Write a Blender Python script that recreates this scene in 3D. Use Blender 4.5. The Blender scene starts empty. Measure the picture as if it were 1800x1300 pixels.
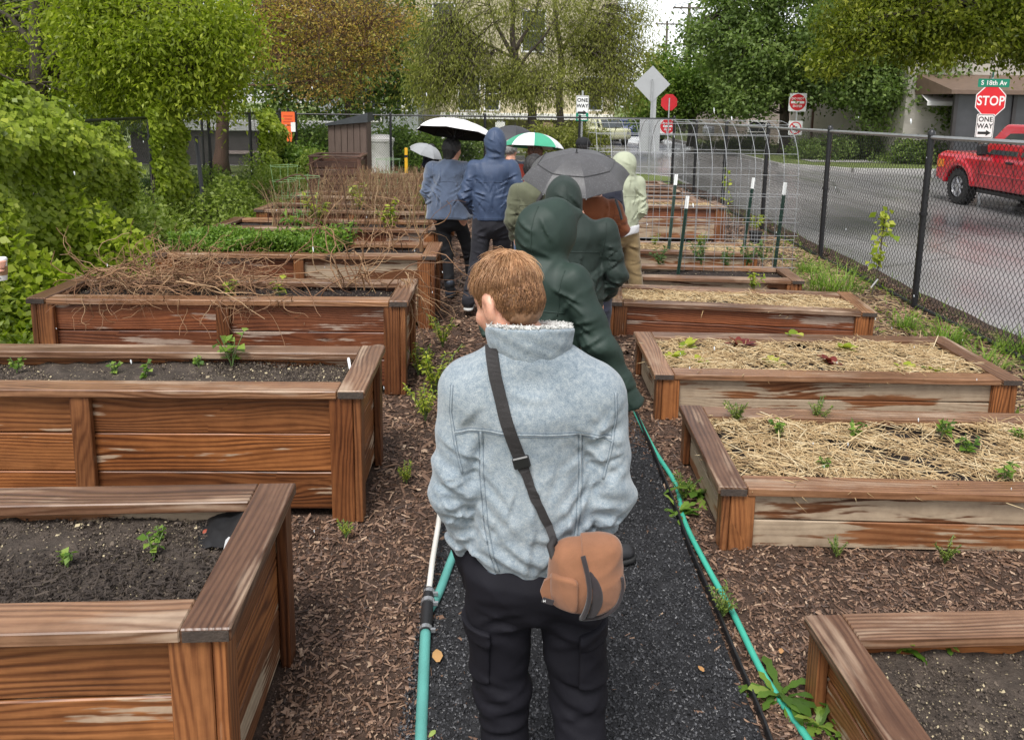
import bpy, math, random
import numpy as np
from mathutils import Vector, Matrix, Euler
from mathutils.bvhtree import BVHTree

random.seed(7); rng = np.random.default_rng(7)
R = math.radians
sc = bpy.context.scene
COL = sc.collection

# ------------------------------------------------------------ camera
CAM_H, PITCH, ROLL, FPX, HORIZ = 2.1, 9.5, 0.75, 1350.0, 180.0
PCY = HORIZ + FPX * math.tan(R(PITCH))
cam_d = bpy.data.cameras.new('camera'); cam = bpy.data.objects.new('camera', cam_d); COL.objects.link(cam)
cam_d.sensor_fit = 'HORIZONTAL'; cam_d.sensor_width = 36.0; cam_d.lens = 36.0 * FPX / 1800
cam_d.shift_y = -(650 - PCY) / 1800
cam_d.clip_start = 0.05; cam_d.clip_end = 800
cam.matrix_world = Matrix.Translation((0, 0, CAM_H)) @ Matrix.Rotation(R(90 - PITCH), 4, 'X') @ Matrix.Rotation(R(ROLL), 4, 'Z')
sc.camera = cam

# ------------------------------------------------------------ sky, sun, exposure
SUN_EL, SUN_AZ = 58, 200
w = bpy.data.worlds.new('World'); sc.world = w; w.use_nodes = True
nt = w.node_tree; nt.nodes.clear()
sky = nt.nodes.new('ShaderNodeTexSky'); sky.sky_type = 'NISHITA'; sky.sun_disc = False
sky.sun_elevation = R(SUN_EL); sky.sun_rotation = R(SUN_AZ); sky.air_density = 1.0; sky.dust_density = 1.0; sky.ozone_density = 1.0
hs = nt.nodes.new('ShaderNodeHueSaturation'); hs.inputs['Saturation'].default_value = 0.16
hs.inputs['Value'].default_value = 1.0
bg = nt.nodes.new('ShaderNodeBackground'); bg.inputs['Strength'].default_value = 0.11
wo = nt.nodes.new('ShaderNodeOutputWorld')
nt.links.new(sky.outputs[0], hs.inputs['Color']); nt.links.new(hs.outputs[0], bg.inputs[0]); nt.links.new(bg.outputs[0], wo.inputs[0])
sun_d = bpy.data.lights.new('sun', 'SUN'); sun_d.energy = 1.5; sun_d.angle = R(22); sun_d.color = (1, .97, .93)
sun = bpy.data.objects.new('sun', sun_d); COL.objects.link(sun)
sun.rotation_euler = (R(90 - SUN_EL), 0, R(180 - SUN_AZ))
sc.view_settings.view_transform = 'Standard'; sc.view_settings.look = 'None'
sc.view_settings.exposure = 1.25; sc.view_settings.gamma = 1.0
sc.render.engine = 'CYCLES'
sc.cycles.use_denoising = True; sc.cycles.max_bounces = 6; sc.cycles.transparent_max_bounces = 12
sc.cycles.caustics_reflective = False; sc.cycles.caustics_refractive = False

# ------------------------------------------------------------ helpers: points
_ca, _sa = math.cos(R(ROLL)), math.sin(R(ROLL))
def ray(u, v):
    du, dv = u - 900, v - PCY
    a, b = (du * _ca + dv * _sa) / FPX, (du * _sa - dv * _ca) / FPX
    cp, sp = math.cos(R(PITCH)), math.sin(R(PITCH))
    return Vector((a, cp + b * sp, -sp + b * cp))
def at(u, v, Y):                      # the place seen in direction (u, v) that stands Y metres down the garden
    d = ray(u, v); return Vector((0, 0, CAM_H)) + d * (Y / d.y)
def on(u, v, z=0.0):                  # the same, at height z
    d = ray(u, v); return Vector((0, 0, CAM_H)) + d * ((z - CAM_H) / d.z)

# ------------------------------------------------------------ helpers: meshes
def mesh_np(name, V, F, smooth=False, rnd=None):
    V = np.ascontiguousarray(V, np.float32).reshape(-1, 3); F = np.ascontiguousarray(F, np.int32)
    n, k = F.shape
    me = bpy.data.meshes.new(name)
    me.vertices.add(len(V)); me.vertices.foreach_set('co', V.ravel())
    me.loops.add(n * k); me.loops.foreach_set('vertex_index', F.ravel())
    me.polygons.add(n); me.polygons.foreach_set('loop_start', np.arange(0, n * k, k, dtype=np.int32))
    if smooth: me.polygons.foreach_set('use_smooth', np.ones(n, bool))
    if rnd is not None:
        at_ = me.attributes.new('rnd', 'FLOAT', 'FACE'); at_.data.foreach_set('value', np.ascontiguousarray(rnd, np.float32))
    me.update(calc_edges=True)
    return me
def link(name, me, mat=None, parent=None, mw=None):
    o = bpy.data.objects.new(name, me); COL.objects.link(o)
    if mat is not None and me is not None and len(me.materials) == 0: me.materials.append(mat)
    if parent is not None: o.parent = parent
    if mw is not None: o.matrix_local = mw
    return o
def tag(o, label, cat, group=None, kind=None):
    if label: o['label'] = label
    if cat: o['category'] = cat
    if group: o['group'] = group
    if kind: o['kind'] = kind
    return o
def thing(name, label, cat, loc=(0, 0, 0), rz=0.0, group=None):
    o = bpy.data.objects.new(name, None); COL.objects.link(o)
    o.location = loc; o.rotation_euler = (0, 0, rz); o.empty_display_size = .1
    return tag(o, label, cat, group)
def struct(name, me, m):
    o = link(name, me, m); o['kind'] = 'structure'; return o
def copy_tree(o, parent=None):
    c = o.copy(); COL.objects.link(c); c.parent = parent
    for ch in list(o.children): copy_tree(ch, c)
    return c

class MB:
    def __init__(s): s.v = []; s.f = []
    def add(s, V, F):
        b = len(s.v); s.v += [tuple(map(float, p)) for p in V]; s.f += [tuple(int(i) + b for i in f) for f in F]; return s
    def box(s, c, d, M=None, ch=0.0):
        V, F = cbox_vf(d, ch); 
        V = [Vector(p) for p in V]
        if M is not None: V = [M @ p for p in V]
        return s.add([p + Vector(c) for p in V], F)
    def tube(s, P, r, n=8, cap=True):
        P = [Vector(p) for p in P]; m = len(P); r = r if hasattr(r, '__len__') else [r] * m
        V = []; up = None
        for i in range(m):
            t = (P[min(i + 1, m - 1)] - P[max(i - 1, 0)]).normalized()
            if up is None: up = Vector((0, 0, 1)) if abs(t.z) < .9 else Vector((1, 0, 0))
            a = t.cross(up).normalized(); up = a.cross(t).normalized()
            for k in range(n):
                q = 2 * math.pi * k / n; V.append(P[i] + (a * math.cos(q) + up * math.sin(q)) * r[i])
        F = [(i * n + k, i * n + (k + 1) % n, (i + 1) * n + (k + 1) % n, (i + 1) * n + k) for i in range(m - 1) for k in range(n)]
        if cap: F += [tuple(range(n))[::-1], tuple((m - 1) * n + k for k in range(n))]
        return s.add(V, F)
    def lathe(s, prof, n=16, c=(0, 0, 0), M=None, cap=True):
        V = []
        for r, z in prof:
            for k in range(n):
                q = 2 * math.pi * k / n; p = Vector((r * math.cos(q), r * math.sin(q), z))
                V.append((M @ p if M is not None else p) + Vector(c))
        m = len(prof)
        F = [(i * n + k, i * n + (k + 1) % n, (i + 1) * n + (k + 1) % n, (i + 1) * n + k) for i in range(m - 1) for k in range(n)]
        if cap: F += [tuple(range(n))[::-1], tuple((m - 1) * n + k for k in range(n))]
        return s.add(V, F)
    def prism(s, pts, t, M=None):     # outline in x,z extruded along y from -t/2 to t/2
        n = len(pts); V = [Vector((x, -t / 2, z)) for x, z in pts] + [Vector((x, t / 2, z)) for x, z in pts]
        if M is not None: V = [M @ p for p in V]
        F = [tuple(range(n)), tuple(range(2 * n - 1, n - 1, -1))] + [(i, i + n, (i + 1) % n + n, (i + 1) % n) for i in range(n)]
        return s.add(V, F)
    def build(s, name, mat, parent=None, mw=None, smooth=False):
        me = bpy.data.meshes.new(name); me.from_pydata(s.v, [], s.f)
        if smooth: me.polygons.foreach_set('use_smooth', [True] * len(me.polygons))
        me.update()
        if smooth is not True and smooth:
            me.set_sharp_from_angle(angle=R(smooth))
        return link(name, me, mat, parent, mw)
def cbox_vf(d, ch=0.0):
    x, y, z = d[0] / 2, d[1] / 2, d[2] / 2
    if ch <= 0:
        V = [(a * x, b * y, c * z) for a in (-1, 1) for b in (-1, 1) for c in (-1, 1)]
        return V, [(0, 1, 3, 2), (4, 6, 7, 5), (0, 4, 5, 1), (2, 3, 7, 6), (0, 2, 6, 4), (1, 5, 7, 3)]
    V = []; idx = {}
    for a in (-1, 1):
        for b in (-1, 1):
            for c in (-1, 1):
                idx[a, b, c] = len(V)
                V += [(a * x, b * (y - ch), c * (z - ch)), (a * (x - ch), b * y, c * (z - ch)), (a * (x - ch), b * (y - ch), c * z)]
    I = lambda a, b, c, k: idx[a, b, c] + k
    F = []
    def q(ids): F.append(tuple(ids))
    for s_ in (-1, 1):
        o = [(-1, -1), (1, -1), (1, 1), (-1, 1)]
        if s_ < 0: o = o[::-1]
        q([I(s_, b, c, 0) for b, c in o]); q([I(b, s_, c, 1) for b, c in o[::-1]]); q([I(b, c, s_, 2) for b, c in o])
    for s1 in (-1, 1):
        for s2 in (-1, 1):
            q([I(s1, s2, -1, 0), I(s1, s2, -1, 1), I(s1, s2, 1, 1), I(s1, s2, 1, 0)][::(1 if s1 * s2 > 0 else -1)])
            q([I(s1, -1, s2, 0), I(s1, 1, s2, 0), I(s1, 1, s2, 2), I(s1, -1, s2, 2)][::(1 if s1 * s2 > 0 else -1)])
            q([I(-1, s1, s2, 1), I(-1, s1, s2, 2), I(1, s1, s2, 2), I(1, s1, s2, 1)][::(1 if s1 * s2 > 0 else -1)])
    for a in (-1, 1):
        for b in (-1, 1):
            for c in (-1, 1):
                q([I(a, b, c, 0), I(a, b, c, 1), I(a, b, c, 2)][::(1 if a * b * c > 0 else -1)])
    return V, F
def nrm(a): return a / np.maximum(np.linalg.norm(a, axis=-1, keepdims=True), 1e-9)
def rdir(n):
    return nrm(rng.normal(size=(n, 3)))
def leaf_vf(P, D, Nn, L, W, fold=.25):   # diamond leaves folded on the midrib
    D = nrm(D); S = nrm(np.cross(D, Nn)); U = np.cross(S, D)
    L = np.asarray(L)[:, None] * np.ones((len(P), 1)); W = np.asarray(W)[:, None] * np.ones((len(P), 1))
    V = np.stack([P, P + D * L * .45 + S * W * .5 + U * W * fold, P + D * L, P + D * L * .45 - S * W * .5 + U * W * fold], 1)
    F = np.arange(len(P) * 4).reshape(-1, 4)
    return V.reshape(-1, 3), F
def blades_vf(P, yaw, th0, L, W, curl, S=3, prof=None):   # grass blades and strap leaves that bend over
    n = len(P); d = np.stack([np.cos(yaw), np.sin(yaw), 0 * yaw], 1); side = np.stack([-np.sin(yaw), np.cos(yaw), 0 * yaw], 1)
    prof = prof or [1, .9, .6, .05]
    pos = np.array(P, float); V = []
    for s in range(S + 1):
        V.append(np.stack([pos - side * (W * prof[s] / 2)[:, None], pos + side * (W * prof[s] / 2)[:, None]], 1))
        th = th0 - curl * (s + .5) / S
        pos = pos + (d * np.cos(th)[:, None] + np.array([0, 0, 1]) * np.sin(th)[:, None]) * (L / S)[:, None]
    V = np.stack(V, 1).reshape(-1, 3)
    base = (np.arange(n) * (S + 1) * 2)[:, None, None]
    q = np.array([[2 * s, 2 * s + 1, 2 * s + 3, 2 * s + 2] for s in range(S)])[None]
    return V, (base + q).reshape(-1, 4)
def tubes_vf(P, Rr, n=4):              # many polylines (k, m, 3) with radii (k, m)
    P = np.asarray(P, float); k, m, _ = P.shape; Rr = np.asarray(Rr, float) * np.ones((k, m))
    T = np.empty_like(P); T[:, 1:-1] = P[:, 2:] - P[:, :-2]; T[:, 0] = P[:, 1] - P[:, 0]; T[:, -1] = P[:, -1] - P[:, -2]; T = nrm(T)
    ref = np.eye(3)[np.argmin(np.abs(T).max(1), axis=1)][:, None, :]
    A = nrm(np.cross(T, ref)); B = np.cross(T, A)
    q = np.arange(n) * 2 * np.pi / n
    V = P[:, :, None] + (A[:, :, None] * np.cos(q)[None, None, :, None] + B[:, :, None] * np.sin(q)[None, None, :, None]) * Rr[:, :, None, None]
    i = np.arange(m - 1)[:, None] * n; j = np.arange(n)[None]; j2 = (j + 1) % n
    q4 = np.stack([i + j, i + j2, i + n + j2, i + n + j], -1).reshape(-1, 4)
    F = (np.arange(k) * m * n)[:, None, None] + q4[None]
    return V.reshape(-1, 3), F.reshape(-1, 4)
def cat_vf(*vf):
    Vs, Fs, b = [], [], 0
    for V, F in vf:
        Vs.append(V); Fs.append(np.asarray(F) + b); b += len(V)
    return np.concatenate(Vs), np.concatenate(Fs)
def hgt(x, y):                         # gentle unevenness of the garden soil
    return .012 * np.sin(x * 2.1 + .7) * np.sin(y * 1.7) + .008 * np.sin(x * 5.3 + y * 4.1) + .005 * np.sin(x * 11 - y * 9)
# ------------------------------------------------------------ materials
class NT:
    def __init__(s, name):
        s.m = bpy.data.materials.new(name); s.m.use_nodes = True; s.t = s.m.node_tree; s.t.nodes.clear()
        s.out = s.n('OutputMaterial'); s.b = s.n('BsdfPrincipled'); s.l(s.b.outputs[0], s.out.inputs['Surface'])
    def n(s, ty, ins=None, **kw):
        x = s.t.nodes.new('ShaderNode' + ty)
        for k, v in kw.items(): setattr(x, k, v)
        for k, v in (ins or {}).items():
            if isinstance(v, bpy.types.NodeSocket): s.l(v, x.inputs[k])
            else: x.inputs[k].default_value = v
        return x
    def l(s, a, b): s.t.links.new(a, b)
    def ramp(s, fac, stops, mode='LINEAR'):
        x = s.n('ValToRGB'); x.color_ramp.interpolation = mode
        while len(x.color_ramp.elements) < len(stops): x.color_ramp.elements.new(.5)
        for e, (p, c) in zip(x.color_ramp.elements, stops):
            e.position = p; e.color = (*c, 1) if hasattr(c, '__len__') else (c, c, c, 1)
        s.l(fac, x.inputs[0]); return x.outputs[0]
    def mix(s, fac, a, b, mode='MIX'):
        x = s.n('Mix', data_type='RGBA', blend_type=mode)
        for i, v in ((0, fac), (6, a), (7, b)):
            if isinstance(v, bpy.types.NodeSocket): s.l(v, x.inputs[i])
            else: x.inputs[i].default_value = v if i == 0 else (*v, 1)
        return x.outputs[2]
    def math(s, op, a, b=0.0):
        x = s.n('Math', operation=op)
        for i, v in ((0, a), (1, b)):
            if isinstance(v, bpy.types.NodeSocket): s.l(v, x.inputs[i])
            else: x.inputs[i].default_value = v
        return x.outputs[0]
    def noise(s, vec, scale, detail=3.0, rough=.5, dist=0.0):
        x = s.n('TexNoise', {'Scale': scale, 'Detail': detail, 'Roughness': rough, 'Distortion': dist}); s.l(vec, x.inputs['Vector'])
        return x.outputs['Fac']
    def map(s, vec, scale=(1, 1, 1), rot=(0, 0, 0), loc=(0, 0, 0)):
        x = s.n('Mapping', {'Scale': scale, 'Rotation': rot, 'Location': loc}); s.l(vec, x.inputs['Vector']); return x.outputs[0]
    def obj(s): return s.n('TexCoord').outputs['Object']
    def bump(s, h, strength=.3, dist=.01):
        x = s.n('Bump', {'Strength': strength, 'Distance': dist}); s.l(h, x.inputs['Height']); s.l(x.outputs[0], s.b.inputs['Normal'])
    def set(s, **kw):
        al = {'col': 'Base Color', 'rough': 'Roughness', 'metal': 'Metallic', 'spec': 'Specular IOR Level', 'emit': 'Emission Strength', 'alpha': 'Alpha', 'trans': 'Transmission Weight', 'coat': 'Coat Weight', 'sheen': 'Sheen Weight'}
        for k, v in kw.items():
            i = s.b.inputs[al[k]]
            if isinstance(v, bpy.types.NodeSocket): s.l(v, i)
            else: i.default_value = (*v, 1) if k == 'col' else v
        return s.m
MATS = {}
def smat(name, col, rough=.6, var=.25, vs=8.0, bump=0.0, bs=60.0, metal=0.0, coat=0.0, spec=.5, stretch=(1, 1, 1), bd=.01, sheen=0.0):
    """plain coloured surface with uneven tone and fine relief"""
    if name in MATS: return MATS[name]
    t = NT(name); p = t.map(t.obj(), stretch)
    c = np.array(col)
    if var > 0:
        n1 = t.noise(p, vs, 5, .6)
        colr = t.ramp(n1, [(.25, tuple(c * (1 - var))), (.75, tuple(np.minimum(c * (1 + var), 1)))])
    else: colr = tuple(c)
    t.set(col=colr, rough=rough, metal=metal, coat=coat, spec=spec, sheen=sheen)
    if bump > 0: t.bump(t.noise(p, bs, 4, .6), bump, bd)
    MATS[name] = t.m; return t.m
def leafmat(name, cols, rough=.5, tr=.35, patch=None, ps=1.2):
    t = NT(name); r = t.n('Attribute', attribute_name='rnd').outputs['Fac']
    k = len(cols); c = t.ramp(r, [(i / (k - 1), cols[i]) for i in range(k)])
    if patch is not None:
        n = t.noise(t.n('NewGeometry').outputs['Position'], ps, 2)
        c = t.mix(t.ramp(n, [(.42, 0), (.62, 1)]), c, t.mix(.5, c, patch))
    t.set(col=c, rough=rough, spec=.35)
    tl = t.n('BsdfTranslucent'); t.l(t.mix(1.0, c, (1.0, 1.15, .55), 'MULTIPLY'), tl.inputs[0])
    mx = t.n('MixShader', {0: tr}); t.l(t.b.outputs[0], mx.inputs[1]); t.l(tl.outputs[0], mx.inputs[2]); t.l(mx.outputs[0], t.out.inputs['Surface'])
    return t.m
def wood(name, dark, mid, light, bleach, bl=(.55, .62), wet=.33, scale=1.0, grain=1.0):
    """sawn board: grain runs along the board's own x axis; worn pale where the stain has weathered off"""
    t = NT(name); oi = t.n('ObjectInfo').outputs['Random']
    off = t.n('CombineXYZ', {0: t.math('MULTIPLY', oi, 37.0), 1: t.math('MULTIPLY', oi, 91.3), 2: t.math('MULTIPLY', oi, 53.7)}).outputs[0]
    p0 = t.n('VectorMath', {0: t.obj(), 1: off}, operation='ADD').outputs[0]
    # slow warp gives cathedrals, the knots come from a sparse voronoi that pushes the rings aside
    pw = t.map(p0, (.75, 4.2, 4.2))
    wn = t.noise(pw, 1.0, 2, .4)
    kv = t.n('TexVoronoi', {'Scale': 1.0, 'Randomness': 1.0}, feature='F1'); t.l(t.map(p0, (1.5, 0, 5.5)), kv.inputs['Vector'])
    kd = t.math('ADD', kv.outputs['Distance'], t.ramp(t.n('SeparateColor', {0: kv.outputs['Color']}).outputs[0], [(.45, 0), (.46, 1)], 'CONSTANT'))
    knot = t.ramp(kd, [(.0, 1), (.28, .25), (.5, 0)])
    ph = t.math('ADD', t.math('MULTIPLY', wn, 58.0 * grain), t.math('MULTIPLY', knot, 14.0))
    sep = t.n('SeparateXYZ', {0: p0})
    ph = t.math('ADD', ph, t.math('MULTIPLY', t.math('ADD', sep.outputs[1], sep.outputs[2]), 260.0 * grain))
    ring = t.math('SINE', ph); ring = t.math('MULTIPLY_ADD', ring, .5); 
    ring.node.inputs[2].default_value = .5
    fine = t.noise(t.map(p0, (6, 160, 160)), 1.0, 3, .6)
    g = t.math('MULTIPLY_ADD', fine, .62); g.node.inputs[2].default_value = -.08; g = t.math('ADD', g, t.math('MULTIPLY', t.math('POWER', ring, 1.6), t.math('MULTIPLY', t.ramp(t.noise(t.map(p0, (1.2, 9, 9), loc=(5, 2, 2)), 1.0, 2), [(.3, .12), (.7, .62)]), .85)))
    c = t.ramp(g, [(.12, light), (.48, mid), (.86, dark)])
    tone = t.ramp(t.noise(t.map(p0, (.9, 3.5, 3.5)), 1.0, 2), [(.3, (.62, .55, .52)), (.55, (1, 1, 1)), (.75, (1.25, 1.2, 1.1))])
    c = t.mix(1.0, c, tone, 'MULTIPLY')
    c = t.mix(1.0, c, t.ramp(t.math('FRACT', t.math('MULTIPLY', oi, 7.13)), [(0, (.60, .52, .48)), (.45, (1, 1, 1)), (1, (1.32, 1.2, 1.02))]), 'MULTIPLY')
    c = t.mix(t.ramp(kd, [(.05, 1), (.10, 0)]), c, tuple(np.array(dark) * .4))
    bn = t.noise(t.map(p0, (1.0, 6.5, 6.5), loc=(3, 1, 7)), 1.3, 5, .55)
    bm = t.ramp(t.math('ADD', bn, t.math('ADD', t.math('MULTIPLY', t.math('SUBTRACT', fine, .5), .2), t.math('MULTIPLY', t.math('SUBTRACT', .35, g), .14))), [(bl[0], 0), (bl[1], 1)])
    bc = t.mix(t.math('MULTIPLY', g, .55), bleach, tuple(np.array(bleach) * .42))
    c = t.mix(bm, c, bc)
    dirt = t.ramp(t.noise(t.map(p0, (1, 1, 1)), 9.0, 4, .7), [(.3, (.6, .57, .55)), (.6, (1, 1, 1))])
    c = t.mix(.6, c, t.mix(1.0, c, dirt, 'MULTIPLY'))
    t.set(col=c, rough=t.math('ADD', t.math('MULTIPLY', bm, .18), t.math('ADD', t.math('MULTIPLY', fine, .15), wet)), spec=.45)
    t.bump(t.math('SUBTRACT', t.math('MULTIPLY', fine, .6), g), .45, .004)
    return t.m
W_SIDE = wood('stained_plank', (.045, .015, .007), (.16, .060, .022), (.33, .14, .052), (.46, .33, .225), (.61, .64))
W_RED = wood('red_stained_plank', (.040, .013, .008), (.135, .046, .023), (.25, .095, .045), (.42, .31, .24), (.58, .61))
W_PALE = wood('weathered_plank', (.06, .025, .013), (.18, .075, .033), (.30, .145, .07), (.45, .345, .24), (.45, .49))
W_CAP = wood('cap_board', (.065, .032, .018), (.165, .085, .048), (.27, .155, .092), (.40, .285, .20), (.52, .66), wet=.28)
W_POST = wood('post_wood', (.045, .016, .007), (.15, .058, .024), (.29, .125, .05), (.35, .24, .16), (.66, .72))
END_GRAIN = smat('dark_end_grain', (.05, .036, .028), .7, .4, 40, .3, 120)
def soil_mat(name, base, fleck, amt):
    t = NT(name); p = t.n('NewGeometry').outputs['Position']
    n = t.noise(p, 14, 6, .7); c = t.ramp(n, [(.3, tuple(np.array(base) * .45)), (.55, base), (.75, tuple(np.array(base) * 1.9))])
    v = t.n('TexVoronoi', {'Scale': 75.0}); t.l(p, v.inputs['Vector'])
    sel = t.math('MULTIPLY', t.ramp(v.outputs['Distance'], [(.2, 1), (.36, 0)]), t.ramp(t.n('SeparateColor', {0: v.outputs['Color']}).outputs[0], [(amt, 1), (amt + .02, 0)]))
    c = t.mix(sel, c, fleck)
    t.set(col=c, rough=.75, spec=.3); t.bump(t.math('ADD', t.noise(p, 45, 5, .75), t.math('MULTIPLY', sel, .4)), .9, .02)
    return t.m
SOIL = soil_mat('garden_soil', (.078, .060, .047), (.38, .31, .2), .22)
SOIL2 = soil_mat('dark_soil', (.028, .02, .017), (.24, .19, .14), .07)
MULCH = soil_mat('mulch_bed', (.080, .049, .034), (.24, .165, .13), .35)
RUBBER = soil_mat('rubber_gravel', (.024, .024, .026), (.13, .13, .135), .3)
def rnd_mat(name, cols, rough=.6, bump=0):
    t = NT(name); r = t.n('Attribute', attribute_name='rnd').outputs['Fac']; k = len(cols)
    t.set(col=t.ramp(r, [(i / (k - 1), cols[i]) for i in range(k)]), rough=rough, spec=.4); return t.m
CHIP = rnd_mat('wood_chip', [(.036, .021, .014), (.10, .056, .037), (.175, .102, .066), (.28, .175, .115), (.48, .35, .24)], .5)
STRAW = rnd_mat('straw_stalk', [(.11, .065, .032), (.26, .165, .075), (.40, .275, .135), (.50, .38, .21), (.57, .47, .31)], .55)
GRAN = rnd_mat('rubber_crumb', [(.014, .014, .016), (.034, .034, .037), (.075, .075, .08), (.22, .22, .23)], .35)
TWIG = rnd_mat('dead_cane', [(.08, .04, .022), (.19, .095, .048), (.31, .175, .09), (.40, .28, .16)], .6)
STALK = rnd_mat('dead_stalk', [(.07, .033, .02), (.15, .075, .042), (.25, .14, .075), (.33, .23, .12), (.22, .23, .08)], .6)
CRUMB = rnd_mat('soil_crumb', [(.028, .020, .016), (.06, .045, .035), (.10, .076, .058), (.16, .125, .09), (.42, .35, .22)], .8)
BLACK_METAL = smat('black_vinyl_metal', (.012, .012, .014), .35, .2, 5)
GALV = smat('galvanised_steel', (.42, .43, .44), .35, .15, 9, metal=.7)
# ------------------------------------------------------------ ground, road, kerbs
def poly(name, pts, z, mat, depth=0.0):
    mb = MB(); n = len(pts)
    V = [(x, y, z) for x, y in pts]; F = [tuple(range(n))]
    if depth:
        V += [(x, y, z - depth) for x, y in pts]; F += [(i, i + n, (i + 1) % n + n, (i + 1) % n) for i in range(n)]
    mb.add(V, F); o = mb.build(name, mat); o['kind'] = 'structure'; return o
def ground_mat():
    t = NT('verge_grass'); p = t.n('NewGeometry').outputs['Position']
    a = t.noise(p, 1.3, 4, .6); b = t.noise(p, 30, 4, .7)
    c = t.ramp(t.math('ADD', t.math('MULTIPLY', a, .6), t.math('MULTIPLY', b, .4)), [(.3, (.07, .085, .025)), (.5, (.13, .17, .04)), (.7, (.21, .23, .08))])
    t.set(col=c, rough=.8); t.bump(b, .8, .05); return t.m
GRASSM = ground_mat()
def road_mat():
    t = NT('wet_asphalt'); p = t.n('NewGeometry').outputs['Position']
    n = t.noise(p, 160, 3, .7); big = t.noise(t.map(p, (.5, .16, 1)), 1.0, 4, .55)
    c = t.ramp(n, [(.3, (.20, .195, .195)), (.7, (.32, .31, .305))])  # base lightened to stand in for bright sky reflected in the wet surface
    c = t.mix(.8, c, t.ramp(big, [(.3, (.68, .68, .7)), (.7, (1.2, 1.17, 1.15))]), 'MULTIPLY')
    cr = t.n('TexVoronoi', {'Scale': .22}, feature='DISTANCE_TO_EDGE'); t.l(t.map(p, (1, 1, 1)), cr.inputs['Vector'])
    t.l(t.n('VectorMath', {0: p, 1: t.n('VectorMath', {0: t.n('TexNoise', {'Scale': .8, 'Detail': 5.0}).outputs['Color'], 1: (.9, .9, 0)}, operation='MULTIPLY').outputs[0]}, operation='ADD').outputs[0], cr.inputs['Vector'])
    c = t.mix(t.ramp(cr.outputs['Distance'], [(.002, .55), (.006, 0)]), c, (.06, .06, .06))
    wetm = t.ramp(t.noise(t.map(p, (.8, .22, 1)), 1.0, 3, .5), [(.35, .14), (.65, .36)])
    t.set(col=c, rough=wetm, spec=.6); t.bump(n, .12, .004); return t.m
ROADM = road_mat()
CONC = smat('kerb_concrete', (.36, .35, .33), .6, .2, 3, .3, 70)
g = poly('ground', [(-400, -60), (400, -60), (400, 500), (-400, 500)], -.30, GRASSM)
poly('road', [(4.9, -30), (12.6, -30), (12.6, 19.6), (14, 21), (70, 21), (70, 27), (12, 27), (10, 29), (10, 140), (4.2, 140), (4.2, 33), (3, 31), (-70, 31), (-70, 25), (3.3, 25), (4.9, 23)], -.15, ROADM)
def slab(name, pts, z, mat, kerbside):
    poly(name, pts, z, mat, .2)
    m = MB()
    for a, b in kerbside:
        a, b = Vector((*pts[a], 0)), Vector((*pts[b], 0)); d = (b - a); L = d.length; d.normalize(); nn = Vector((-d.y, d.x, 0))
        M = Matrix(((d.x, nn.x, 0), (d.y, nn.y, 0), (0, 0, 1))).to_4x4()
        m.box((a + b) / 2 - nn * .075 + Vector((0, 0, z - .09)), (L, .15, .19), M, .012)
    o = m.build('kerb', CONC); o['kind'] = 'structure'
slab('verge', [(12.76, -30), (70, -30), (70, 20.8), (14, 20.8), (12.76, 19.5)], -.03, GRASSM, [(3, 4), (4, 0), (2, 3)])
slab('verge', [(12, 27.16), (70, 27.16), (70, 140), (10.16, 140), (10.16, 29)], -.03, GRASSM, [(0, 1), (3, 4), (4, 0)])
slab('verge', [(-70, 31.16), (3, 31.16), (4.04, 33), (4.04, 140), (-70, 140)], -.03, GRASSM, [(0, 1), (1, 2), (2, 3)])
slab('verge', [(-70, 20.6), (-70, -10), (-5.8, -10), (-5.8, 20.4), (4.72, 20.4), (4.72, 22.9), (3.2, 24.84), (-70, 24.84)], -.03, GRASSM, [(4, 5), (5, 6), (6, 7)])
poly('pavement', [(-70, 32.6), (3.9, 32.6), (3.9, 34.0), (-70, 34.0)], -.012, CONC)
poly('pavement', [(11.6, 29.8), (70, 28.6), (70, 29.9), (11.6, 31.1)], -.012, CONC)
# the garden floor: bark mulch, a strip of rubber gravel down the middle
def gridmesh(name, x0, x1, y0, y1, st, zf):
    nx, ny = int((x1 - x0) / st) + 1, int((y1 - y0) / st) + 1
    X, Y = np.meshgrid(np.linspace(x0, x1, nx), np.linspace(y0, y1, ny))
    V = np.stack([X, Y, zf(X, Y)], -1).reshape(-1, 3)
    i = (np.arange(ny - 1)[:, None] * nx + np.arange(nx - 1)[None]).reshape(-1)
    return mesh_np(name, V, np.stack([i, i + 1, i + nx + 1, i + nx], 1), True)
struct('garden_ground', gridmesh('garden_ground', -5.9, 4.75, -1, 20.5, .08, hgt), MULCH)
struct('gravel_path', gridmesh('gravel_path', -.36, .86, .2, 4.9, .04, lambda x, y: hgt(x, y) + .012 - .03 * np.maximum(0, (-.30 - x) / .06 + .4 * np.sin(y * 9)) * .4 - .03 * np.clip((y - 4.3) / .6, 0, 1)), RUBBER)

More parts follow.
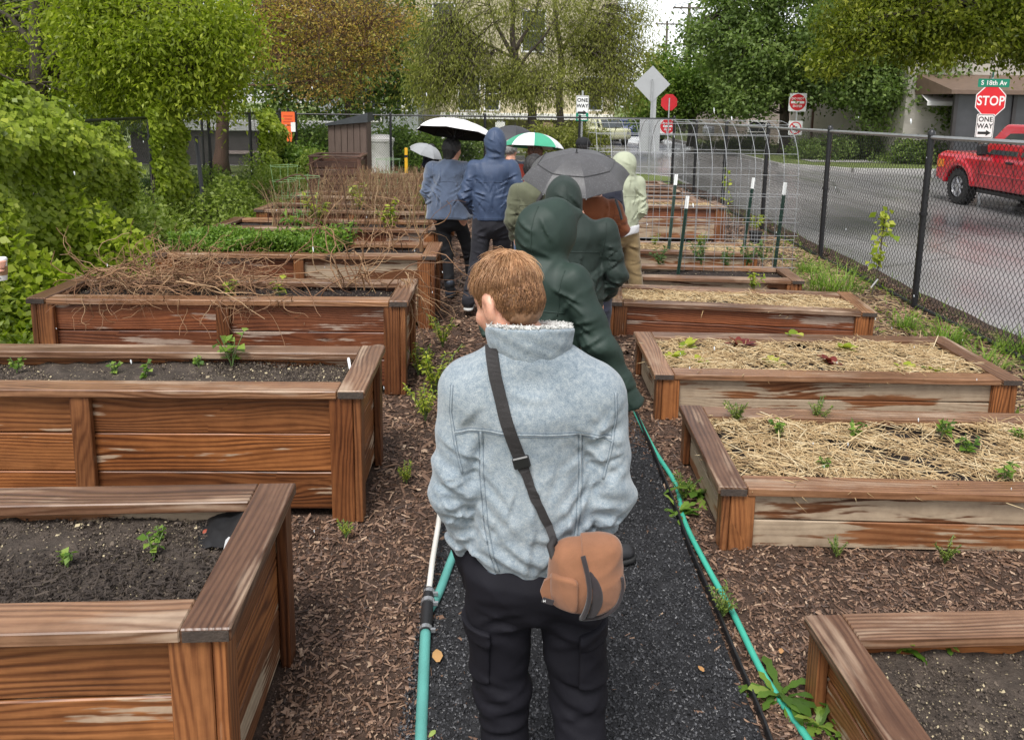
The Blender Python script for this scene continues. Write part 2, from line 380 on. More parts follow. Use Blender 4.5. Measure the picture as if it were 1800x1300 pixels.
# ------------------------------------------------------------ raised beds
BOARD_CACHE = {}
def board(name, parent, L, W, T, c, axis, mat, roll=0.0, tilt=0.0):
    """board with its long axis along 'x', 'y' or 'z' of the parent; W is its face height or width, T its thickness"""
    key = (round(L, 2), round(W, 3), round(T, 3), mat.name)
    if key not in BOARD_CACHE:
        V, F = cbox_vf((L, T, W), .004); me = bpy.data.meshes.new(name); me.from_pydata(V, [], F); me.update(); me.materials.append(mat); BOARD_CACHE[key] = me
    M = {'x': Matrix.Identity(4), 'y': Matrix.Rotation(R(90), 4, 'Z'), 'z': Matrix.Rotation(R(-90), 4, 'Y'),
         'zs': Matrix.Rotation(R(90), 4, 'Z') @ Matrix.Rotation(R(-90), 4, 'Y'),
         'xf': Matrix.Rotation(R(90), 4, 'X'), 'yf': Matrix.Rotation(R(90), 4, 'Z') @ Matrix.Rotation(R(90), 4, 'X')}[axis]
    J = Matrix.Rotation(random.uniform(-.004, .004) + tilt, 4, 'Y')
    return link(name, BOARD_CACHE[key], None, parent, Matrix.Translation(c) @ M @ J)
BEDS = []
def bed(label, corner, which, rot, L, D, h, rows, mats, soil=None, fill=.1, group=None, gap=.004, mid=True):
    """corner = (x, y) of the named outer cap corner (FL, FR, BL, BR); rows of planks up each side"""
    c, s = math.cos(R(rot)), math.sin(R(rot))
    ox = -L / 2 if 'L' in which else L / 2; oy = -D / 2 if 'F' in which else D / 2
    cx, cy = corner[0] - (ox * c - oy * s), corner[1] - (ox * s + oy * c)
    t = thing('raised_bed', label, 'planter', (cx, cy, 0), R(rot), group)
    BEDS.append((cx, cy, R(rot), L, D, h, t))
    ct, cw = .04, .135; hx, hy = L / 2, D / 2; zt = h - ct
    pick = lambda: random.choice(mats)
    for sx in (-1, 1):                 # end caps run through, long caps butt against them
        board('cap_board', t, D, cw, ct, (sx * (hx - cw / 2), random.uniform(-.008, .008), h - ct / 2 + random.uniform(0, .003)), 'yf', W_CAP)
        e = MB().box((0, 0, 0), (cw - .012, .004, ct - .008)).build('end_grain', END_GRAIN, t, Matrix.Translation((sx * (hx - cw / 2), -hy - .0075, h - ct / 2)))
    for sy in (-1, 1):
        board('cap_board', t, L - 2 * cw - .006, cw, ct, (0, sy * (hy - cw / 2), h - ct / 2 - .002), 'xf', W_CAP)
    z0 = .05 if h > .5 else .005; ph = (zt - z0) / rows
    ins = .022
    for sy in (-1, 1):
        y = sy * (hy - ins - .045)
        for r in range(rows):
            z = z0 + (r + .5) * ph
            segs = [(-hx + .06, 0.0), (0.0, hx - .06)] if mid else [(-hx + .06, hx - .06)]
            m_ = pick()
            for a, b in segs:
                board('plank', t, b - a - .002, ph - gap - random.uniform(0, .005), .034, ((a + b) / 2, y + random.uniform(-.003, .003), z), 'x', m_)
                if random.random() < .6: m_ = pick()
        for sx in (-1, 1):
            board('corner_post', t, zt - .002, .115, .038, (sx * (hx - ins - .0575 - .04), sy * (hy - ins - .008), zt / 2), 'z', W_POST)
        if mid: board('centre_post', t, zt - .002, .095, .036, (random.uniform(-.03, .03), sy * (hy - ins - .008), zt / 2), 'z', W_POST)
    for sx in (-1, 1):
        x = sx * (hx - ins - .055)
        for r in range(rows):
            board('plank', t, D - 2 * ins - .14, ph - gap - random.uniform(0, .005), .034, (x, 0, z0 + (r + .5) * ph), 'y', pick())
        for sy in (-1, 1):
            board('corner_post', t, zt - .002, .085, .038, (sx * (hx - ins - .0175), sy * (hy - ins - .0425 + .012), zt / 2), 'zs', W_POST)
    sd = random.uniform(0, 9)
    zs = h - fill
    me = gridmesh('soil', -hx + .08, hx - .08, -hy + .085, hy - .085, .035, lambda x, y: zs + .018 * np.sin(x * 3 + sd) * np.sin(y * 5 + sd) + .010 * np.sin(x * 13 + sd * 3) * np.sin(y * 17 + x * 4) + .006 * np.sin(x * 37 + y * 29) + rng.normal(0, .003, np.shape(x)))
    link('soil', me, soil or SOIL, t)
    return t
def lp(t, x, y, z=0.0):               # a point given in a bed's own frame
    a = t.rotation_euler.z; c, s = math.cos(a), math.sin(a)
    return Vector((t.location.x + x * c - y * s, t.location.y + x * s + y * c, z))
GL, GR = 'raised beds left of the path', 'raised beds right of the path'
WS = [W_SIDE, W_SIDE, W_PALE]
L1 = bed('tall wooden raised bed nearest the camera on the left with a white plant label', (-.74, 1.86), 'FR', 3.5, 2.6, .80, .70, 3, [W_SIDE, W_SIDE, W_SIDE, W_PALE], SOIL, .10, GL)
L2 = bed('tall bare wooden raised bed, second from the camera on the left', (-.71, 3.57), 'FR', 1.2, 2.75, .71, .70, 3, [W_SIDE, W_SIDE, W_SIDE, W_PALE], SOIL, .085, GL)
L3 = bed('tall wooden raised bed heaped with dry uprooted vines', (-.73, 5.28), 'FR', 1.0, 2.68, .70, .70, 3, [W_RED, W_PALE, W_RED], SOIL2, .07, GL)
L4 = bed('wooden raised bed full of low bright green seedlings', (-.69, 6.92), 'FR', .9, 2.6, .72, .70, 3, [W_RED, W_RED, W_PALE], SOIL2, .06, GL)
L5 = bed('wooden raised bed of dead brown stalks, behind the bright green seedlings', (-.80, 8.36), 'FR', -1, 2.55, .72, .70, 3, [W_RED], SOIL2, .06, GL)
L6 = bed('wooden raised bed of thick dry canes, sixth from the camera on the left', (-.88, 9.85), 'FR', -2, 2.5, .72, .68, 3, [W_RED], SOIL2, .06, GL)
L7 = bed('wooden raised bed near the brown slatted crate', (-.92, 11.35), 'FR', -2, 2.4, .72, .68, 3, [W_RED], SOIL2, .06, GL, mid=False)
L8 = bed('wooden raised bed just right of the brown slatted crate', (-.95, 13.0), 'FR', -2, 1.9, .72, .66, 2, [W_RED], SOIL2, .06, GL, mid=False)
L9 = bed('farthest wooden raised bed on the left, beside the brown shed', (-.98, 14.8), 'FR', -1, 1.9, .72, .66, 2, [W_RED], SOIL2, .06, GL, mid=False)
R1 = bed('low wooden raised bed of bare soil in the bottom right corner', (1.05, 2.46), 'BL', 3.0, 2.45, .97, .33, 2, WS, SOIL, .09, GR, mid=False)
R2 = bed('low wooden raised bed of straw and seedlings, second on the right', (1.01, 4.35), 'BL', -1.2, 2.45, .99, .33, 2, [W_PALE, W_SIDE], SOIL2, .06, GR, mid=False)
R3 = bed('low wooden raised bed of straw with red and yellow lettuces', (.96, 4.89), 'FL', -.6, 2.44, .97, .33, 2, [W_PALE], SOIL2, .06, GR, mid=False)
R4 = bed('low red-brown raised bed of straw with a tall grass clump at its end', (.88, 6.77), 'FL', -6.5, 2.34, .74, .33, 2, [W_RED], SOIL2, .06, GR, mid=False)
R5 = bed('low wooden raised bed of dark soil with tomato seedlings under the wire arch', (.88, 7.92), 'FL', -3, 2.18, .70, .31, 1, [W_PALE], SOIL2, .06, GR, mid=False)
R6 = bed('low wooden raised bed of straw at the far foot of the wire arch', (.90, 9.40), 'FL', -4, 2.15, .72, .31, 1, [W_PALE], SOIL2, .05, GR, mid=False)
R7 = bed('taller red-brown raised bed behind the wire arch', (.95, 11.75), 'FL', -2, 2.35, .75, .56, 3, [W_RED, W_PALE], SOIL2, .05, GR, mid=False)
R8 = bed('low raised bed directly behind the taller red-brown bed on the right', (1.0, 13.6), 'FL', -1, 2.35, .75, .42, 2, [W_RED], SOIL2, .05, GR, mid=False)
R9 = bed('second farthest raised bed on the right', (1.0, 15.0), 'FL', -1, 2.3, .75, .42, 2, [W_RED], SOIL2, .05, GR, mid=False)
R10 = bed('farthest raised bed on the right, by the corner fence post', (1.0, 16.3), 'FL', 0, 2.3, .75, .42, 2, [W_RED], SOIL2, .05, GR, mid=False)

# ------------------------------------------------------------ loose chips, crumbs, straw
def chips_vf(P, yaw, L, W, H, tilt, z_up=True):
    n = len(P); d = np.stack([np.cos(yaw) * np.cos(tilt), np.sin(yaw) * np.cos(tilt), np.sin(tilt)], 1); s = np.stack([-np.sin(yaw), np.cos(yaw), 0 * yaw], 1)
    d *= (L / 2)[:, None]; s *= (W / 2)[:, None]; u = np.zeros((n, 3)); u[:, 2] = H
    V = np.stack([P - d - s, P + d * .8 - s, P + d * .8 + s, P - d + s, P - d * .7 + u, P + d + u * .8], 1).reshape(-1, 3)
    b = (np.arange(n) * 6)[:, None, None]
    return V, (b + np.array([[0, 1, 5, 4], [2, 3, 4, 5]])[None]).reshape(-1, 4)
def in_beds(x, y, m=.0):
    r = np.zeros(len(x), bool)
    for cx, cy, a, L, D, h, t in BEDS:
        c, s = math.cos(a), math.sin(a); dx, dy = x - cx, y - cy
        lx, ly = dx * c + dy * s, -dx * s + dy * c
        r |= (np.abs(lx) < L / 2 - m) & (np.abs(ly) < D / 2 - m)
    return r
def scatter_ground(n, y0=1.2, y1=20):
    y = y0 * (y1 / y0) ** rng.random(n); x = rng.uniform(-1, 1, n) * np.minimum(4.6, y * .75 + .2)
    k = ~in_beds(x, y, .04); return x[k], y[k]
x, y = scatter_ground(215000)
onp = (x > -.33 + .03 * np.sin(y * 7)) & (x < .87) & (y < 4.7)
k = ~onp | (rng.random(len(x)) < .035 + .5 * np.exp(-(x + .33) / .04) + .25 * np.exp(-(.87 - x) / .04) + .5 * np.clip((y - 4.0) / .7, 0, 1)); x, y = x[k], y[k]; n = len(x)
sc_ = np.clip(y / 4, .75, 2.2)
V, F = chips_vf(np.stack([x, y, hgt(x, y) + rng.uniform(.001, .012, n)], 1), rng.uniform(0, 6.283, n), np.where(rng.random(n) < .5, rng.lognormal(-4.3, .5, n), rng.lognormal(-3.45, .5, n)) * sc_, rng.lognormal(-5.0, .5, n) * sc_ * np.where(rng.random(n) < .1, 2.2, 1), rng.uniform(.002, .008, n), rng.normal(0, .28, n))
o = link('bark_chips', mesh_np('bark_chips', V, F, rnd=np.repeat(np.clip(rng.beta(1.3, 2.1, n), 0, 1), 2)), CHIP)
tag(o, 'loose red-brown bark chips covering the garden floor', 'mulch', kind='stuff')
n = 34000
y = 1.4 * (4.9 / 1.4) ** rng.random(n); x = rng.uniform(-.36, .86, n)
V, F = chips_vf(np.stack([x, y, hgt(x, y) + rng.uniform(.008, .016, n)], 1), rng.uniform(0, 6.283, n), rng.uniform(.005, .014, n), rng.uniform(.004, .010, n), rng.uniform(.003, .008, n), rng.normal(0, .3, n))
o = link('rubber_crumbs', mesh_np('rubber_crumbs', V, F, rnd=np.repeat(rng.beta(1.2, 3.2, n), 2)), GRAN)
tag(o, 'black rubber crumbs of the middle path', 'gravel', kind='stuff')
def straw_on(t, L, D, z, n, holes=6, label='', big=1.0):
    hx, hy = L / 2 - .1, D / 2 - .1
    x = rng.uniform(-hx, hx, n); y = rng.uniform(-hy, hy, n)
    hc = np.stack([rng.uniform(-hx, hx, holes), rng.uniform(-hy, hy, holes), rng.uniform(.05, .12, holes)], 1)
    k = np.ones(n, bool)
    for a, b, r in hc: k &= ((x - a) ** 2 + ((y - b) * 1.6) ** 2 > (r * rng.uniform(.6, 1.1, n)) ** 2)
    x, y = x[k], y[k]; n = len(x)
    clump = .5 + .5 * np.sin(x * 7 + 1) * np.sin(y * 9 + x * 3)
    thin = np.sin(x * 5.1 + 2 * np.sin(y * 4)) * np.sin(y * 6.3 + 1.3 * np.sin(x * 3)); k = rng.random(n) < np.clip(.92 - .8 * np.clip(thin, 0, 1), .1, 1); x, y, clump = x[k], y[k], clump[k]; n = len(x)
    P = np.stack([x, y, z + rng.uniform(0, .035, n) * (.4 + clump)], 1)
    yaw = rng.uniform(0, 6.283, n) * .5 + np.sin(x * 4 + y * 3) * 1.5
    V, F = chips_vf(P, yaw, rng.lognormal(-2.3, .55, n) * big, rng.uniform(.003, .0065, n) * big, rng.uniform(.002, .004, n), rng.normal(0, .16, n))
    o = link('straw_mulch', mesh_np('straw_mulch', V, F, rnd=np.repeat(rng.beta(2, 1.8, n), 2)), STRAW, t); o['kind'] = 'stuff'; o['label'] = label
straw_on(R2, 2.45, .99, .285, 7500, 14, 'golden straw spread over the soil')
straw_on(R3, 2.44, .97, .285, 7500, 8, 'golden straw spread over the soil')
straw_on(R4, 2.34, .74, .285, 5500, 5, 'golden straw spread over the soil', 1.15)
straw_on(R6, 2.15, .72, .275, 3000, 3, 'golden straw spread over the soil', 1.3)
straw_on(R7, 2.3, .75, .515, 1500, 3, 'thin straw on the soil', 1.4)
def crumbs(t, L, D, z, n, label, patch=None):
    x = rng.uniform(-L / 2 + .09, L / 2 - .09, n); y = rng.uniform(-D / 2 + .09, D / 2 - .09, n); s = rng.lognormal(-5.65, .5, n); rn = rng.beta(1.5, 3.2, n); rn = np.where(rng.random(n) < .05, 1.0, rn)
    V, F = chips_vf(np.stack([x, y, z + .018 * np.sin(x * 3) * np.sin(y * 5) + rng.uniform(-.004, .006, n)], 1), rng.uniform(0, 6.28, n), s * 1.3, s, s * rng.uniform(.4, .9, n), rng.normal(0, .4, n))
    o = link('soil_crumbs', mesh_np('soil_crumbs', V, F, rnd=np.repeat(rn, 2)), CRUMB, t); o['kind'] = 'stuff'; o['label'] = label
    if patch:                            # darker shredded compost tipped in one corner
        m = 3500; px, py, pr = patch; a = rng.uniform(0, 6.28, m); q = pr * rng.random(m) ** .6; X, Y_ = px + q * np.cos(a) * 1.6, py + q * np.sin(a) * .6; k = (np.abs(X) < L / 2 - .1) & (np.abs(Y_) < D / 2 - .1); X, Y_ = X[k], Y_[k]; m = len(X)
        V, F = chips_vf(np.stack([X, Y_, z + rng.uniform(0, .028, m)], 1), rng.uniform(0, 6.28, m), rng.lognormal(-4.0, .5, m), rng.uniform(.003, .007, m), rng.uniform(.002, .005, m), rng.normal(0, .3, m))
        o = link('dark_compost', mesh_np('dark_compost', V, F, rnd=np.repeat(rng.beta(1, 5, m) * .6, 2)), CRUMB, t); o['kind'] = 'stuff'; o['label'] = 'dark shredded compost'
crumbs(L1, 2.6, .80, .60, 30000, 'crumbly grey soil with pale bits', (.78, -.12, .42)); crumbs(L2, 2.75, .71, .615, 26000, 'crumbly dark soil with pale bits'); crumbs(R1, 2.45, .97, .24, 26000, 'crumbly brown soil'); crumbs(L3, 2.68, .70, .63, 5000, 'crumbly dark soil'); crumbs(R5, 2.18, .7, .25, 4000, 'crumbly dark soil')
# straw and chips strewn along the fence foot
n = 2600; y = rng.uniform(4.5, 12, n); x = rng.uniform(3.35, 4.3, n)
V, F = chips_vf(np.stack([x, y, hgt(x, y) + rng.uniform(.008, .03, n)], 1), rng.uniform(0, 6.3, n), rng.lognormal(-2.5, .5, n), rng.uniform(.003, .006, n), rng.uniform(.002, .004, n), rng.normal(0, .15, n))
tag(link('strewn_straw', mesh_np('strewn_straw', V, F, rnd=np.repeat(rng.beta(2, 2, n), 2)), STRAW), 'straw strewn on the ground along the wire fence', 'straw', kind='stuff')
# ------------------------------------------------------------ chain-link fences
def link_panel(W, H, dx=.032, dz=.038, r=.003):
    ns = int(W / dx); nz = int(H / dz)
    X = (np.arange(ns) + .5)[:, None] * dx + np.where((np.arange(nz + 1)[None] + np.arange(ns)[:, None]) % 2 == 0, -.5, .5) * dx * 1.02
    Z = np.broadcast_to(np.arange(nz + 1)[None] * dz, X.shape)
    Yy = np.broadcast_to(np.where(np.arange(nz + 1) % 2 == 0, -.003, .003)[None], X.shape)
    return tubes_vf(np.stack([X - ns * dx / 2, Yy, Z], -1), r * np.ones(X.shape), 3)
PANEL = mesh_np('chain_link_wire', *link_panel(2.55, 1.74)); PANEL.materials.append(BLACK_METAL)
def fence(label, P, H, cat='fence', pr=.033, posts=None, mesh=None, top=True):
    """P: post feet along the line; each bay hangs one wire panel"""
    Hf = H if callable(H) else (lambda p: H)
    t = thing('chain_link_fence', label, cat, (P[0][0], P[0][1], 0)); o0 = Vector((P[0][0], P[0][1], 0))
    for i, p in enumerate(P):
        q = Vector((p[0], p[1], 0)) - o0; H = Hf(p)
        MB().tube([q + Vector((0, 0, -.05)), q + Vector((0, 0, H + .02))], pr, 10).lathe([(pr * 1.15, 0), (pr * 1.15, .03), (pr * .7, .055), (.004, .065)], 10, q + Vector((0, 0, H + .02))).build('post', BLACK_METAL, t, smooth=35)
        MB().lathe([(pr * 1.3, 0), (pr * 1.3, .03)], 10, q + Vector((0, 0, H * .55))).build('clamp', BLACK_METAL, t)
    for a, b in zip(P[:-1], P[1:]):
        Ha, Hb = Hf(a), Hf(b); H = (Ha + Hb) / 2
        a, b = Vector((a[0], a[1], 0)) - o0, Vector((b[0], b[1], 0)) - o0; d = b - a; L = d.length; ang = math.atan2(d.y, d.x)
        MB().tube([a + Vector((0, 0, Ha)), b + Vector((0, 0, Hb))], .022, 8).build('top_rail', GALV if label.startswith('black chain-link fence between') else BLACK_METAL, t, smooth=40)
        MB().tube([a + Vector((0, 0, .03)), (a + b) / 2 + Vector((0, 0, .045)), b + Vector((0, 0, .03))], .018, 6).build('bottom_rail', BLACK_METAL, t, smooth=40)
        m = link('chain_link_wire', PANEL, None, t); m.location = (a + b) / 2 + Vector((0, 0, .05)); m.rotation_euler = (0, 0, ang); m.scale = (L / 2.55, 1, (H - .04) / 1.74)
        k = MB()
        for j in range(5):
            q = a + d * ((j + .5) / 5); H = Ha + (Hb - Ha) * (j + .5) / 5; k.box(q + Vector((0, 0, H)), (.012, .012, .05), Matrix.Rotation(ang, 4, 'Z'))
            k.tube([q + Vector((0, 0, H - .03)), q + d.normalized() * .01 + Vector((0, -.024, H + .01)), q + Vector((0, .02, H + .024))], .0035, 4)
        k.build('tie_wires', BLACK_METAL, t)
    return t
fence('black chain-link fence between the right beds and the wet street', [(4.3, .3 + 2.553 * i) for i in range(9)], lambda p: 1.90 - .0125 * p[1])
fence('black chain-link fence across the back of the garden', [(4.3 - 2.53 * i, 20.75) for i in range(6)], 1.72)
fence('black chain-link fence on the left, overgrown with green vines', [(-5.15 - .11 * i, 4.0 + 2.55 * i) for i in range(7)], 1.80)
# two loose black poles that lean on the left fence
for (u0, v0, u1, v1, Y, lab) in ((345, 245, 358, 362, 12.6, 'thin black pole leaning against the left wire fence'),):
    a, b = at(u1, v1, Y), at(u0, v0, Y + .3)
    tag(MB().tube([a, b], .035, 8).lathe([(.038, 0), (.038, .05), (.01, .06)], 8, b).build('leaning_pole', BLACK_METAL, smooth=40), lab, 'pole')

# ------------------------------------------------------------ hooped wire trellis and its stakes
ARCHW = smat('dull_galvanised_wire', (.30, .31, .32), .45, .15, 9, metal=.4)
def trellis():
    t = thing('wire_arch', 'hooped silver wire-mesh arch over the right-hand beds', 'trellis', (2.05, 9.0, 0))
    x0, x1 = -1.12, 1.1; yA, yB = -.55, .72; top = 1.93
    prof = [(yA, .62), (yA, 1.2)]
    for i in range(0, 13):
        q = math.pi * (1 - i / 12); prof.append((.085 + .635 * math.cos(q), 1.3 + .62 * math.sin(q)))
    prof += [(yB, 1.2), (yB, .35)]
    m = MB()
    def profpt(s):                    # by arc length
        acc = 0
        for a, b in zip(prof[:-1], prof[1:]):
            l = math.hypot(b[0] - a[0], b[1] - a[1])
            if acc + l >= s: f = (s - acc) / l; return a[0] + (b[0] - a[0]) * f, a[1] + (b[1] - a[1]) * f
            acc += l
        return prof[-1]
    tot = sum(math.hypot(b[0] - a[0], b[1] - a[1]) for a, b in zip(prof[:-1], prof[1:]))
    nx = 14
    for i in range(nx + 1):
        x = x0 + (x1 - x0) * i / nx; m.tube([(x, y, z) for y, z in prof], .0034, 5, False)
    m.build('hoop_wires', ARCHW, t, smooth=50)
    m = MB(); k = 15
    for i in range(k + 1):
        y, z = profpt(tot * i / k); m.tube([(x0, y, z + .006), (x1, y, z + .006)], .003, 5, False)
    m.build('cross_wires', ARCHW, t, smooth=50)
    # second panel, hung low between the stakes
    m = MB()
    for i in range(12):
        x = -.12 + 1.2 * i / 11; m.tube([(x, -.6, .27), (x, -.6, 1.18)], .0026, 4, False)
    for z in (.32, .42, .55, .68, .83, .98, 1.14): m.tube([(-.2, -.603, z), (1.12, -.603, z)], .0026, 4, False)
    m.build('lower_wire_panel', ARCHW, t, smooth=50)
    return t
trellis()
TP_G = smat('green_painted_stake', (.012, .035, .025), .5, .3, 12); TP_W = smat('white_stake_tip', (.72, .73, .72), .5, .1)
TPL = ['green metal stake nearest the fence, front row of the wire arch', 'green metal stake on the left, front row of the wire arch', 'green metal stake nearest the fence, back row of the wire arch', 'green metal stake on the left, back row of the wire arch']
for (a, b), lab in zip([((2.96, 8.45, .2), (3.0, 8.4, 1.27)), ((1.84, 8.3, .2), (1.93, 8.4, 1.11)), ((2.95, 9.62, .2), (3.05, 9.7, 1.2)), ((1.97, 9.5, .2), (2.07, 9.7, 1.23))], TPL):
    a, b = Vector(a), Vector(b); d = b - a; t = thing('garden_stake', lab, 'stake', a, 0, 'stakes of the wire arch')
    m = MB(); M = d.to_track_quat('Z', 'Y').to_matrix().to_4x4(); L = d.length
    V = [(-.02, 0), (.02, 0), (.02, .005), (.004, .006), (.004, .03), (-.004, .03), (-.004, .006), (-.02, .005)]
    def ext(z0, z1, s=1.0):
        n = len(V); P = [M @ Vector((x * s, y * s, z)) for z in (z0, z1) for x, y in V]
        return MB().add(P, [(i, (i + 1) % n, n + (i + 1) % n, n + i) for i in range(n)] + [tuple(range(n))[::-1], tuple(range(n, 2 * n))])
    s = ext(0, L - .14)
    for i in range(18): s.box(M @ Vector((0, -.003, .06 + i * (L - .25) / 18)), (.012, .008, .02), M.to_3x3().to_4x4())
    s.build('shaft', TP_G, t); ext(L - .139, L, 1.05).build('white_tip', TP_W, t)
# ------------------------------------------------------------ bodies and soft things: distance fields turned into one skin
def surf(fn, lo, hi, vox):
    lo = np.array(lo, float); n = np.ceil((np.array(hi) - lo) / vox).astype(int) + 1
    ax = [(lo[i] + np.arange(n[i]) * vox).astype(np.float32) for i in range(3)]
    X, Y, Z = np.meshgrid(*ax, indexing='ij')
    D = fn(X, Y, Z).astype(np.float32)
    ins = D < 0
    c = [(i, j, k) for i in (0, 1) for j in (0, 1) for k in (0, 1)]
    nn = n - 1
    sl = lambda a, o: a[o[0]:o[0] + nn[0], o[1]:o[1] + nn[1], o[2]:o[2] + nn[2]]
    cnt = sum(sl(ins, o).astype(np.int8) for o in c)
    act = (cnt > 0) & (cnt < 8)
    I = np.argwhere(act)
    idx = -np.ones(nn, np.int32); idx[act] = np.arange(len(I))
    acc = np.zeros((len(I), 3), np.float32); w = np.zeros(len(I), np.float32)
    cv = {o: D[I[:, 0] + o[0], I[:, 1] + o[1], I[:, 2] + o[2]] for o in c}
    for a in c:
        for d in range(3):
            if a[d]: continue
            b = list(a); b[d] = 1; b = tuple(b)
            da, db = cv[a], cv[b]; m = (da < 0) != (db < 0)
            t = np.where(m, da / np.where(m, da - db, 1), 0)
            p = np.zeros((len(I), 3), np.float32); p += np.array(a, np.float32); p[:, d] = t
            acc += p * m[:, None]; w += m
    V = lo + (I + acc / np.maximum(w, 1)[:, None]) * vox
    Fs = []
    for d in range(3):
        e, f = (d + 1) % 3, (d + 2) % 3
        A = ins; sh = [slice(None)] * 3
        s0 = [slice(1, -1)] * 3; s0[d] = slice(0, -1); s1 = list(s0); s1[d] = slice(1, None)
        a0, a1 = A[tuple(s0)], A[tuple(s1)]
        m = np.argwhere(a0 != a1)
        if len(m) == 0: continue
        flip = a0[tuple(m.T)]
        base = m.copy(); base[:, e] += 1; base[:, f] += 1
        def cell(de, df):
            q = base.copy(); q[:, e] -= de; q[:, f] -= df; return idx[tuple(q.T)]
        q = np.stack([cell(1, 1), cell(0, 1), cell(0, 0), cell(1, 0)], 1)
        q[~flip] = q[~flip][:, ::-1]
        Fs.append(q)
    F = np.concatenate(Fs); F = F[(F >= 0).all(1)]
    return V, F
def relax(V, F, it=1, k=.5):
    n = len(V)
    for _ in range(it):
        s = np.zeros_like(V); c = np.zeros(n)
        for a, b in ((0, 1), (1, 2), (2, 3), (3, 0)):
            for i in range(3):
                s[:, i] += np.bincount(F[:, a], V[F[:, b], i], n) + np.bincount(F[:, b], V[F[:, a], i], n)
            c += np.bincount(F[:, a], minlength=n) + np.bincount(F[:, b], minlength=n)
        V = V * (1 - k) + k * s / np.maximum(c, 1)[:, None]
    return V
def cone(X, Y, Z, a, b, r1, r2, sx=1.0, sy=1.0):      # tapered limb; sx, sy squash the section
    a = np.array(a, np.float32); b = np.array(b, np.float32); ba = b - a
    wx, wy = 1 / sx, 1 / sy
    bx, by, bz = ba[0] * wx, ba[1] * wy, ba[2]
    px, py, pz = (X - a[0]) * wx, (Y - a[1]) * wy, Z - a[2]
    t = np.clip((px * bx + py * by + pz * bz) / (bx * bx + by * by + bz * bz + 1e-9), 0, 1)
    return (np.sqrt((px - t * bx) ** 2 + (py - t * by) ** 2 + (pz - t * bz) ** 2) - (r1 + (r2 - r1) * t)) * min(sx, sy, 1.0)
def ell(X, Y, Z, c, r):
    k = np.sqrt(((X - c[0]) / r[0]) ** 2 + ((Y - c[1]) / r[1]) ** 2 + ((Z - c[2]) / r[2]) ** 2)
    return (k - 1) * min(r)
def smin(a, b, k):
    h = np.clip(.5 + .5 * (b - a) / k, 0, 1)
    return b * (1 - h) + a * h - k * h * (1 - h)
def smax(a, b, k): return -smin(-a, -b, k)
def creases(X, Z, segs):               # single folds: a ridge with a valley beside it; segs = (x0, z0, x1, z1, width, height)
    o = np.zeros_like(X)
    for x0, z0, x1, z1, w_, a in segs:
        dx, dz = x1 - x0, z1 - z0; L2 = dx * dx + dz * dz; L = math.sqrt(L2)
        m = (X > min(x0, x1) - 4 * w_) & (X < max(x0, x1) + 4 * w_) & (Z > min(z0, z1) - 4 * w_) & (Z < max(z0, z1) + 4 * w_)
        if not m.any(): continue
        x, z = X[m] - x0, Z[m] - z0; t = (x * dx + z * dz) / L2; n = (x * dz - z * dx) / L
        e = np.exp(-np.clip(np.abs(t - .5) - .2, 0, 9) ** 2 / .045)
        n = n + w_ * .8 * np.sin(t * 3.3 + x0 * 40)
        o[m] += a * e * (np.exp(-(n / w_) ** 2) - .7 * np.exp(-((n - 1.7 * w_) / (1.2 * w_)) ** 2))
    return o
def folds(X, Y, Z, amp, f=26.0, seed=0, ax=(1, 1, 1)):   # soft creases
    r = np.random.default_rng(seed); o = np.zeros_like(X)
    for i in range(5):
        d = nrm(r.normal(size=3) * np.array(ax)) * f * (.6 + .25 * i); q = nrm(r.normal(size=3)) * f * .6
        wv = np.sin(X * d[0] + Y * d[1] + Z * d[2] + 1.7 * np.sin(X * q[0] + Y * q[1] + Z * q[2] + i) + r.uniform(0, 6))
        o += (1 - np.abs(wv)) ** 2 * (.9 / (1 + .4 * i)) - .3 / (1 + .4 * i)
    return o * amp
def head_sdf(X, Y, Z, c, yaw, pit, s=1.0):      # yaw + turns to the left (towards -x), pitch + bows down; face looks along +y
    M = np.array((Matrix.Rotation(yaw, 3, 'Z') @ Matrix.Rotation(-pit, 3, 'X')).transposed())
    px, py, pz = X - c[0], Y - c[1], Z - c[2]
    x = (M[0, 0] * px + M[0, 1] * py + M[0, 2] * pz) / s; y = (M[1, 0] * px + M[1, 1] * py + M[1, 2] * pz) / s; z = (M[2, 0] * px + M[2, 1] * py + M[2, 2] * pz) / s
    d = ell(x, y, z, (0, -.005, .025), (.074, .095, .092))
    d = smin(d, ell(x, y, z, (0, .038, -.045), (.060, .060, .075)), .03)
    d = smin(d, ell(x, y, z, (0, .072, -.098), (.028, .026, .022)), .025)
    d = smin(d, cone(x, y, z, (-.035, .078, .022), (.035, .078, .022), .014, .014), .015)
    d = smin(d, cone(x, y, z, (0, .094, .008), (0, .116, -.03), .007, .013), .01)
    for sx in (-1, 1):
        d = smin(d, ell(x, y, z, (sx * .042, .068, -.03), (.024, .022, .022)), .015)        # cheek
        d = smax(d, -ell(x, y, z, (sx * .032, .102, .0), (.016, .014, .010)), .008)           # eye socket
        d = smin(d, ell(x, y, z, (sx * .032, .084, -.001), (.013, .012, .010)), .003)          # eyeball under its lids
        e = ell(x + sx * .006 * 0, y + .004, z + .012, (sx * .080, -.006, 0), (.011, .024, .034))
        e = smax(e, -ell(x, y, z, (sx * .090, .0, -.012), (.008, .012, .020)), .006)
        d = smin(d, e, .008)
    d = smin(d, ell(x, y, z, (0, .095, -.064), (.024, .012, .012)), .006)
    d = smax(d, -ell(x, y, z, (0, .108, -.064), (.024, .010, .0022)), .003)
    return d * s
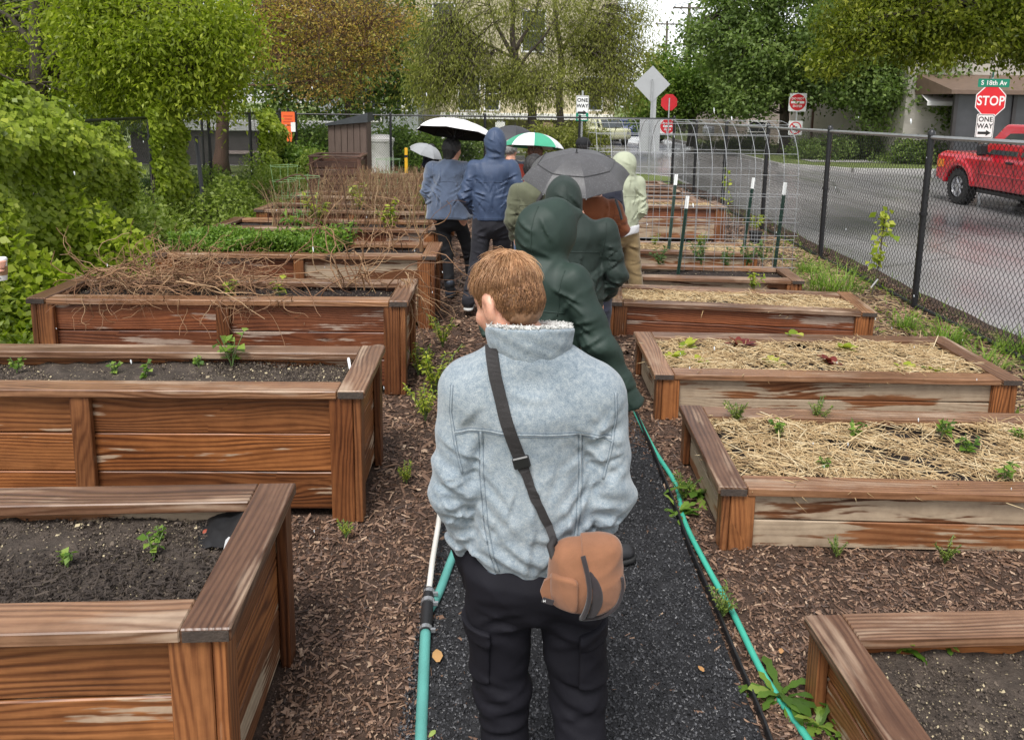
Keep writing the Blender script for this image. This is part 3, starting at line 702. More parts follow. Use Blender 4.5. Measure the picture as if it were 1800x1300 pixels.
def skinmat():
    t = NT('skin'); p = t.obj(); c = t.ramp(t.noise(p, 30, 4, .6), [(.3, (.52, .24, .16)), (.7, (.68, .37, .26))])
    t.set(col=c, rough=.45); t.b.inputs['Subsurface Weight'].default_value = .12; t.b.inputs['Subsurface Radius'].default_value = (.01, .004, .002)
    t.bump(t.noise(p, 400, 2), .08, .002); return t.m
SKIN = skinmat()
def cloth(name, col, var=.15, weave=700.0, rough=.8, wet=0.0, sheen=.2, spec=.3, speck=0.0, bump=.25):
    t = NT(name); p = t.obj(); c0 = np.array(col)
    n = t.noise(p, 7, 5, .6); f = t.noise(p, weave, 2, .5)
    c = t.ramp(t.math('ADD', t.math('MULTIPLY', n, .7), t.math('MULTIPLY', f, .3)), [(.3, tuple(c0 * (1 - var))), (.7, tuple(np.minimum(c0 * (1 + var), 1)))])
    if speck:
        v = t.n('TexVoronoi', {'Scale': 260.0}); t.l(p, v.inputs['Vector'])
        s = t.math('MULTIPLY', t.ramp(v.outputs['Distance'], [(.12, 1), (.25, 0)]), t.ramp(t.n('SeparateColor', {0: v.outputs['Color']}).outputs[0], [(speck, 1), (speck + .02, 0)]))
        c = t.mix(s, c, (.62, .66, .68))
    t.set(col=c, rough=rough, sheen=sheen, spec=spec); t.bump(t.math('ADD', f, t.math('MULTIPLY', n, 1.2)), bump, .003); return t.m
def joints(h=1.75, **o):
    """a standing figure that faces +y; x to its right; overrides by name"""
    k = h / 1.75
    j = dict(pel=(0, 0, .95), chest=(0, 0, 1.30), neck=(0, .0, 1.47), head=(0, .035, 1.635), shL=(-.175, 0, 1.41), elL=(-.225, -.03, 1.13), wrL=(-.19, .08, .93),
             shR=(.175, 0, 1.41), elR=(.225, -.03, 1.13), wrR=(.19, .08, .93), hipL=(-.095, 0, .90), knL=(-.10, .02, .49), anL=(-.10, 0, .09),
             hipR=(.095, 0, .90), knR=(.10, .02, .49), anR=(.10, 0, .09))
    j = {a: np.array(b) * k for a, b in j.items()}; j.update({a: np.array(b) for a, b in o.items() if a in j})
    j['k'] = k; j['yaw'] = o.get('yaw', 0.0); j['pit'] = o.get('pit', .1); j['toeL'] = o.get('toeL', (0, 1)); j['toeR'] = o.get('toeR', (0, 1)); j['heel'] = o.get('heel', (0, 0))
    return j
def body_sdf(j, fingers=False):
    k = j['k']; j = dict(j)
    for s in 'LR': j['wr' + s] = j['el' + s] + (j['wr' + s] - j['el' + s]) * (1.0 if fingers else .62)
    slim = j.get('slim', 0.0)
    def f(X, Y, Z):
        d = head_sdf(X, Y, Z, j['head'], j['yaw'], j['pit'], k)
        d = smin(d, cone(X, Y, Z, j['head'] + np.array((0, -.02, -.05)) * k, j['neck'] + np.array((0, .01, 0)), .052 * k, .055 * k), .03)
        t = cone(X, Y, Z, j['pel'], j['chest'], .125 * k, .14 * k, 1, .72)
        t = smin(t, cone(X, Y, Z, j['shL'] + np.array((.03, 0, -.03)), j['shR'] + np.array((-.03, 0, -.03)), .062 * k, .062 * k), .08)
        t = smin(t, cone(X, Y, Z, j['hipL'], j['hipR'], .10 * k, .10 * k), .06)
        t = smin(t, cone(X, Y, Z, j['chest'], j['neck'] + np.array((0, 0, .04)), .07 * k, .052 * k), .07)
        t = t + slim * np.clip((1.42 - Z) / .1, 0, 1)
        d = smin(d, t, .04)
        for s in 'LR':
            d = smin(d, cone(X, Y, Z, j['sh' + s], j['el' + s], .05 * k, .038 * k), .03)
            d = smin(d, cone(X, Y, Z, j['el' + s], j['wr' + s], .038 * k, .027 * k), .02)
            fw = nrm(j['wr' + s] - j['el' + s]); hd = hand_sdf(X, Y, Z, j['wr' + s], fw, -1 if s == 'L' else 1, k, fingers)
            d = smin(d, hd, .015)
            d = smin(d, cone(X, Y, Z, j['hip' + s], j['kn' + s], .082 * k, .055 * k), .04)
            d = smin(d, cone(X, Y, Z, j['kn' + s], j['an' + s], .054 * k, .036 * k), .03)
            an = j['an' + s]; to = np.array((*j['toe' + s], 0.0)); d = smin(d, cone(X, Y, Z, an - np.array((0, 0, .045 * k)), an + to * .15 * k - np.array((0, 0, .06 * k)), .035 * k, .03 * k), .03)
        return d
    return f
def hand_sdf(X, Y, Z, w, fw, side, k, fine):
    # palm, four unequal fingers with a knuckle bend, thumb from the side of the palm
    fw = np.array(fw); a = nrm(np.cross(fw, (0, 0, 1.)) + 1e-6); b = np.cross(a, fw)
    if not fine:
        return cone(X, Y, Z, w, w + fw * .15 * k, .028 * k, .02 * k)
    d = cone(X, Y, Z, w, w + fw * .08 * k, .022 * k, .03 * k)
    for i, L in enumerate((.062, .072, .067, .05)):
        o = w + fw * .085 * k + a * (i - 1.5) * .019 * k
        m_ = o + fw * L * .5 * k - b * .008; e = m_ + fw * L * .35 * k - b * .03 * k
        d = smin(d, smin(cone(X, Y, Z, o, m_, .0095 * k, .0085 * k), cone(X, Y, Z, m_, e, .0085 * k, .007 * k), .005), .008)
    o = w + fw * .03 * k - a * side * .025 * k
    return smin(d, cone(X, Y, Z, o, o + fw * .05 * k - a * side * .03 * k - b * .015, .012 * k, .009 * k), .01)
def trousers_sdf(j, wide=1.0, amp=.006, seed=1, waist=None, cuff=.06, cz=.01):
    k = j['k']; wz = waist or (j['pel'][2] + .06); rr = np.random.default_rng(seed + 50); crs = []
    for s in 'LR':
        kn, an, hp = j['kn' + s], j['an' + s], j['hip' + s]
        for i in range(13):
            f_ = rr.choice([rr.uniform(-.25, .25), rr.uniform(.6, .95), rr.uniform(-.9, -.5)]); q = kn + (an - kn) * f_ if f_ > 0 else kn + (hp - kn) * -f_
            tl = rr.uniform(-.05, .05); crs.append((q[0] - .08, q[2] - tl, q[0] + .08, q[2] + tl, rr.uniform(.008, .014), rr.uniform(.4, .9) * cz))
    def f(X, Y, Z):
        d = cone(X, Y, Z, j['pel'] + np.array((0, 0, .08)), j['pel'] - np.array((0, 0, .06)), .165 * k, .175 * k, 1, .78)
        for s in 'LR':
            d = smin(d, smin(cone(X, Y, Z, j['hip' + s], j['kn' + s], .105 * k * wide, .082 * k * wide), cone(X, Y, Z, j['kn' + s], j['an' + s], .082 * k * wide, .068 * k * wide), .03), .025)
        d = d - folds(X, Y, Z, amp, 15, seed, (.6, .6, 1.4)) - creases(X, Z, crs)
        return smax(smax(d, Z - wz, .01), cuff - Z, .01)
    return f
def jacket_sdf(j, hem, wid=1.0, flare=0.0, slv=1.0, amp=.006, seed=2, hood=None, collar=True, loose=0.0, depth=.74, ff=17, cr=.010):
    k = j['k']; rr = np.random.default_rng(seed + 100); crs = []
    for s in 'LR':                       # rings of folds on the sleeves, pulls from the armpits
        sg = -1 if s == 'L' else 1; sh, el, wr = j['sh' + s], j['el' + s], j['wr' + s]
        for i in range(12):
            f_ = rr.uniform(.15, 1.9); q = sh + (el - sh) * f_ if f_ < 1 else el + (wr - el) * (f_ - 1)
            tl = rr.uniform(-.06, .06); crs.append((q[0] - .06, q[2] - tl, q[0] + .06, q[2] + tl, rr.uniform(.005, .010), cr * rr.uniform(.6, 1.3)))
        for i in range(5):
            z0 = sh[2] - rr.uniform(.08, .3); crs.append((sh[0] * .95, z0, sh[0] * rr.uniform(.1, .5), z0 - rr.uniform(.03, .16), rr.uniform(.005, .011), cr * rr.uniform(.5, 1.1)))
    for i in range(16):
        x_ = rr.uniform(-.16, .16); z_ = hem + rr.uniform(.02, .42); crs.append((x_, z_, x_ + rr.uniform(-.07, .07), z_ + rr.uniform(.06, .2), rr.uniform(.005, .011), cr * rr.uniform(.5, 1.1)))
    def f(X, Y, Z):
        c, p = j['chest'], j['pel']
        lo = np.array((p[0] * .7 + c[0] * .3, p[1], hem))
        d = cone(X, Y, Z, c + np.array((0, 0, .03)), c * .5 + lo * .5, (.168 + loose) * k * wid, (.168 + loose + flare * .4) * k * wid, 1, depth)
        d = smin(d, cone(X, Y, Z, c * .5 + lo * .5, lo - np.array((0, 0, .05)), (.168 + loose + flare * .4) * k * wid, (.172 + loose + flare) * k * wid, 1, depth), .05)
        d = smin(d, cone(X, Y, Z, j['shL'] + np.array((.03, 0, -.01)), j['shR'] + np.array((-.03, 0, -.01)), .072 * k, .072 * k, 1, 1.1), .07)
        d = smin(d, cone(X, Y, Z, c + np.array((0, 0, .08)), j['neck'] + np.array((0, 0, -.015)), .105 * k, .072 * k), .06)
        for s in 'LR':
            arm = smin(cone(X, Y, Z, j['sh' + s], j['el' + s], .082 * k * slv, .068 * k * slv), cone(X, Y, Z, j['el' + s], j['wr' + s], .068 * k * slv, .052 * k * slv), .03)
            e = nrm(j['wr' + s] - j['el' + s]); w_ = j['wr' + s]
            arm = smax(arm, (X - w_[0]) * e[0] + (Y - w_[1]) * e[1] + (Z - w_[2]) * e[2] - .01, .008)
            sl = np.array(j['sh' + s]) - np.array(j['el' + s])
            tt = np.clip(((X - j['el' + s][0]) * sl[0] + (Y - j['el' + s][1]) * sl[1] + (Z - j['el' + s][2]) * sl[2]) / (sl @ sl), -1, 1)
            arm = arm - amp * .9 * np.sin(tt * 15 + X * 30 + 9 * Y) * np.exp(-tt * tt * 2.2)
            d = smin(d, arm, .022)
        d = d - folds(X, Y, Z, amp, ff, seed, (1, 1, .8))
        d = d - creases(X, Z, crs)
        d = smax(d, hem + .008 * np.sin(X * 9 + 1) - Z, .012)
        if hood: d = smin(d, hood(X, Y, Z), .035)
        return d
    return f
def bounds(j, m=.22):
    P = np.array([j[a] for a in ('pel', 'chest', 'head', 'shL', 'elL', 'wrL', 'shR', 'elR', 'wrR', 'knL', 'anL', 'knR', 'anR')])
    return P.min(0) - np.array((m, m, .12)), P.max(0) + np.array((m, m, .2))
def soft(name, fn, lo, hi, vox, mat, parent, it=1, origin=None):
    V, F = surf(fn, lo, hi, vox); V = relax(V, F, it)
    return link(name, mesh_np(name, V, F, True), mat, parent)
def shoe_sdf(an, to, k, h=.12, heel=0.0):
    to = np.array((*to, 0.0)); an = np.array(an)
    def f(X, Y, Z):
        fl = an[2] - .09 * k
        d = cone(X, Y, Z, (an[0], an[1], fl + .05 * k), (an[0] + to[0] * .17 * k, an[1] + to[1] * .17 * k, fl + .04 * k), .045 * k, .042 * k)
        d = smin(d, cone(X, Y, Z, (an[0], an[1], fl + .05 * k), (an[0], an[1], fl + h * k), .045 * k, .045 * k), .03)
        return smax(smax(d, fl + .028 - Z, .006), Z - fl - (h + .03) * k, .008)
    return f
def sole_sdf(an, to, k):
    to = np.array((*to, 0.0)); an = np.array(an)
    def f(X, Y, Z):
        fl = an[2] - .09 * k
        d = cone(X, Y, Z, (an[0] - to[0] * .02, an[1] - to[1] * .02, fl + .02), (an[0] + to[0] * .175 * k, an[1] + to[1] * .175 * k, fl + .02), .05 * k, .047 * k)
        return smax(smax(d, fl + .002 - Z, .004), Z - fl - .03, .004)
    return f
def shoes(j, mat, sole, parent, k, vox=.012, h=.10):
    for s in 'LR':
        an, to = j['an' + s], j['toe' + s]
        lo = np.minimum(an, an + np.array((*to, 0)) * .2) - .09 * k; hi = np.maximum(an, an + np.array((*to, 0)) * .2) + .09 * k; lo[2] = an[2] - .12 * k; hi[2] = an[2] + (h + .06) * k
        o = soft('shoe', shoe_sdf(an, to, k, h), lo, hi, vox, mat, parent)
        soft('sole', sole_sdf(an, to, k), lo, hi, vox, sole, o)
# ------------------------------------------------------------ people
DENIM = None
def denim_mat():
    t = NT('washed_denim'); p = t.obj()
    big = t.noise(p, 4.5, 5, .6); mot = t.noise(p, 80, 4, .65); tw = t.noise(t.map(p, (1, 1, 1), rot=(0, R(35), 0)), 420, 2, .5)
    sep = t.n('SeparateXYZ', {0: p})
    s = t.math('ADD', t.math('MULTIPLY', big, .27), t.math('ADD', t.math('MULTIPLY', mot, .42), t.math('MULTIPLY', tw, .42)))
    c = t.ramp(s, [(.36, (.105, .142, .178)), (.5, (.20, .243, .28)), (.62, (.30, .337, .36)), (.76, (.43, .45, .455))])
    t.set(col=c, rough=.9, sheen=.25, spec=.2); t.bump(t.math('ADD', t.math('MULTIPLY', mot, .8), tw), .35, .004); return t.m
DENIM = denim_mat()
SHERPA = smat('sherpa_fleece', (.74, .73, .70), .95, .15, 60, .9, 220, bd=.01)
STITCH = smat('dark_stitching', (.13, .165, .20), .9, .3, 300)
PANTS = cloth('black_work_trousers', (.0085, .008, .0115), .35, 900, .75, spec=.18, sheen=0.0)
SHOE_B = smat('black_shoe_leather', (.02, .02, .022), .5, .3, 30); SOLE_B = smat('black_rubber_sole', (.015, .015, .015), .7, .3); SOLE_W = smat('white_rubber_sole', (.6, .6, .58), .6, .15)
HAIRM = rnd_mat('ginger_blond_hair', [(.11, .048, .021), (.25, .120, .055), (.40, .215, .105), (.54, .33, .18)], .42)
STRAPM = smat('black_webbing', (.022, .019, .019), .75, .25, 200, .3, 500)
HX, HY = .06, 1.9
def hero():
    t = thing('person', 'person in a light denim jacket with sherpa collar, back to the camera', 'person', (HX, HY, 0))
    j = joints(1.75, head=(-.066, .03, 1.60), neck=(-.012, -.01, 1.45), chest=(.0, .0, 1.26), pel=(.008, .01, .93), shL=(-.172, .0, 1.365), shR=(.172, -.0, 1.345),
               elL=(-.200, -.02, 1.10), wrL=(-.172, .04, .905), elR=(.203, -.02, 1.09), wrR=(.178, .05, .93),
               hipL=(-.085, .01, .86), hipR=(.10, .01, .86), knL=(-.072, .04, .47), anL=(-.045, .0, .09), knR=(.142, .02, .47), anR=(.17, -.10, .10), yaw=R(40), pit=R(25))
    lo, hi = bounds(j)
    body = soft('body', body_sdf(dict(j, slim=.045)), lo, hi, .007, SKIN, t)
    # jacket
    HCR = [(-.16, 1.20, -.05, 1.10, .011, .007), (-.15, 1.14, -.02, 1.02, .012, .008), (.15, 1.18, .06, 1.07, .011, .007), (.155, 1.12, .03, 1.00, .012, .008), (-.11, 1.00, .06, .955, .012, .008), (-.02, 1.03, .13, .97, .012, .008),
           (-.13, .97, -.02, .935, .010, .007), (.02, .945, .14, .955, .010, .007), (-.235, 1.16, -.16, 1.12, .010, .009), (-.24, 1.08, -.15, 1.10, .011, .010), (-.235, 1.02, -.14, 1.055, .011, .010), (-.22, .965, -.14, .985, .010, .009), (-.21, .93, -.13, .94, .009, .008),
           (.24, 1.16, .16, 1.11, .010, .009), (.245, 1.07, .15, 1.09, .011, .010), (.24, 1.01, .145, 1.05, .011, .010), (.225, .965, .14, .985, .010, .009), (-.08, 1.40, .05, 1.385, .010, .004), (-.20, 1.30, -.12, 1.36, .010, .005), (.20, 1.28, .13, 1.345, .010, .005)]
    def jk(X, Y, Z):
        d = jacket_sdf(j, .862, .97, .0, .93, .0045, 5, None, depth=.74, ff=14, cr=.0058)(X, Y, Z)
        for sx in (-1, 1): d = smin(d, cone(X, Y, Z, (-.012 + sx * .03, -.02, 1.47), (sx * .14, -.005, 1.375), .062, .07), .05)
        # elbow and underarm pull folds
        d -= .0055 * np.exp(-((Z - 1.06) / .15) ** 2) * np.clip((np.abs(X) - .13) / .06, 0, 1) * np.sin(Z * 62 - np.abs(X) * 55 + 14 * Y + 1.5 * np.sin(Z * 23 + X * 9))
        d -= .004 * np.exp(-((np.abs(X) - .15) / .05) ** 2) * np.exp(-((Z - 1.2) / .12) ** 2) * np.sin(np.abs(X) * 95 + Z * 45)
        # blouson: fullness above a tight waistband
        d -= .010 * np.exp(-((Z - .945) / .035) ** 2) * (np.abs(X) < .2)
        d += .006 * np.exp(-((Z - .895) / .02) ** 2)
        d -= .72 * creases(X, Z, HCR)
        d -= .0045 * np.exp(-((Z - .93) / .05) ** 2) * np.sin(X * 70 + 4 * np.sin(Z * 40))
        return d
    V, F = surf(jk, lo, hi, .0065); V = relax(V, F, 1)
    jo = link('jacket', mesh_np('jacket', V, F, True), DENIM, t)
    bvh = BVHTree.FromPolygons([tuple(p) for p in V], [tuple(int(i) for i in f) for f in F])
    def back(x, z, off=.002, y0=-1.0):
        h = bvh.ray_cast(Vector((x, y0, z)), Vector((0, 1, 0)))
        if h[0] is None: h = bvh.find_nearest(Vector((x, -.1, z)))
        return h[0] + h[1] * off, h[1]
    def seam(P, name='seam', r=.0009, n=36, gap=.0055, mat=STITCH):
        # a lapped seam: two rows of stitching on a raised fold
        Q = []
        for i in range(n + 1):
            s = i / n * (len(P) - 1); a = min(int(s), len(P) - 2); f = s - a
            Q.append((P[a][0] + (P[a + 1][0] - P[a][0]) * f, P[a][1] + (P[a + 1][1] - P[a][1]) * f))
        dx, dz = Q[-1][0] - Q[0][0], Q[-1][1] - Q[0][1]; L = math.hypot(dx, dz); ox, oz = -dz / L * gap, dx / L * gap
        o = MB()
        for s in (-1, 1): o.tube([back(x + ox * s, z + oz * s, .001)[0] for x, z in Q], r, 5)
        so = o.build(name, mat, jo)
        f = MB(); f.tube([back(x, z, -.0016)[0] for x, z in Q], .0042, 6); f.build('seam_fold', DENIM, so, smooth=True)
    seam([(-.200, 1.278), (-.12, 1.292), (0, 1.298), (.11, 1.290), (.198, 1.268)])
    seam([(-.132, 1.287), (-.128, 1.16), (-.115, 1.03), (-.098, .95)]); seam([(.118, 1.285), (.122, 1.16), (.115, 1.03), (.10, .95)])
    seam([(-.098, .95), (-.085, .905)], n=8)
    seam([(-.15, .893), (0, .888), (.15, .893)], gap=.004); seam([(-.150, .868), (0, .866), (.15, .868)], gap=.002)
    seam([(-.205, 1.40), (-.208, 1.33), (-.196, 1.25), (-.178, 1.17)], n=24, gap=.003); seam([(.205, 1.385), (.208, 1.32), (.197, 1.24), (.18, 1.16)], n=24, gap=.003)
    # stand collar, turned up, lined with fleece
    def collar(ro, ri, z0, z1, amp=0.0, tilt=.0):
        def f(X, Y, Z):
            zc = Z - tilt * (Y + .06); ax = -.012 + (Z - 1.46) * .02
            g = .5 + .5 * np.tanh((Z - 1.49) / .03)
            r = np.sqrt(((X - ax) / 1.16) ** 2 + (Y + .005) ** 2) 
            rr = ro + .012 * g
            d = np.abs(r - (rr + ri + .012 * g * 0) / 2) - (rr - ri) / 2 + .004
            d -= amp * (np.sin(X * 120 + Z * 40) * np.sin(Y * 130 + Z * 60) + np.sin(Z * 160 + X * 70))
            return smax(smax(d, z0 - zc, .004), zc - z1, .006)
        return f
    soft('collar', lambda X, Y, Z: collar(.092, .075, 1.455, 1.548, .0008, -.22)(X, Y, Z) - folds(X, Y, Z, .0022, 30, 3), (-.16, -.16, 1.38), (.16, .16, 1.60), .0045, DENIM, jo)
    soft('fleece_lining', collar(.081, .062, 1.46, 1.556, .0018, -.22), (-.16, -.16, 1.38), (.16, .16, 1.60), .004, SHERPA, jo, 0)
    # curly tufts on the fleece edge
    n = 900; a = rng.uniform(0, 6.283, n); r0 = rng.uniform(.070, .090, n); zz = 1.549 + rng.uniform(-.004, .004, n)
    P = np.stack([-.012 + np.cos(a) * r0 * 1.16, -.005 + np.sin(a) * r0, zz + .0], 1); P[:, 2] += -.22 * (P[:, 1] + .06)
    D = rdir(n) * .6 + np.stack([np.cos(a), np.sin(a), .5 + 0 * a], 1); pts = np.stack([P, P + nrm(D) * .006, P + nrm(D + rdir(n) * .8) * .011], 1)
    link('fleece_tufts', mesh_np('fleece_tufts', *tubes_vf(pts, np.array([[.0022, .0022, .0008]]), 4), True), SHERPA, jo)
    # trousers with cargo pockets
    def tr(X, Y, Z):
        d = trousers_sdf(j, .94, .005, 11, waist=.96, cuff=.05, cz=.0055)(X, Y, Z) + .022 * np.clip((Z - .865) / .05, 0, 1)
        for s_ in 'LR':
            fw = nrm(j['wr' + s_] - j['el' + s_]); d = smin(d, cone(X, Y, Z, j['wr' + s_] - fw * .02, j['wr' + s_] + fw * .14, .048, .036), .02)
        d -= .003 * np.exp(-((Z - .74) / .07) ** 2) * np.sin(Z * 60 + np.abs(X) * 40)
        d -= .004 * np.exp(-((Z - .46) / .09) ** 2) * np.sin(Z * 70 + X * 32)
        return d
    V2, F2 = surf(tr, lo, hi, .0075); V2 = relax(V2, F2, 1)
    to = link('trousers', mesh_np('trousers', V2, F2, True), PANTS, t)
    for sx in (-1, 1):
        x0 = -.085 if sx < 0 else .115
        def pk(X, Y, Z, x0=x0, sx=sx):
            d0 = tr(X, Y, Z) - .009
            cx = x0 + sx * .075
            b = smax(np.abs(X - cx) - .055, np.abs(Z - .62) - .085, .012)
            return smax(d0, b, .006)
        V3, F3 = surf(pk, (x0 + sx * .075 - .09, -.2, .5), (x0 + sx * .075 + .09, .2, .74), .006)
        po = link('cargo_pocket', mesh_np('cargo_pocket', V3, F3, True), PANTS, to)
        def fl(X, Y, Z, x0=x0, sx=sx):
            return smax(tr(X, Y, Z) - .015, smax(np.abs(X - x0 - sx * .075) - .058, np.abs(Z - .69) - .025, .008), .005)
        V3, F3 = surf(fl, (x0 + sx * .075 - .09, -.2, .64), (x0 + sx * .075 + .09, .2, .74), .006)
        link('pocket_flap', mesh_np('pocket_flap', V3, F3, True), PANTS, po)
    shoes(j, SHOE_B, SOLE_B, t, 1.0, .009)
    # hair: a close cap, then locks that fall from the crown
    hc = Vector(j['head']); M = Matrix.Rotation(j['yaw'], 3, 'Z') @ Matrix.Rotation(-j['pit'], 3, 'X'); Mi = np.array(M.transposed())
    def hl(X, Y, Z):
        px, py, pz = X - hc.x, Y - hc.y, Z - hc.z
        return [Mi[i, 0] * px + Mi[i, 1] * py + Mi[i, 2] * pz for i in range(3)]
    def capf(X, Y, Z):
        x, y, z = hl(X, Y, Z)
        d = ell(x, y, z, (0, -.006, .03), (.0775, .0985, .095))
        d = smin(d, ell(x, y, z, (0, -.045, -.02), (.062, .05, .066)), .02)
        front = y - .062 - .25 * (z - .02)            # hairline
        side = -(z + .035 + np.where(y > -.025, (y + .025) * 1.2, 0) + .35 * np.minimum(0, y + .03))
        nape = -(z + .088)
        d = smax(d, smin(smax(front, -(z - .055), .02), front, .001), .01)
        d = smax(d, np.where(y > -.03, side, nape), .012)
        d -= .0018 * np.sin(x * 260 + 3 * np.sin(z * 60)) * np.sin(y * 90)
        return d
    ho = soft('hair', capf, np.array(hc) - .15, np.array(hc) + .15, .005, smat('hair_root', (.20, .105, .055), .55, .4, 60), t)
    n = 16000; th = rng.uniform(0, 6.283, n); ph = np.arccos(1 - rng.random(n) * 1.85)
    top = ph < 1.15
    d0 = np.stack([np.sin(ph) * np.cos(th), np.sin(ph) * np.sin(th), np.cos(ph)], 1)
    keep = (d0[:, 2] > -.85) & ~((d0[:, 1] > .45) & (d0[:, 2] < .45)) & ~((d0[:, 1] > -.25) & (d0[:, 2] < -.25)); d0 = d0[keep]; top = top[keep]; n = len(d0)
    rad = np.array([.0765, .0985, .094]); cen = np.array([0, -.006, .03]); crown = nrm(np.array([[.02, -.45, .9]]))
    flow = d0 - crown; flow -= d0 * (flow * d0).sum(1, keepdims=True); clumpn = np.stack([np.sin(d0[:, 0] * 23 + 5 * d0[:, 1]), np.sin(d0[:, 1] * 19 + 3), np.sin(d0[:, 2] * 21 + d0[:, 0] * 9)], 1); flow = nrm(flow + .13 * clumpn + rng.normal(0, .09, (n, 3)) + np.array([-.12, .0, -.25]))
    sm = np.clip((d0[:, 2] + .25) / .8, 0, 1); Ls = (.009 + .036 * sm * sm * (3 - 2 * sm)) * rng.uniform(.7, 1.25, n); lift = np.where(d0[:, 2] > .25, .20, .10) + rng.normal(0, .05, n) + .25 * np.exp(-((d0 - crown) ** 2).sum(1) / .08)
    pts = []
    low = np.clip((-.05 - d0[:, 2]) / .4, 0, 1)[:, None]; p = d0 * rad * (1.02 + .075 * low) + cen + np.array([0, -.006, -.012]) * low; dirv = nrm(flow + d0 * lift[:, None])
    for s in range(5):
        pts.append(p); p = p + dirv * (Ls / 4)[:, None]
        q = (p - cen) / rad; ql = np.linalg.norm(q, axis=1, keepdims=True)
        qm = 1.03 + .06 * low; p = np.where(ql < qm, cen + q / ql * qm * rad, p); nn_ = nrm(q)
        dirv = nrm(dirv + nrm(flow) * .1 - nn_ * (.16 + .1 * s) + rng.normal(0, .06, (n, 3)))
    P = np.stack(pts, 1) @ np.array(M).T + np.array(hc)
    wr_ = rng.uniform(.0006, .0012, n)[:, None] * np.array([[1, 1.1, .9, .6, .12]])
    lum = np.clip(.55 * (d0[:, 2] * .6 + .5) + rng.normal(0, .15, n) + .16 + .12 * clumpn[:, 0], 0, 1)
    V4, F4 = tubes_vf(P, wr_, 3)
    link('hair_locks', mesh_np('hair_locks', V4, F4, True, rnd=np.repeat(lum, 12)), HAIRM, ho)
    return t, j, bvh, back
HERO, HJ, HBVH, hback = hero()
# ------------------------------------------------------------ canvas shoulder bag
BAGM = cloth('tan_canvas', (.235, .105, .055), .3, 600, .85, spec=.2, bump=.3); PIPE = cloth('dark_binding', (.026, .020, .022), .25, 600, .8)
def bag():
    t = thing('shoulder_bag', 'tan canvas shoulder bag with dark binding on a black strap', 'bag', (HX + .130, HY - .180, .962))
    rot = Matrix.Rotation(R(14), 3, 'Y')
    def bf(X, Y, Z, g=0.0, yo=0.0):
        x, z = X, Z
        d = ell(X, Y, Z, (0, 0, -.015), (.108 + g, .062 + g, .105 + g))
        d = smin(d, cone(X, Y, Z, (-.045, .01, .05), (.05, .01, .075), .038 + g, .04 + g), .05)
        d = smax(d, Z - .105 - g, .02)
        return d - folds(X, Y, Z, .0035, 28, 9)
    b = soft('pouch', bf, (-.16, -.12, -.16), (.16, .12, .16), .005, BAGM, t)
    def flap(X, Y, Z):
        d = bf(X, Y, Z, .007)
        return smax(smax(d, -(X - .0 + .015 * np.sin(Z * 20)), .004), Y - .045, .004)
    soft('flap', flap, (-.16, -.12, -.16), (.16, .12, .16), .0045, BAGM, t)
    def dark(X, Y, Z):
        d = bf(X, Y, Z, .010)
        q = np.clip(1 - ((Z + .035) / .088) ** 2, 0, 1)
        return smax(smax(d, np.abs(X - .004 - .026 * q) - .019 * np.sqrt(q) + .003, .004), Y - .0, .003)
    soft('dark_panel', dark, (-.16, -.12, -.16), (.16, .12, .16), .0045, PIPE, t)
    vb, fb = surf(lambda X, Y, Z: bf(X, Y, Z, .008), (-.16, -.12, -.16), (.16, .12, .16), .006)
    bv = BVHTree.FromPolygons([tuple(p) for p in vb], [tuple(int(i) for i in f) for f in fb])
    def pj(x, z, off=.002):
        h = bv.ray_cast(Vector((x, -.3, z)), Vector((0, 1, 0)))
        if h[0] is None: h = bv.find_nearest(Vector((x, -.05, z)))
        return h[0] + h[1] * off
    MB().tube([pj(-.012 + .018 * math.sin(s * 3.1) , .085 - s * .19) for s in np.linspace(0, 1, 16)], .0075, 6).build('piping', PIPE, t, smooth=True)
    MB().tube([pj(.098 * math.cos(q) + .002, .1 * math.sin(q) - .012, .004) for q in np.linspace(.25, -1.75, 20)], .005, 6).build('piping', PIPE, t, smooth=True)
    # small outer pocket with a loop tab
    def pocket(X, Y, Z):
        d = bf(X, Y, Z, .012); return smax(d, smax(np.abs(X + .062) - .038, np.abs(Z + .03) - .055, .02), .006)
    po = soft('outer_pocket', pocket, (-.16, -.12, -.16), (.16, .12, .16), .005, BAGM, t)
    tb = MB(); prof = [(-.098, .012), (-.118, -.004), (-.128, -.035), (-.118, -.062), (-.096, -.070), (-.088, -.045), (-.086, -.01)]
    tb.prism(prof, .012, Matrix.Translation((0, -.045, 0)) @ Matrix.Rotation(R(-10), 4, 'Z')); tab = tb.build('tab', BAGM, po)
    pt = MB().box((-.106, -.0385, -.046), (.032, .003, .015), Matrix.Rotation(R(18), 4, 'Y')).build('name_patch', PIPE, tab, Matrix.Translation((0, -.016, 0)))
    wm = smat('patch_thread', (.55, .52, .48), .8, .1)
    return t
BAG = bag(); BAG.scale = (.87, .9, .87)
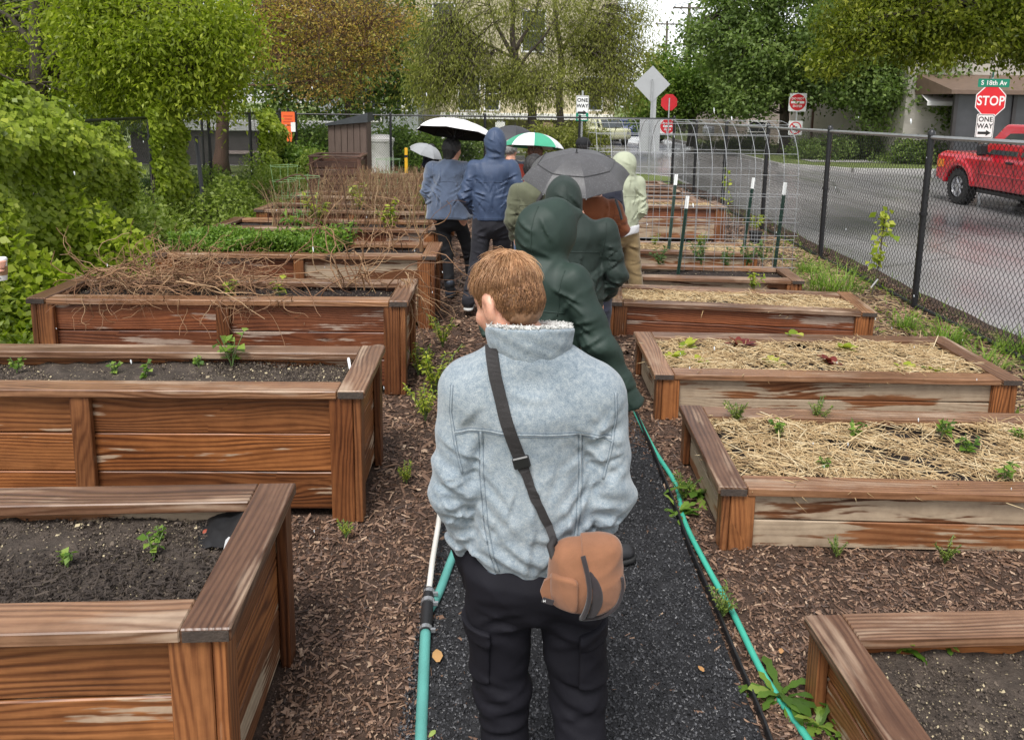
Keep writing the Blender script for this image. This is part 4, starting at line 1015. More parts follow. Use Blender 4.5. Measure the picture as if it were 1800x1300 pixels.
def strap():
    BS = Matrix.Diagonal((1 / .87, 1 / .9, 1 / .87, 1))
    P = [(-.105, 1.49), (-.095, 1.43), (-.07, 1.34), (-.035, 1.24), (-.002, 1.15), (.03, 1.08), (.055, 1.03)]
    m = MB(); n = 40; V = []; w_ = .0155
    for i in range(n + 1):
        s = i / n * (len(P) - 1); a = min(int(s), len(P) - 2); f = s - a
        x, z = P[a][0] + (P[a + 1][0] - P[a][0]) * f, P[a][1] + (P[a + 1][1] - P[a][1]) * f
        q = (P[a + 1][0] - P[a][0], P[a + 1][1] - P[a][1]); L = math.hypot(*q); ox, oz = q[1] / L, -q[0] / L
        wd = w_ * (1 if z > 1.2 else .8 - .25 * (1.2 - z) / .2)
        c, nn = hback(x, z, .005)
        l = hback(x + ox * wd, z + oz * wd, .005)[0]; r = hback(x - ox * wd, z - oz * wd, .005)[0]
        if i > n - 4: l = r = None; l = c + Vector((ox * wd, -.012 * (i - n + 4), oz * wd)); r = c + Vector((-ox * wd, -.012 * (i - n + 4), -oz * wd))
        V += [l, r, l + nn * .003, r + nn * .003]
    F = []
    for i in range(n):
        a = 4 * i; b = a + 4; F += [(a + 2, a + 3, b + 3, b + 2), (a, b, b + 1, a + 1), (a, a + 2, b + 2, b), (a + 1, b + 1, b + 3, a + 3)]
    m.add(V, F); o = m.build('strap', STRAPM, BAG); o.matrix_local = BS @ Matrix.Translation(Vector((HX, HY, 0)) - BAG.location)
    # over the shoulder to the front and down
    c, nn = hback(-.03, 1.225, .010); d = Vector((.03, 0, -.115)).normalized()
    b = MB(); Mx = Matrix(((d.x, 0, -d.z), (0, 1, 0), (d.z, 0, d.x))).to_4x4()
    b.box((0, 0, 0), (.03, .012, .042), Mx, .003); bo = b.build('slider_buckle', smat('black_plastic', (.012, .012, .013), .35, .2), BAG); bo.matrix_local = BS @ Matrix.Translation(Vector((HX, HY, 0)) + c - BAG.location)
    b2 = MB().tube([Vector((-.012, -.012, .055)), Vector((.0, -.03, .08)), Vector((-.065, -.01, .10)) + Vector((-.06, .0, .01))], .012, 6)
    s2 = MB(); A = Vector((HX + .055, HY - .19, 1.03)) - BAG.location
    A = BS @ A; s2.tube([A + Vector((0, .03, .02)), Vector((-.10, .0, .085)), Vector((-.085, -.01, .04)), Vector((-.08, -.035, .0))], .011, 6); s2.build('strap_end', STRAPM, BAG, smooth=True)
strap()
# ------------------------------------------------------------ the walking group
def hood_sdf(j, r=(.115, .135, .135), brim=0.0, off=(0, -.012, .01), tail=.10):
    h = j['head']; yaw = j['yaw']; fx, fy = -math.sin(yaw), math.cos(yaw)
    def f(X, Y, Z):
        c = h + np.array(off)
        x = (X - c[0]) * fy - (Y - c[1]) * fx; y = (X - c[0]) * fx + (Y - c[1]) * fy; z = Z - c[2]   # head frame, face along y
        d = ell(x, y, z, (0, -.005, .01), r)
        if brim: d = smin(d, cone(x, y, z, (0, .06, .07), (0, .06 + brim, .055), .075, .05), .05)
        d = smin(d, cone(x, y, z, (0, -.01, -.05), (0, -.035, -.05 - tail), r[0] * .86, r[0] * .86), .06)
        d = smax(d, -ell(x, y, z, (0, .15 + brim * .6, -.035), (.082, .12, .10)), .02)
        return d - folds(X, Y, Z, .006, 20, 31) - creases(X, Z, [(h[0] - .1, h[2] - .02, h[0] + .06, h[2] - .09, .010, .009), (h[0] - .08, h[2] + .07, h[0] + .02, h[2] + .01, .009, .007), (h[0] + .02, h[2] + .08, h[0] + .09, h[2] - .03, .009, .008), (h[0] - .09, h[2] - .12, h[0] + .09, h[2] - .13, .012, .010), (h[0] - .02, h[2] - .04, h[0] + .08, h[2] - .11, .009, .008)])
    return f
def crowd(label, loc, rz, j, coat, hem, trouser, shoe=None, sole=None, hood=None, hair=None, hairlen=0.0, vox=.013, jk=None, tw=1.0, cat='person', boots=.10, seed=1, hat=None, extra=None):
    t = thing('person', label, 'person', loc, rz); lo, hi = bounds(j, .26)
    soft('body', body_sdf(j), lo, hi, max(vox * 1.25, .014), SKIN, t)
    fn = jacket_sdf(j, hem, seed=seed, hood=hood, **(jk or {}))
    V, F = surf(fn, lo, hi, vox); V = relax(V, F, 1); jo = link('jacket', mesh_np('jacket', V, F, True), coat, t)
    bv = BVHTree.FromPolygons([tuple(p) for p in V], [tuple(int(i) for i in f) for f in F])
    def sew(P, r=.003):                  # a raised seam laid on the back of the garment
        Q = []
        for x_, z_ in P:
            q = bv.ray_cast(Vector((x_, -1.2, z_)), Vector((0, 1, 0)))
            if q[0] is not None: Q.append(q[0] + q[1] * .0005)
        if len(Q) > 2: MB().tube(Q, r, 5).build('seam', coat, jo, smooth=True)
    zy = (j['shL'][2] + j['shR'][2]) / 2 - .13 * j['k']
    sew([(j['chest'][0] + a * .15 * j['k'], zy + .012 * math.cos(a * 1.5)) for a in np.linspace(-1, 1, 18)]); sew([(j['pel'][0] + a * .15 * j['k'], hem + .035) for a in np.linspace(-1, 1, 18)], .0025)
    for s_ in 'LR': sew([(j['sh' + s_][0] * .96 - .0 + (.02 if s_ == 'L' else -.02) * f, j['sh' + s_][2] + .06 - .2 * f) for f in np.linspace(0, 1, 12)], .0025)
    if hood: sew([(j['head'][0], j['head'][2] + .12 - .26 * f) for f in np.linspace(0, 1, 16)], .0025)
    soft('trousers', trousers_sdf(j, tw, .006, seed + 5), lo, hi, vox, trouser, t)
    shoes(j, shoe or SHOE_B, sole or SOLE_B, t, j['k'], max(.011, vox), boots)
    h = np.array(j['head']); k = j['k']
    if hair is not None:
        fx, fy = -math.sin(j['yaw']), math.cos(j['yaw'])
        def hf(X, Y, Z):
            x = (X - h[0]) * fy - (Y - h[1]) * fx; y = (X - h[0]) * fx + (Y - h[1]) * fy; z = Z - h[2]
            d = ell(x, y, z, (0, -.015, .03), (.088, .108, .102))
            if hairlen: d = smin(d, cone(x, y, z, (0, -.06, -.02), (0, -.085, -hairlen), .075, .045, 1, .7), .05)
            else: d = smax(d, -(z + .07), .02)
            d = smax(d, -ell(x, y, z, (0, .13, -.03), (.08, .10, .10)), .01)
            return d - .003 * np.sin(x * 190 + 3 * np.sin(z * 30)) - .002 * np.sin(y * 170 + z * 20)
        soft('hair', hf, h - np.array((.2, .2, .2 + hairlen)), h + .2, .008, hair, t)
    if hat is not None:
        def cf(X, Y, Z):
            d = ell(X, Y, Z, h + np.array((0, -.005, .055)), (.098, .118, .088)); d = smax(d, h[2] + .03 - Z, .01)
            return smin(d, smax(ell(X, Y, Z, h + np.array((0, .10, .045)), (.075, .09, .014)), -1 + 0 * X, .01), .01)
        soft('cap', cf, h - .25, h + .25, .009, hat, t)
    return t, jo, (V, F)
RAIN = NT('rubberised_raincoat'); _p = RAIN.obj()
RAIN.set(col=RAIN.ramp(RAIN.noise(_p, 6, 4, .6), [(.3, (.014, .027, .021)), (.7, (.023, .041, .032))]), rough=.58, spec=.35); RAIN.bump(RAIN.noise(_p, 500, 2), .1, .002); RAIN = RAIN.m
COAT_B = cloth('dark_green_shell', (.011, .022, .017), .25, 700, .65, sheen=.05, spec=.4)
RAIN_D = cloth('rain_trousers', (.010, .026, .024), .3, 600, .55, sheen=.05)
NAVY_J = cloth('navy_rain_jacket', (.038, .060, .115), .18, 500, .55, sheen=.05, spec=.4); FLEECE = cloth('grey_blue_fleece', (.075, .10, .155), .25, 250, .95, sheen=.5, bump=.6)
BLK = cloth('black_leggings', (.010, .010, .012), .3, 700, .8, sheen=.02); CHAR = cloth('charcoal_jeans', (.022, .022, .028), .3, 500, .85, sheen=.05)
SAGE = cloth('sage_rain_jacket', (.37, .395, .285), .15, 500, .6, sheen=.1); KHAKI = cloth('khaki_trousers', (.22, .155, .075), .2, 500, .85)
ORANGE = cloth('rust_orange_jacket', (.20, .060, .022), .2, 500, .85); OLIVE = cloth('olive_jacket', (.10, .105, .065), .25, 400, .85); REDS = cloth('brick_red_shirt', (.36, .055, .035), .2, 400, .85)
NAVY = cloth('dark_navy_coat', (.018, .020, .035), .3, 500, .8); JEANS = cloth('blue_jeans', (.05, .085, .17), .25, 400, .85); GREYJ = cloth('grey_jacket', (.12, .12, .12), .2, 400, .85)
BLACKHAIR = smat('black_hair', (.014, .012, .012), .5, .4, 90, .5, 200); BROWNHAIR = smat('brown_hair', (.16, .075, .05), .55, .35, 90, .5, 200); GREYHAIR = smat('grey_hair', (.30, .29, .28), .6, .35, 90, .5, 200)
WHITE_C = cloth('white_shirt', (.62, .62, .64), .1, 400, .85)

# green raincoat, nearest
j = joints(1.72, head=(.0, .05, 1.535), neck=(.0, .02, 1.40), chest=(0, 0, 1.24), shL=(-.18, .0, 1.33), shR=(.15, -.0, 1.33), elR=(.275, .02, 1.07), wrR=(.41, .11, .79), elL=(-.25, .02, 1.07), wrL=(-.22, .12, .9),
           anR=(.30, .0, .10), knR=(.18, .05, .48), anL=(-.10, .12, .09), toeR=(.60, .80), yaw=R(-28), pit=R(15))
crowd('person in a dark green raincoat with raised hood, directly behind the denim jacket', (.135, 3.35, 0), R(-30), j, RAIN, .70, RAIN_D, hood=hood_sdf(j, (.125, .15, .135), .085, (.0, -.01, .0)), vox=.0085, jk=dict(wid=.98, flare=.05, slv=1.08, amp=.007, loose=.006, cr=.0075), seed=21)
# green coat, second
j = joints(1.66, head=(-.07, .05, 1.505), shR=(.185, .0, 1.335), elR=(.255, -.03, 1.07), wrR=(.205, .10, .90), shL=(-.18, 0, 1.34), yaw=R(-8), pit=R(18))
crowd('person in a dark green hooded coat, hand in pocket, second behind the denim jacket', (.385, 4.6, 0), R(4), j, COAT_B, .74, RAIN_D, hood=hood_sdf(j, (.115, .135, .135), .02), vox=.011, jk=dict(wid=.98, flare=.035, slv=1.06, amp=.007, loose=.005, cr=.009), seed=33)
# blue hooded jacket
j = joints(1.80, head=(.02, .03, 1.70), elR=(.285, -.05, 1.17), wrR=(.215, .12, 1.00), elL=(-.275, -.05, 1.17), wrL=(-.205, .12, 1.0), anL=(-.21, -.25, .15), knL=(-.14, .0, .50), anR=(.07, .22, .09), knR=(.09, .14, .50), yaw=R(10), pit=R(8))
crowd('tall person in a navy hooded jacket and charcoal jeans, seen from behind', (-.20, 7.65, 0), R(-3), j, NAVY_J, .93, CHAR, sole=SOLE_W, hood=hood_sdf(j, (.105, .125, .138), 0), vox=.012, jk=dict(wid=1.10, flare=.0, slv=1.02, amp=.008, loose=.01, cr=.012), seed=41)
# grey-blue fleece under the white umbrella
j = joints(1.72, head=(.03, .05, 1.60), elR=(.24, .04, 1.22), wrR=(.20, .18, 1.32), elL=(-.235, .0, 1.14), wrL=(-.20, .10, .95), anL=(.02, -.08, .09), knL=(-.03, .02, .48), anR=(.22, .24, .09), knR=(.18, .16, .5), yaw=R(-30), pit=R(12))
t, jo, _ = crowd('person in a loose grey-blue fleece and black leggings under the white umbrella', (-.68, 8.2, 0), R(-6), j, FLEECE, .86, BLK, shoe=smat('slate_rubber_boot', (.035, .045, .065), .5, .2), hair=BLACKHAIR, hairlen=.16, vox=.012, jk=dict(wid=1.04, flare=.07, slv=1.1, amp=.008, loose=.02, cr=.012), seed=51, boots=.17, tw=.82)
MB().tube([( .012 + .222 * math.cos(q) * 1.0, .157 * math.sin(q), .868 + .006 * math.sin(q * 3)) for q in np.linspace(0, 6.283, 40)], .007, 5).build('hem_trim', smat('pale_trim', (.45, .47, .50), .8, .1), jo, smooth=True)
# sage jacket
j = joints(1.62, head=(.02, .05, 1.485), yaw=R(35), pit=R(15), elL=(-.23, .02, 1.08), wrL=(-.12, .16, .98), elR=(.19, -.05, 1.05), wrR=(.16, .08, .9), anR=(.20, -.06, .09), knR=(.15, .0, .47))
t, jo, _ = crowd('person in a pale sage rain jacket with raised hood and khaki trousers', (1.11, 7.70, 0), R(20), j, SAGE, .855, KHAKI, hood=hood_sdf(j, (.112, .13, .13), .0), vox=.012, jk=dict(wid=.98, flare=.025, slv=1.1, amp=.006, loose=.012), seed=61, tw=1.08)
soft('shirt_tail', lambda X, Y, Z: smax(smax(cone(X, Y, Z, (0, 0, .95), (0, 0, .78), .186, .19, 1, .76) - folds(X, Y, Z, .006, 20, 4), .795 + .015 * np.sin(X * 14) - Z, .006), Z - .90, .006), (-.3, -.3, .72), (.3, .3, .95), .012, WHITE_C, t)
# rust orange jacket under the grey umbrella
j = joints(1.60, yaw=R(10), pit=R(10), elR=(.235, .05, 1.12), wrR=(.13, .2, 1.15))
crowd('person in a rust orange jacket half hidden under the grey umbrella', (.64, 5.95, 0), R(5), j, ORANGE, .78, NAVY, hair=BROWNHAIR, hairlen=.05, vox=.014, seed=71)
j = joints(1.62, yaw=R(0))
crowd('person in a dark navy coat beside the rust orange jacket', (.76, 6.9, 0), 0, j, NAVY, .7, BLK, hair=BLACKHAIR, vox=.015, seed=72)
# olive jacket
j = joints(1.62, yaw=R(-20), elR=(.23, .0, 1.1), wrR=(.12, .18, 1.08))
t, jo, _ = crowd('person in an olive jacket with a black shoulder strap, right of the navy jacket', (.20, 6.95, 0), 0, j, OLIVE, .8, JEANS, hair=BLACKHAIR, hairlen=.10, vox=.014, seed=73, jk=dict(loose=.015))
MB().tube([(.10, -.155, 1.36), (.02, -.17, 1.22), (-.06, -.175, 1.05), (-.10, -.165, .93)], .018, 6).build('shoulder_strap', STRAPM, t, smooth=True)
# red shirt, grey hair, black cap
j = joints(1.62, yaw=R(5))
crowd('person in a brick red shirt under the green and white umbrella', (.26, 9.2, 0), 0, j, REDS, .85, JEANS, hair=BROWNHAIR, hairlen=.06, vox=.015, seed=81)
j = joints(1.62, yaw=R(-25))
crowd('grey-haired person in a dark coat between the navy jacket and the striped umbrella', (-.03, 9.6, 0), 0, j, NAVY, .7, BLK, hair=GREYHAIR, vox=.015, seed=82)
j = joints(1.64, yaw=R(0))
crowd('person in a black cap showing above the grey umbrella', (.90, 9.9, 0), 0, j, GREYJ, .8, BLK, hair=BLACKHAIR, hat=BLK, vox=.015, seed=83)
j = joints(1.16, yaw=R(20))
crowd('person in a dark coat at the far left under a small grey umbrella', (-1.75, 16.4, 0), 0, j, NAVY, .7, BLK, hair=BLACKHAIR, vox=.017, seed=84)
# a hand with a paper cup at the left edge
j = joints(1.70, elR=(.22, .0, 1.05), wrR=(.24, .20, .99), yaw=R(-20))
tp = thing('person', 'person at the left edge holding a paper coffee cup, mostly out of view', 'person', (-3.86, 4.98, 0), R(-38)); lo, hi = bounds(j, .26)
cupw = Vector((-3.39, 4.985, .965))
CUPL = tp.matrix_world  # identity until update; place by hand below
a_ = R(-38); def_c = (math.cos(a_), math.sin(a_)); dx_, dy_ = cupw.x + 3.86, cupw.y - 4.98
cl = np.array((dx_ * def_c[0] + dy_ * def_c[1], -dx_ * def_c[1] + dy_ * def_c[0], cupw.z))
j['wrR'] = cl + np.array((-.10, -.085, .055)); j['elR'] = cl + np.array((-.20, -.26, .02))
def bodyc(X, Y, Z):
    d = body_sdf(dict(j, wrR=j['elR'] + (j['wrR'] - j['elR']) * .99))(X, Y, Z)
    return d
def grip(X, Y, Z):
    w0 = j['wrR']; pc = cl + np.array((-.045, -.045, .045))
    d = cone(X, Y, Z, w0, pc, .027, .032)
    for i in range(4):
        z = .055 - i * .020; r_ = .044
        A = [cl + np.array((r_ * math.cos(q), r_ * math.sin(q), z)) for q in (R(-150), R(-85), R(-25), R(20 - i * 8))]
        for a, b in zip(A[:-1], A[1:]): d = smin(d, cone(X, Y, Z, a, b, .0098, .0088), .005)
    A = [cl + np.array((r_ * math.cos(q), r_ * math.sin(q), .06)) for q in (R(-160), R(-205), R(-245))]
    for a, b in zip(A[:-1], A[1:]): d = smin(d, cone(X, Y, Z, a, b, .011, .0095), .006)
    return d
def bodyg(X, Y, Z): return smin(body_nohand(X, Y, Z), grip(X, Y, Z), .012)
def body_nohand(X, Y, Z):
    jj = dict(j); d = body_sdf(jj)(X, Y, Z)
    return smax(d, -ell(X, Y, Z, cl + np.array((0, 0, .0)), (.075, .075, .12)), .01)
soft('body', bodyg, np.minimum(lo, cl - .2), np.maximum(hi, cl + .2), .0085, SKIN, tp)
soft('jacket', jacket_sdf(j, .85, seed=91, loose=.01), lo, hi, .014, NAVY, tp); soft('trousers', trousers_sdf(j, 1.0, .006, 92), lo, hi, .014, JEANS, tp); shoes(j, SHOE_B, SOLE_B, tp, 1.0, .013)
soft('hair', lambda X, Y, Z: smax(ell(X, Y, Z, j['head'] + np.array((0, -.015, .03)), (.09, .11, .10)), -ell(X, Y, Z, j['head'] + np.array((.03, .13, -.03)), (.09, .1, .1)), .01), j['head'] - .2, j['head'] + .2, .012, BROWNHAIR, tp)
tc = thing('paper_cup', 'white paper coffee cup with a brown sleeve, held at the left edge', 'cup', cupw - Vector((0, 0, .075)))
MB().lathe([(.028, 0), (.029, .002), (.0375, .135), (.038, .137)], 24).build('cup_wall', smat('white_paper', (.75, .74, .72), .6, .05), tc, smooth=40)
MB().lathe([(.0312, .035), (.0335, .036), (.0378, .095), (.0350, .096)], 24).build('cardboard_sleeve', smat('kraft_card', (.30, .17, .09), .8, .15, 40), tc, smooth=40)
MB().lathe([(.0395, .133), (.0405, .136), (.0395, .145), (.034, .152), (.0335, .148)], 24).build('lid', smat('white_lid', (.78, .78, .77), .4, .05), tc, smooth=40)
m = MB(); m.lathe([(.006, -.0005), (.007, .0003)], 12, (0, 0, 0), Matrix.Rotation(R(90), 3, 'X')); o = m.build('print_mark', smat('grey_print', (.18, .18, .18), .7, .1), tc); o.location = (.006, -.0305, .018)

# ------------------------------------------------------------ umbrellas
def umbrella(label, top, tilt, r, dp, n, cols, inner=None, spin=0.0, shaft=.62, group=None, strap=None, band=None):
    """top = ferrule point; tilt = direction the shaft points up along"""
    up = Vector(tilt).normalized(); M = up.to_track_quat('Z', 'Y').to_matrix().to_4x4()
    t = thing('umbrella', label, 'umbrella', Vector(top)); t.matrix_world = Matrix.Translation(top) @ M; t['label'] = label
    th = 1.12
    def pt(a0, a1, s, f, drop=0.0):
        e = (4 * f * (1 - f)); q = a0 + (a1 - a0) * f
        rr = r * math.sin(s * th) / math.sin(th); z = -dp * (1 - math.cos(s * th)) / (1 - math.cos(th))
        ch = math.cos((a1 - a0) / 2) / math.cos(q - (a0 + a1) / 2)          # straight cloth between the ribs
        k = 1 + (ch - 1) * .85; k *= 1 - .045 * e * s ** 4
        return Vector((rr * k * math.cos(q), rr * k * math.sin(q), z - drop - .012 * e * s * (1 - s)))
    S, T = 9, 6
    for i in range(n):
        a0, a1 = spin + 2 * math.pi * i / n, spin + 2 * math.pi * (i + 1) / n
        for lay, (drop, mat_) in enumerate(((0, cols[i % len(cols)]), (.004, inner or cols[i % len(cols)]))):
            V = [pt(a0, a1, s / S, f / T, drop) for s in range(S + 1) for f in range(T + 1)]
            if lay == 0 and band:
                pass
            F = [(s * (T + 1) + f, (s + 1) * (T + 1) + f, (s + 1) * (T + 1) + f + 1, s * (T + 1) + f + 1) for s in range(S) for f in range(T)]
            if lay: F = [f[::-1] for f in F]
            if lay == 0: p = MB().add(V, F).build('canopy_panel', mat_, t, smooth=True)
            else: MB().add(V, F).build('lining', mat_, p, smooth=True)
        if band:
            e = MB().tube([pt(a0, a1, .62, f / T, -.004) for f in range(T + 1)], .0035, 4); e.build('vent_seam', band, p)
        MB().tube([pt(a0, a1, s / 8, 0, .010) for s in range(9)], .0028, 4).build('rib', GALV if inner is None else BLACK_METAL, t)
        MB().tube([pt(a0, a1, .5, 0, .012), Vector((0, 0, -dp * 1.35))], .002, 4).build('stretcher', GALV if inner is None else BLACK_METAL, t)
    MB().tube([(0, 0, .0), (0, 0, -shaft)], .0055, 8).build('shaft', GALV if inner is None else BLACK_METAL, t)
    MB().lathe([(.010, -.006), (.010, .004), (.005, .008), (.004, .03), (.001, .034)], 10).build('ferrule', BLACK_METAL, t, smooth=40)
    MB().tube([(0, 0, -shaft + .01), (0, 0, -shaft - .10)], [.012, .015], 10).build('handle', BLACK_METAL, t, smooth=40)
    if strap:
        p0 = pt(0, 1, 1, 0); MB().tube(strap, .006, 4).build('tie_strap', BLACK_METAL, t)
    return t
UG = cloth('wet_grey_canopy', (.066, .064, .067), .18, 500, .5, sheen=.02, spec=.5, speck=.22, bump=.15); UGD = cloth('dark_umbrella_seam', (.04, .04, .042), .2)
UW = cloth('white_canopy', (.74, .72, .72), .06, 500, .6, sheen=0); UK = cloth('black_lining', (.008, .008, .009), .3, 500, .8, sheen=0, speck=.0)
UGRN = cloth('green_canopy', (.06, .33, .20), .12, 500, .6, sheen=0); UWH2 = cloth('white_striped_canopy', (.72, .72, .73), .06, 500, .6, sheen=0); UD = cloth('charcoal_canopy', (.05, .05, .055), .15, 500, .6, sheen=0); ULG = cloth('silver_grey_canopy', (.28, .29, .30), .12, 500, .6)
umbrella('wet grey folding umbrella tilted towards the camera', (.475, 5.75, 1.735), (-.02, -.30, 1), .415, .19, 8, [UG], None, R(10), .55, band=UGD)
MB().tube([at(1082, 350, 5.5), at(1089, 370, 5.48), at(1093, 386, 5.47)], .010, 5).build('wrist_strap', BLACK_METAL, None)
_w = bpy.data.objects['wrist_strap']; _u = [o for o in bpy.data.objects if o.get('label', '').startswith('wet grey')][0]; _w.parent = _u; _w.matrix_parent_inverse = _u.matrix_world.inverted()
umbrella('white umbrella with a black underside', (-.60, 8.25, 1.915), (.12, .20, 1), .43, .155, 8, [UW], UK, R(22), .70)
umbrella('green and white striped umbrella', (.25, 9.15, 1.75), (.05, .12, 1), .36, .17, 8, [UWH2, UGRN], None, R(-68 - 45), .62)
umbrella('charcoal umbrella behind the navy hood', (.02, 10.2, 1.80), (.1, .0, 1), .34, .19, 8, [UD], None, R(5), .6)
umbrella('small grey umbrella at the far left of the group', (-1.78, 16.3, 1.20), (.35, -.1, 1), .38, .20, 8, [ULG], UK, R(5), .5)
# ------------------------------------------------------------ trees
BARK = smat('grey_brown_bark', (.075, .058, .045), .85, .45, 6, .8, 30, stretch=(1, 1, .25), bd=.03)
BARK_R = smat('red_brown_bark', (.11, .058, .038), .85, .4, 6, .7, 30, stretch=(1, 1, .25), bd=.03)
def crown_vf(blobs, n, L, W, droop=.4, cl=.28, flat=.7, up=.6):
    """leaves gathered in sprays; blobs = [(centre, radii, share, number of sprays)]"""
    out = []; tips = []
    tot = sum(b[2] for b in blobs)
    for c, r, sh, k in blobs:
        c = np.array(c, float); r = np.array(r, float)
        d = rdir(k); rad = rng.random(k) ** .42
        cc = c + d * r * rad[:, None]; tips.append(cc)
        m = int(n * sh / tot); which = rng.integers(0, k, m)
        size = rng.uniform(.7, 1.35, k)[which]
        P = cc[which] + rng.normal(size=(m, 3)) * np.array([1, 1, flat]) * (cl * size)[:, None]
        out.append((P, cc[which] - c, which / k, rng.random(k)[which]))
    P = np.concatenate([o[0] for o in out]); O = np.concatenate([o[1] for o in out]); cr = np.concatenate([o[3] for o in out]); m = len(P)
    D = nrm(rdir(m) + .5 * nrm(O) - np.array([0, 0, droop])); Nn = nrm(rdir(m) + np.array([0, 0, up]) + .3 * nrm(O))
    s = rng.uniform(.65, 1.3, m)
    V, F = leaf_vf(P, D, Nn, L * s, W * s)
    return V, F, np.clip(.5 + (cr - .5) * .55 + rng.normal(0, .17, m), 0, 1), np.concatenate(tips)
def branches_vf(starts, tips, r0=.02, r1=.004, m=6, sag=.1):
    k = len(tips); t = np.linspace(0, 1, m)[None, :, None]
    P = starts[:, None] * (1 - t) + tips[:, None] * t
    L = np.linalg.norm(tips - starts, axis=1)[:, None, None]
    P = P + np.array([0, 0, 1.]) * (sag * L * 4 * t * (1 - t)) * .4 + rng.normal(size=(k, m, 3)) * L * .035 * (t * (1 - t) * 4)
    return tubes_vf(P, (r0 + (r1 - r0) * np.linspace(0, 1, m))[None] * np.clip(L[:, :, 0] / 1.5, .5, 1.6), 4)
def tree(label, limbs, blobs, n, L, W, mat, bark=BARK, droop=.4, cl=.28, twigs=True, name='tree', group=None, up=.6, cat='tree', tw=(.022, .004), fine=0):
    """limbs = [([points], r_start, r_end)], first one is the trunk"""
    b = Vector(limbs[0][0][0]); t = thing(name, label, cat, b, 0, group)
    m = MB(); nodes = []
    for pts, r0, r1 in limbs:
        P = [Vector(p) for p in pts]; Q = []
        for i in range(len(P) - 1):
            for s in range(5): f = s / 5; Q.append(P[i].lerp(P[i + 1], f) + Vector(rng.normal(0, r0 * .06, 3)) * (0 if i + s == 0 else 1))
        Q.append(P[-1]); k = len(Q)
        rr = [r0 + (r1 - r0) * i / (k - 1) for i in range(k)]
        if pts is limbs[0][0]: rr[0] *= 1.5; rr[1] *= 1.15
        m.tube([q - b for q in Q], rr, 9); nodes += Q[k // 3:]
    m.build('trunk', bark, t, smooth=True)
    V, F, rnd, tips = crown_vf(blobs, n, L, W, droop, cl, up=up)
    nd = np.array([tuple(q) for q in nodes])
    d2 = ((tips[:, None] - nd[None]) ** 2).sum(-1); st = nd[np.argmin(d2 + .5 * np.maximum(0, nd[None, :, 2] - tips[:, None, 2]), axis=1)]
    bv = branches_vf(st, tips, tw[0], tw[1])
    bo = link('branches', mesh_np('branches', bv[0] - np.array(b), bv[1], True), bark, t); bo['kind'] = 'stuff'
    if fine:                             # thin twigs round every spray
        tp = tips[rng.integers(0, len(tips), fine)]; e = tp + rng.normal(size=(fine, 3)) * cl * 1.6 + np.array([0, 0, .1])
        fv = branches_vf(tp, e, .006, .002, 4, .05); link('twigs', mesh_np('twigs', fv[0] - np.array(b), fv[1], True), bark, t)['kind'] = 'stuff'
    link('crown', mesh_np('crown', V - np.array(b), F, rnd=rnd), mat, t)
    return t
LF_BRIGHT = leafmat('bright_maple_leaves', [(.10, .135, .012), (.21, .27, .02), (.34, .40, .035), (.46, .50, .06)], .45, .5)
LF_DARK = leafmat('dark_leaves', [(.06, .095, .028), (.12, .18, .045), (.19, .265, .068), (.27, .34, .10)], .5, .45)
LF_MID = leafmat('mid_green_leaves', [(.055, .105, .02), (.11, .19, .03), (.18, .27, .045), (.26, .34, .07)], .5, .42)
LF_WILLOW = leafmat('olive_willow_leaves', [(.12, .135, .03), (.20, .215, .045), (.29, .30, .065), (.38, .37, .10)], .5, .48)
LF_RUST = leafmat('rusty_new_leaves', [(.38, .20, .07), (.50, .31, .09), (.54, .40, .11), (.44, .43, .09)], .5, .55)
LF_OVER = leafmat('overhanging_leaves', [(.06, .085, .010), (.13, .165, .016), (.23, .26, .026), (.34, .35, .05)], .45, .48)
def A(u, v, Y): return tuple(at(u, v, Y))
def gz(u, Y, z=-.03): p = at(u, 300, Y); return (p.x, Y, z)
# big bright tree on the left, behind the fence
b = gz(70, 13)
tree('big bright green maple rising behind the left fence', [([b, A(68, 120, 13), A(62, 0, 13), A(50, -160, 13.2)], .16, .06), ([A(68, 130, 13), A(110, 78, 12.8), A(180, 38, 12.6), A(300, 10, 12.4)], .07, .02), ([A(66, 90, 13), A(20, 30, 13.2), A(-80, -10, 13.4)], .06, .02), ([A(64, 20, 13), A(150, -90, 13), A(300, -150, 12.8)], .07, .02), ([A(110, 78, 12.8), A(210, 98, 12.5), A(320, 95, 12.3)], .03, .01), ([A(68, 140, 13), A(40, 150, 12.4), A(-60, 100, 12)], .03, .01)],
     [(A(290, 70, 12.6), (1.15, 1.2, .95), 4.4, 120), (A(190, 40, 12.6), (.85, 1.0, .8), 2.2, 70), (A(-45, 100, 13), (.75, 1.0, 1.0), 1.8, 55), (A(90, 60, 14.6), (1.3, .6, 1.0), 1.6, 50), (A(330, 150, 12.6), (.8, .9, .45), 1.9, 60), (A(200, 160, 13.4), (1.1, .8, .5), 1.8, 60), (A(150, -150, 13), (2.2, 2, 1.2), 3.0, 90), (A(395, 60, 12.5), (.45, .6, .8), 1.0, 40)],
     66000, .092, .036, LF_BRIGHT, BARK, .75, .25, tw=(.02, .004))
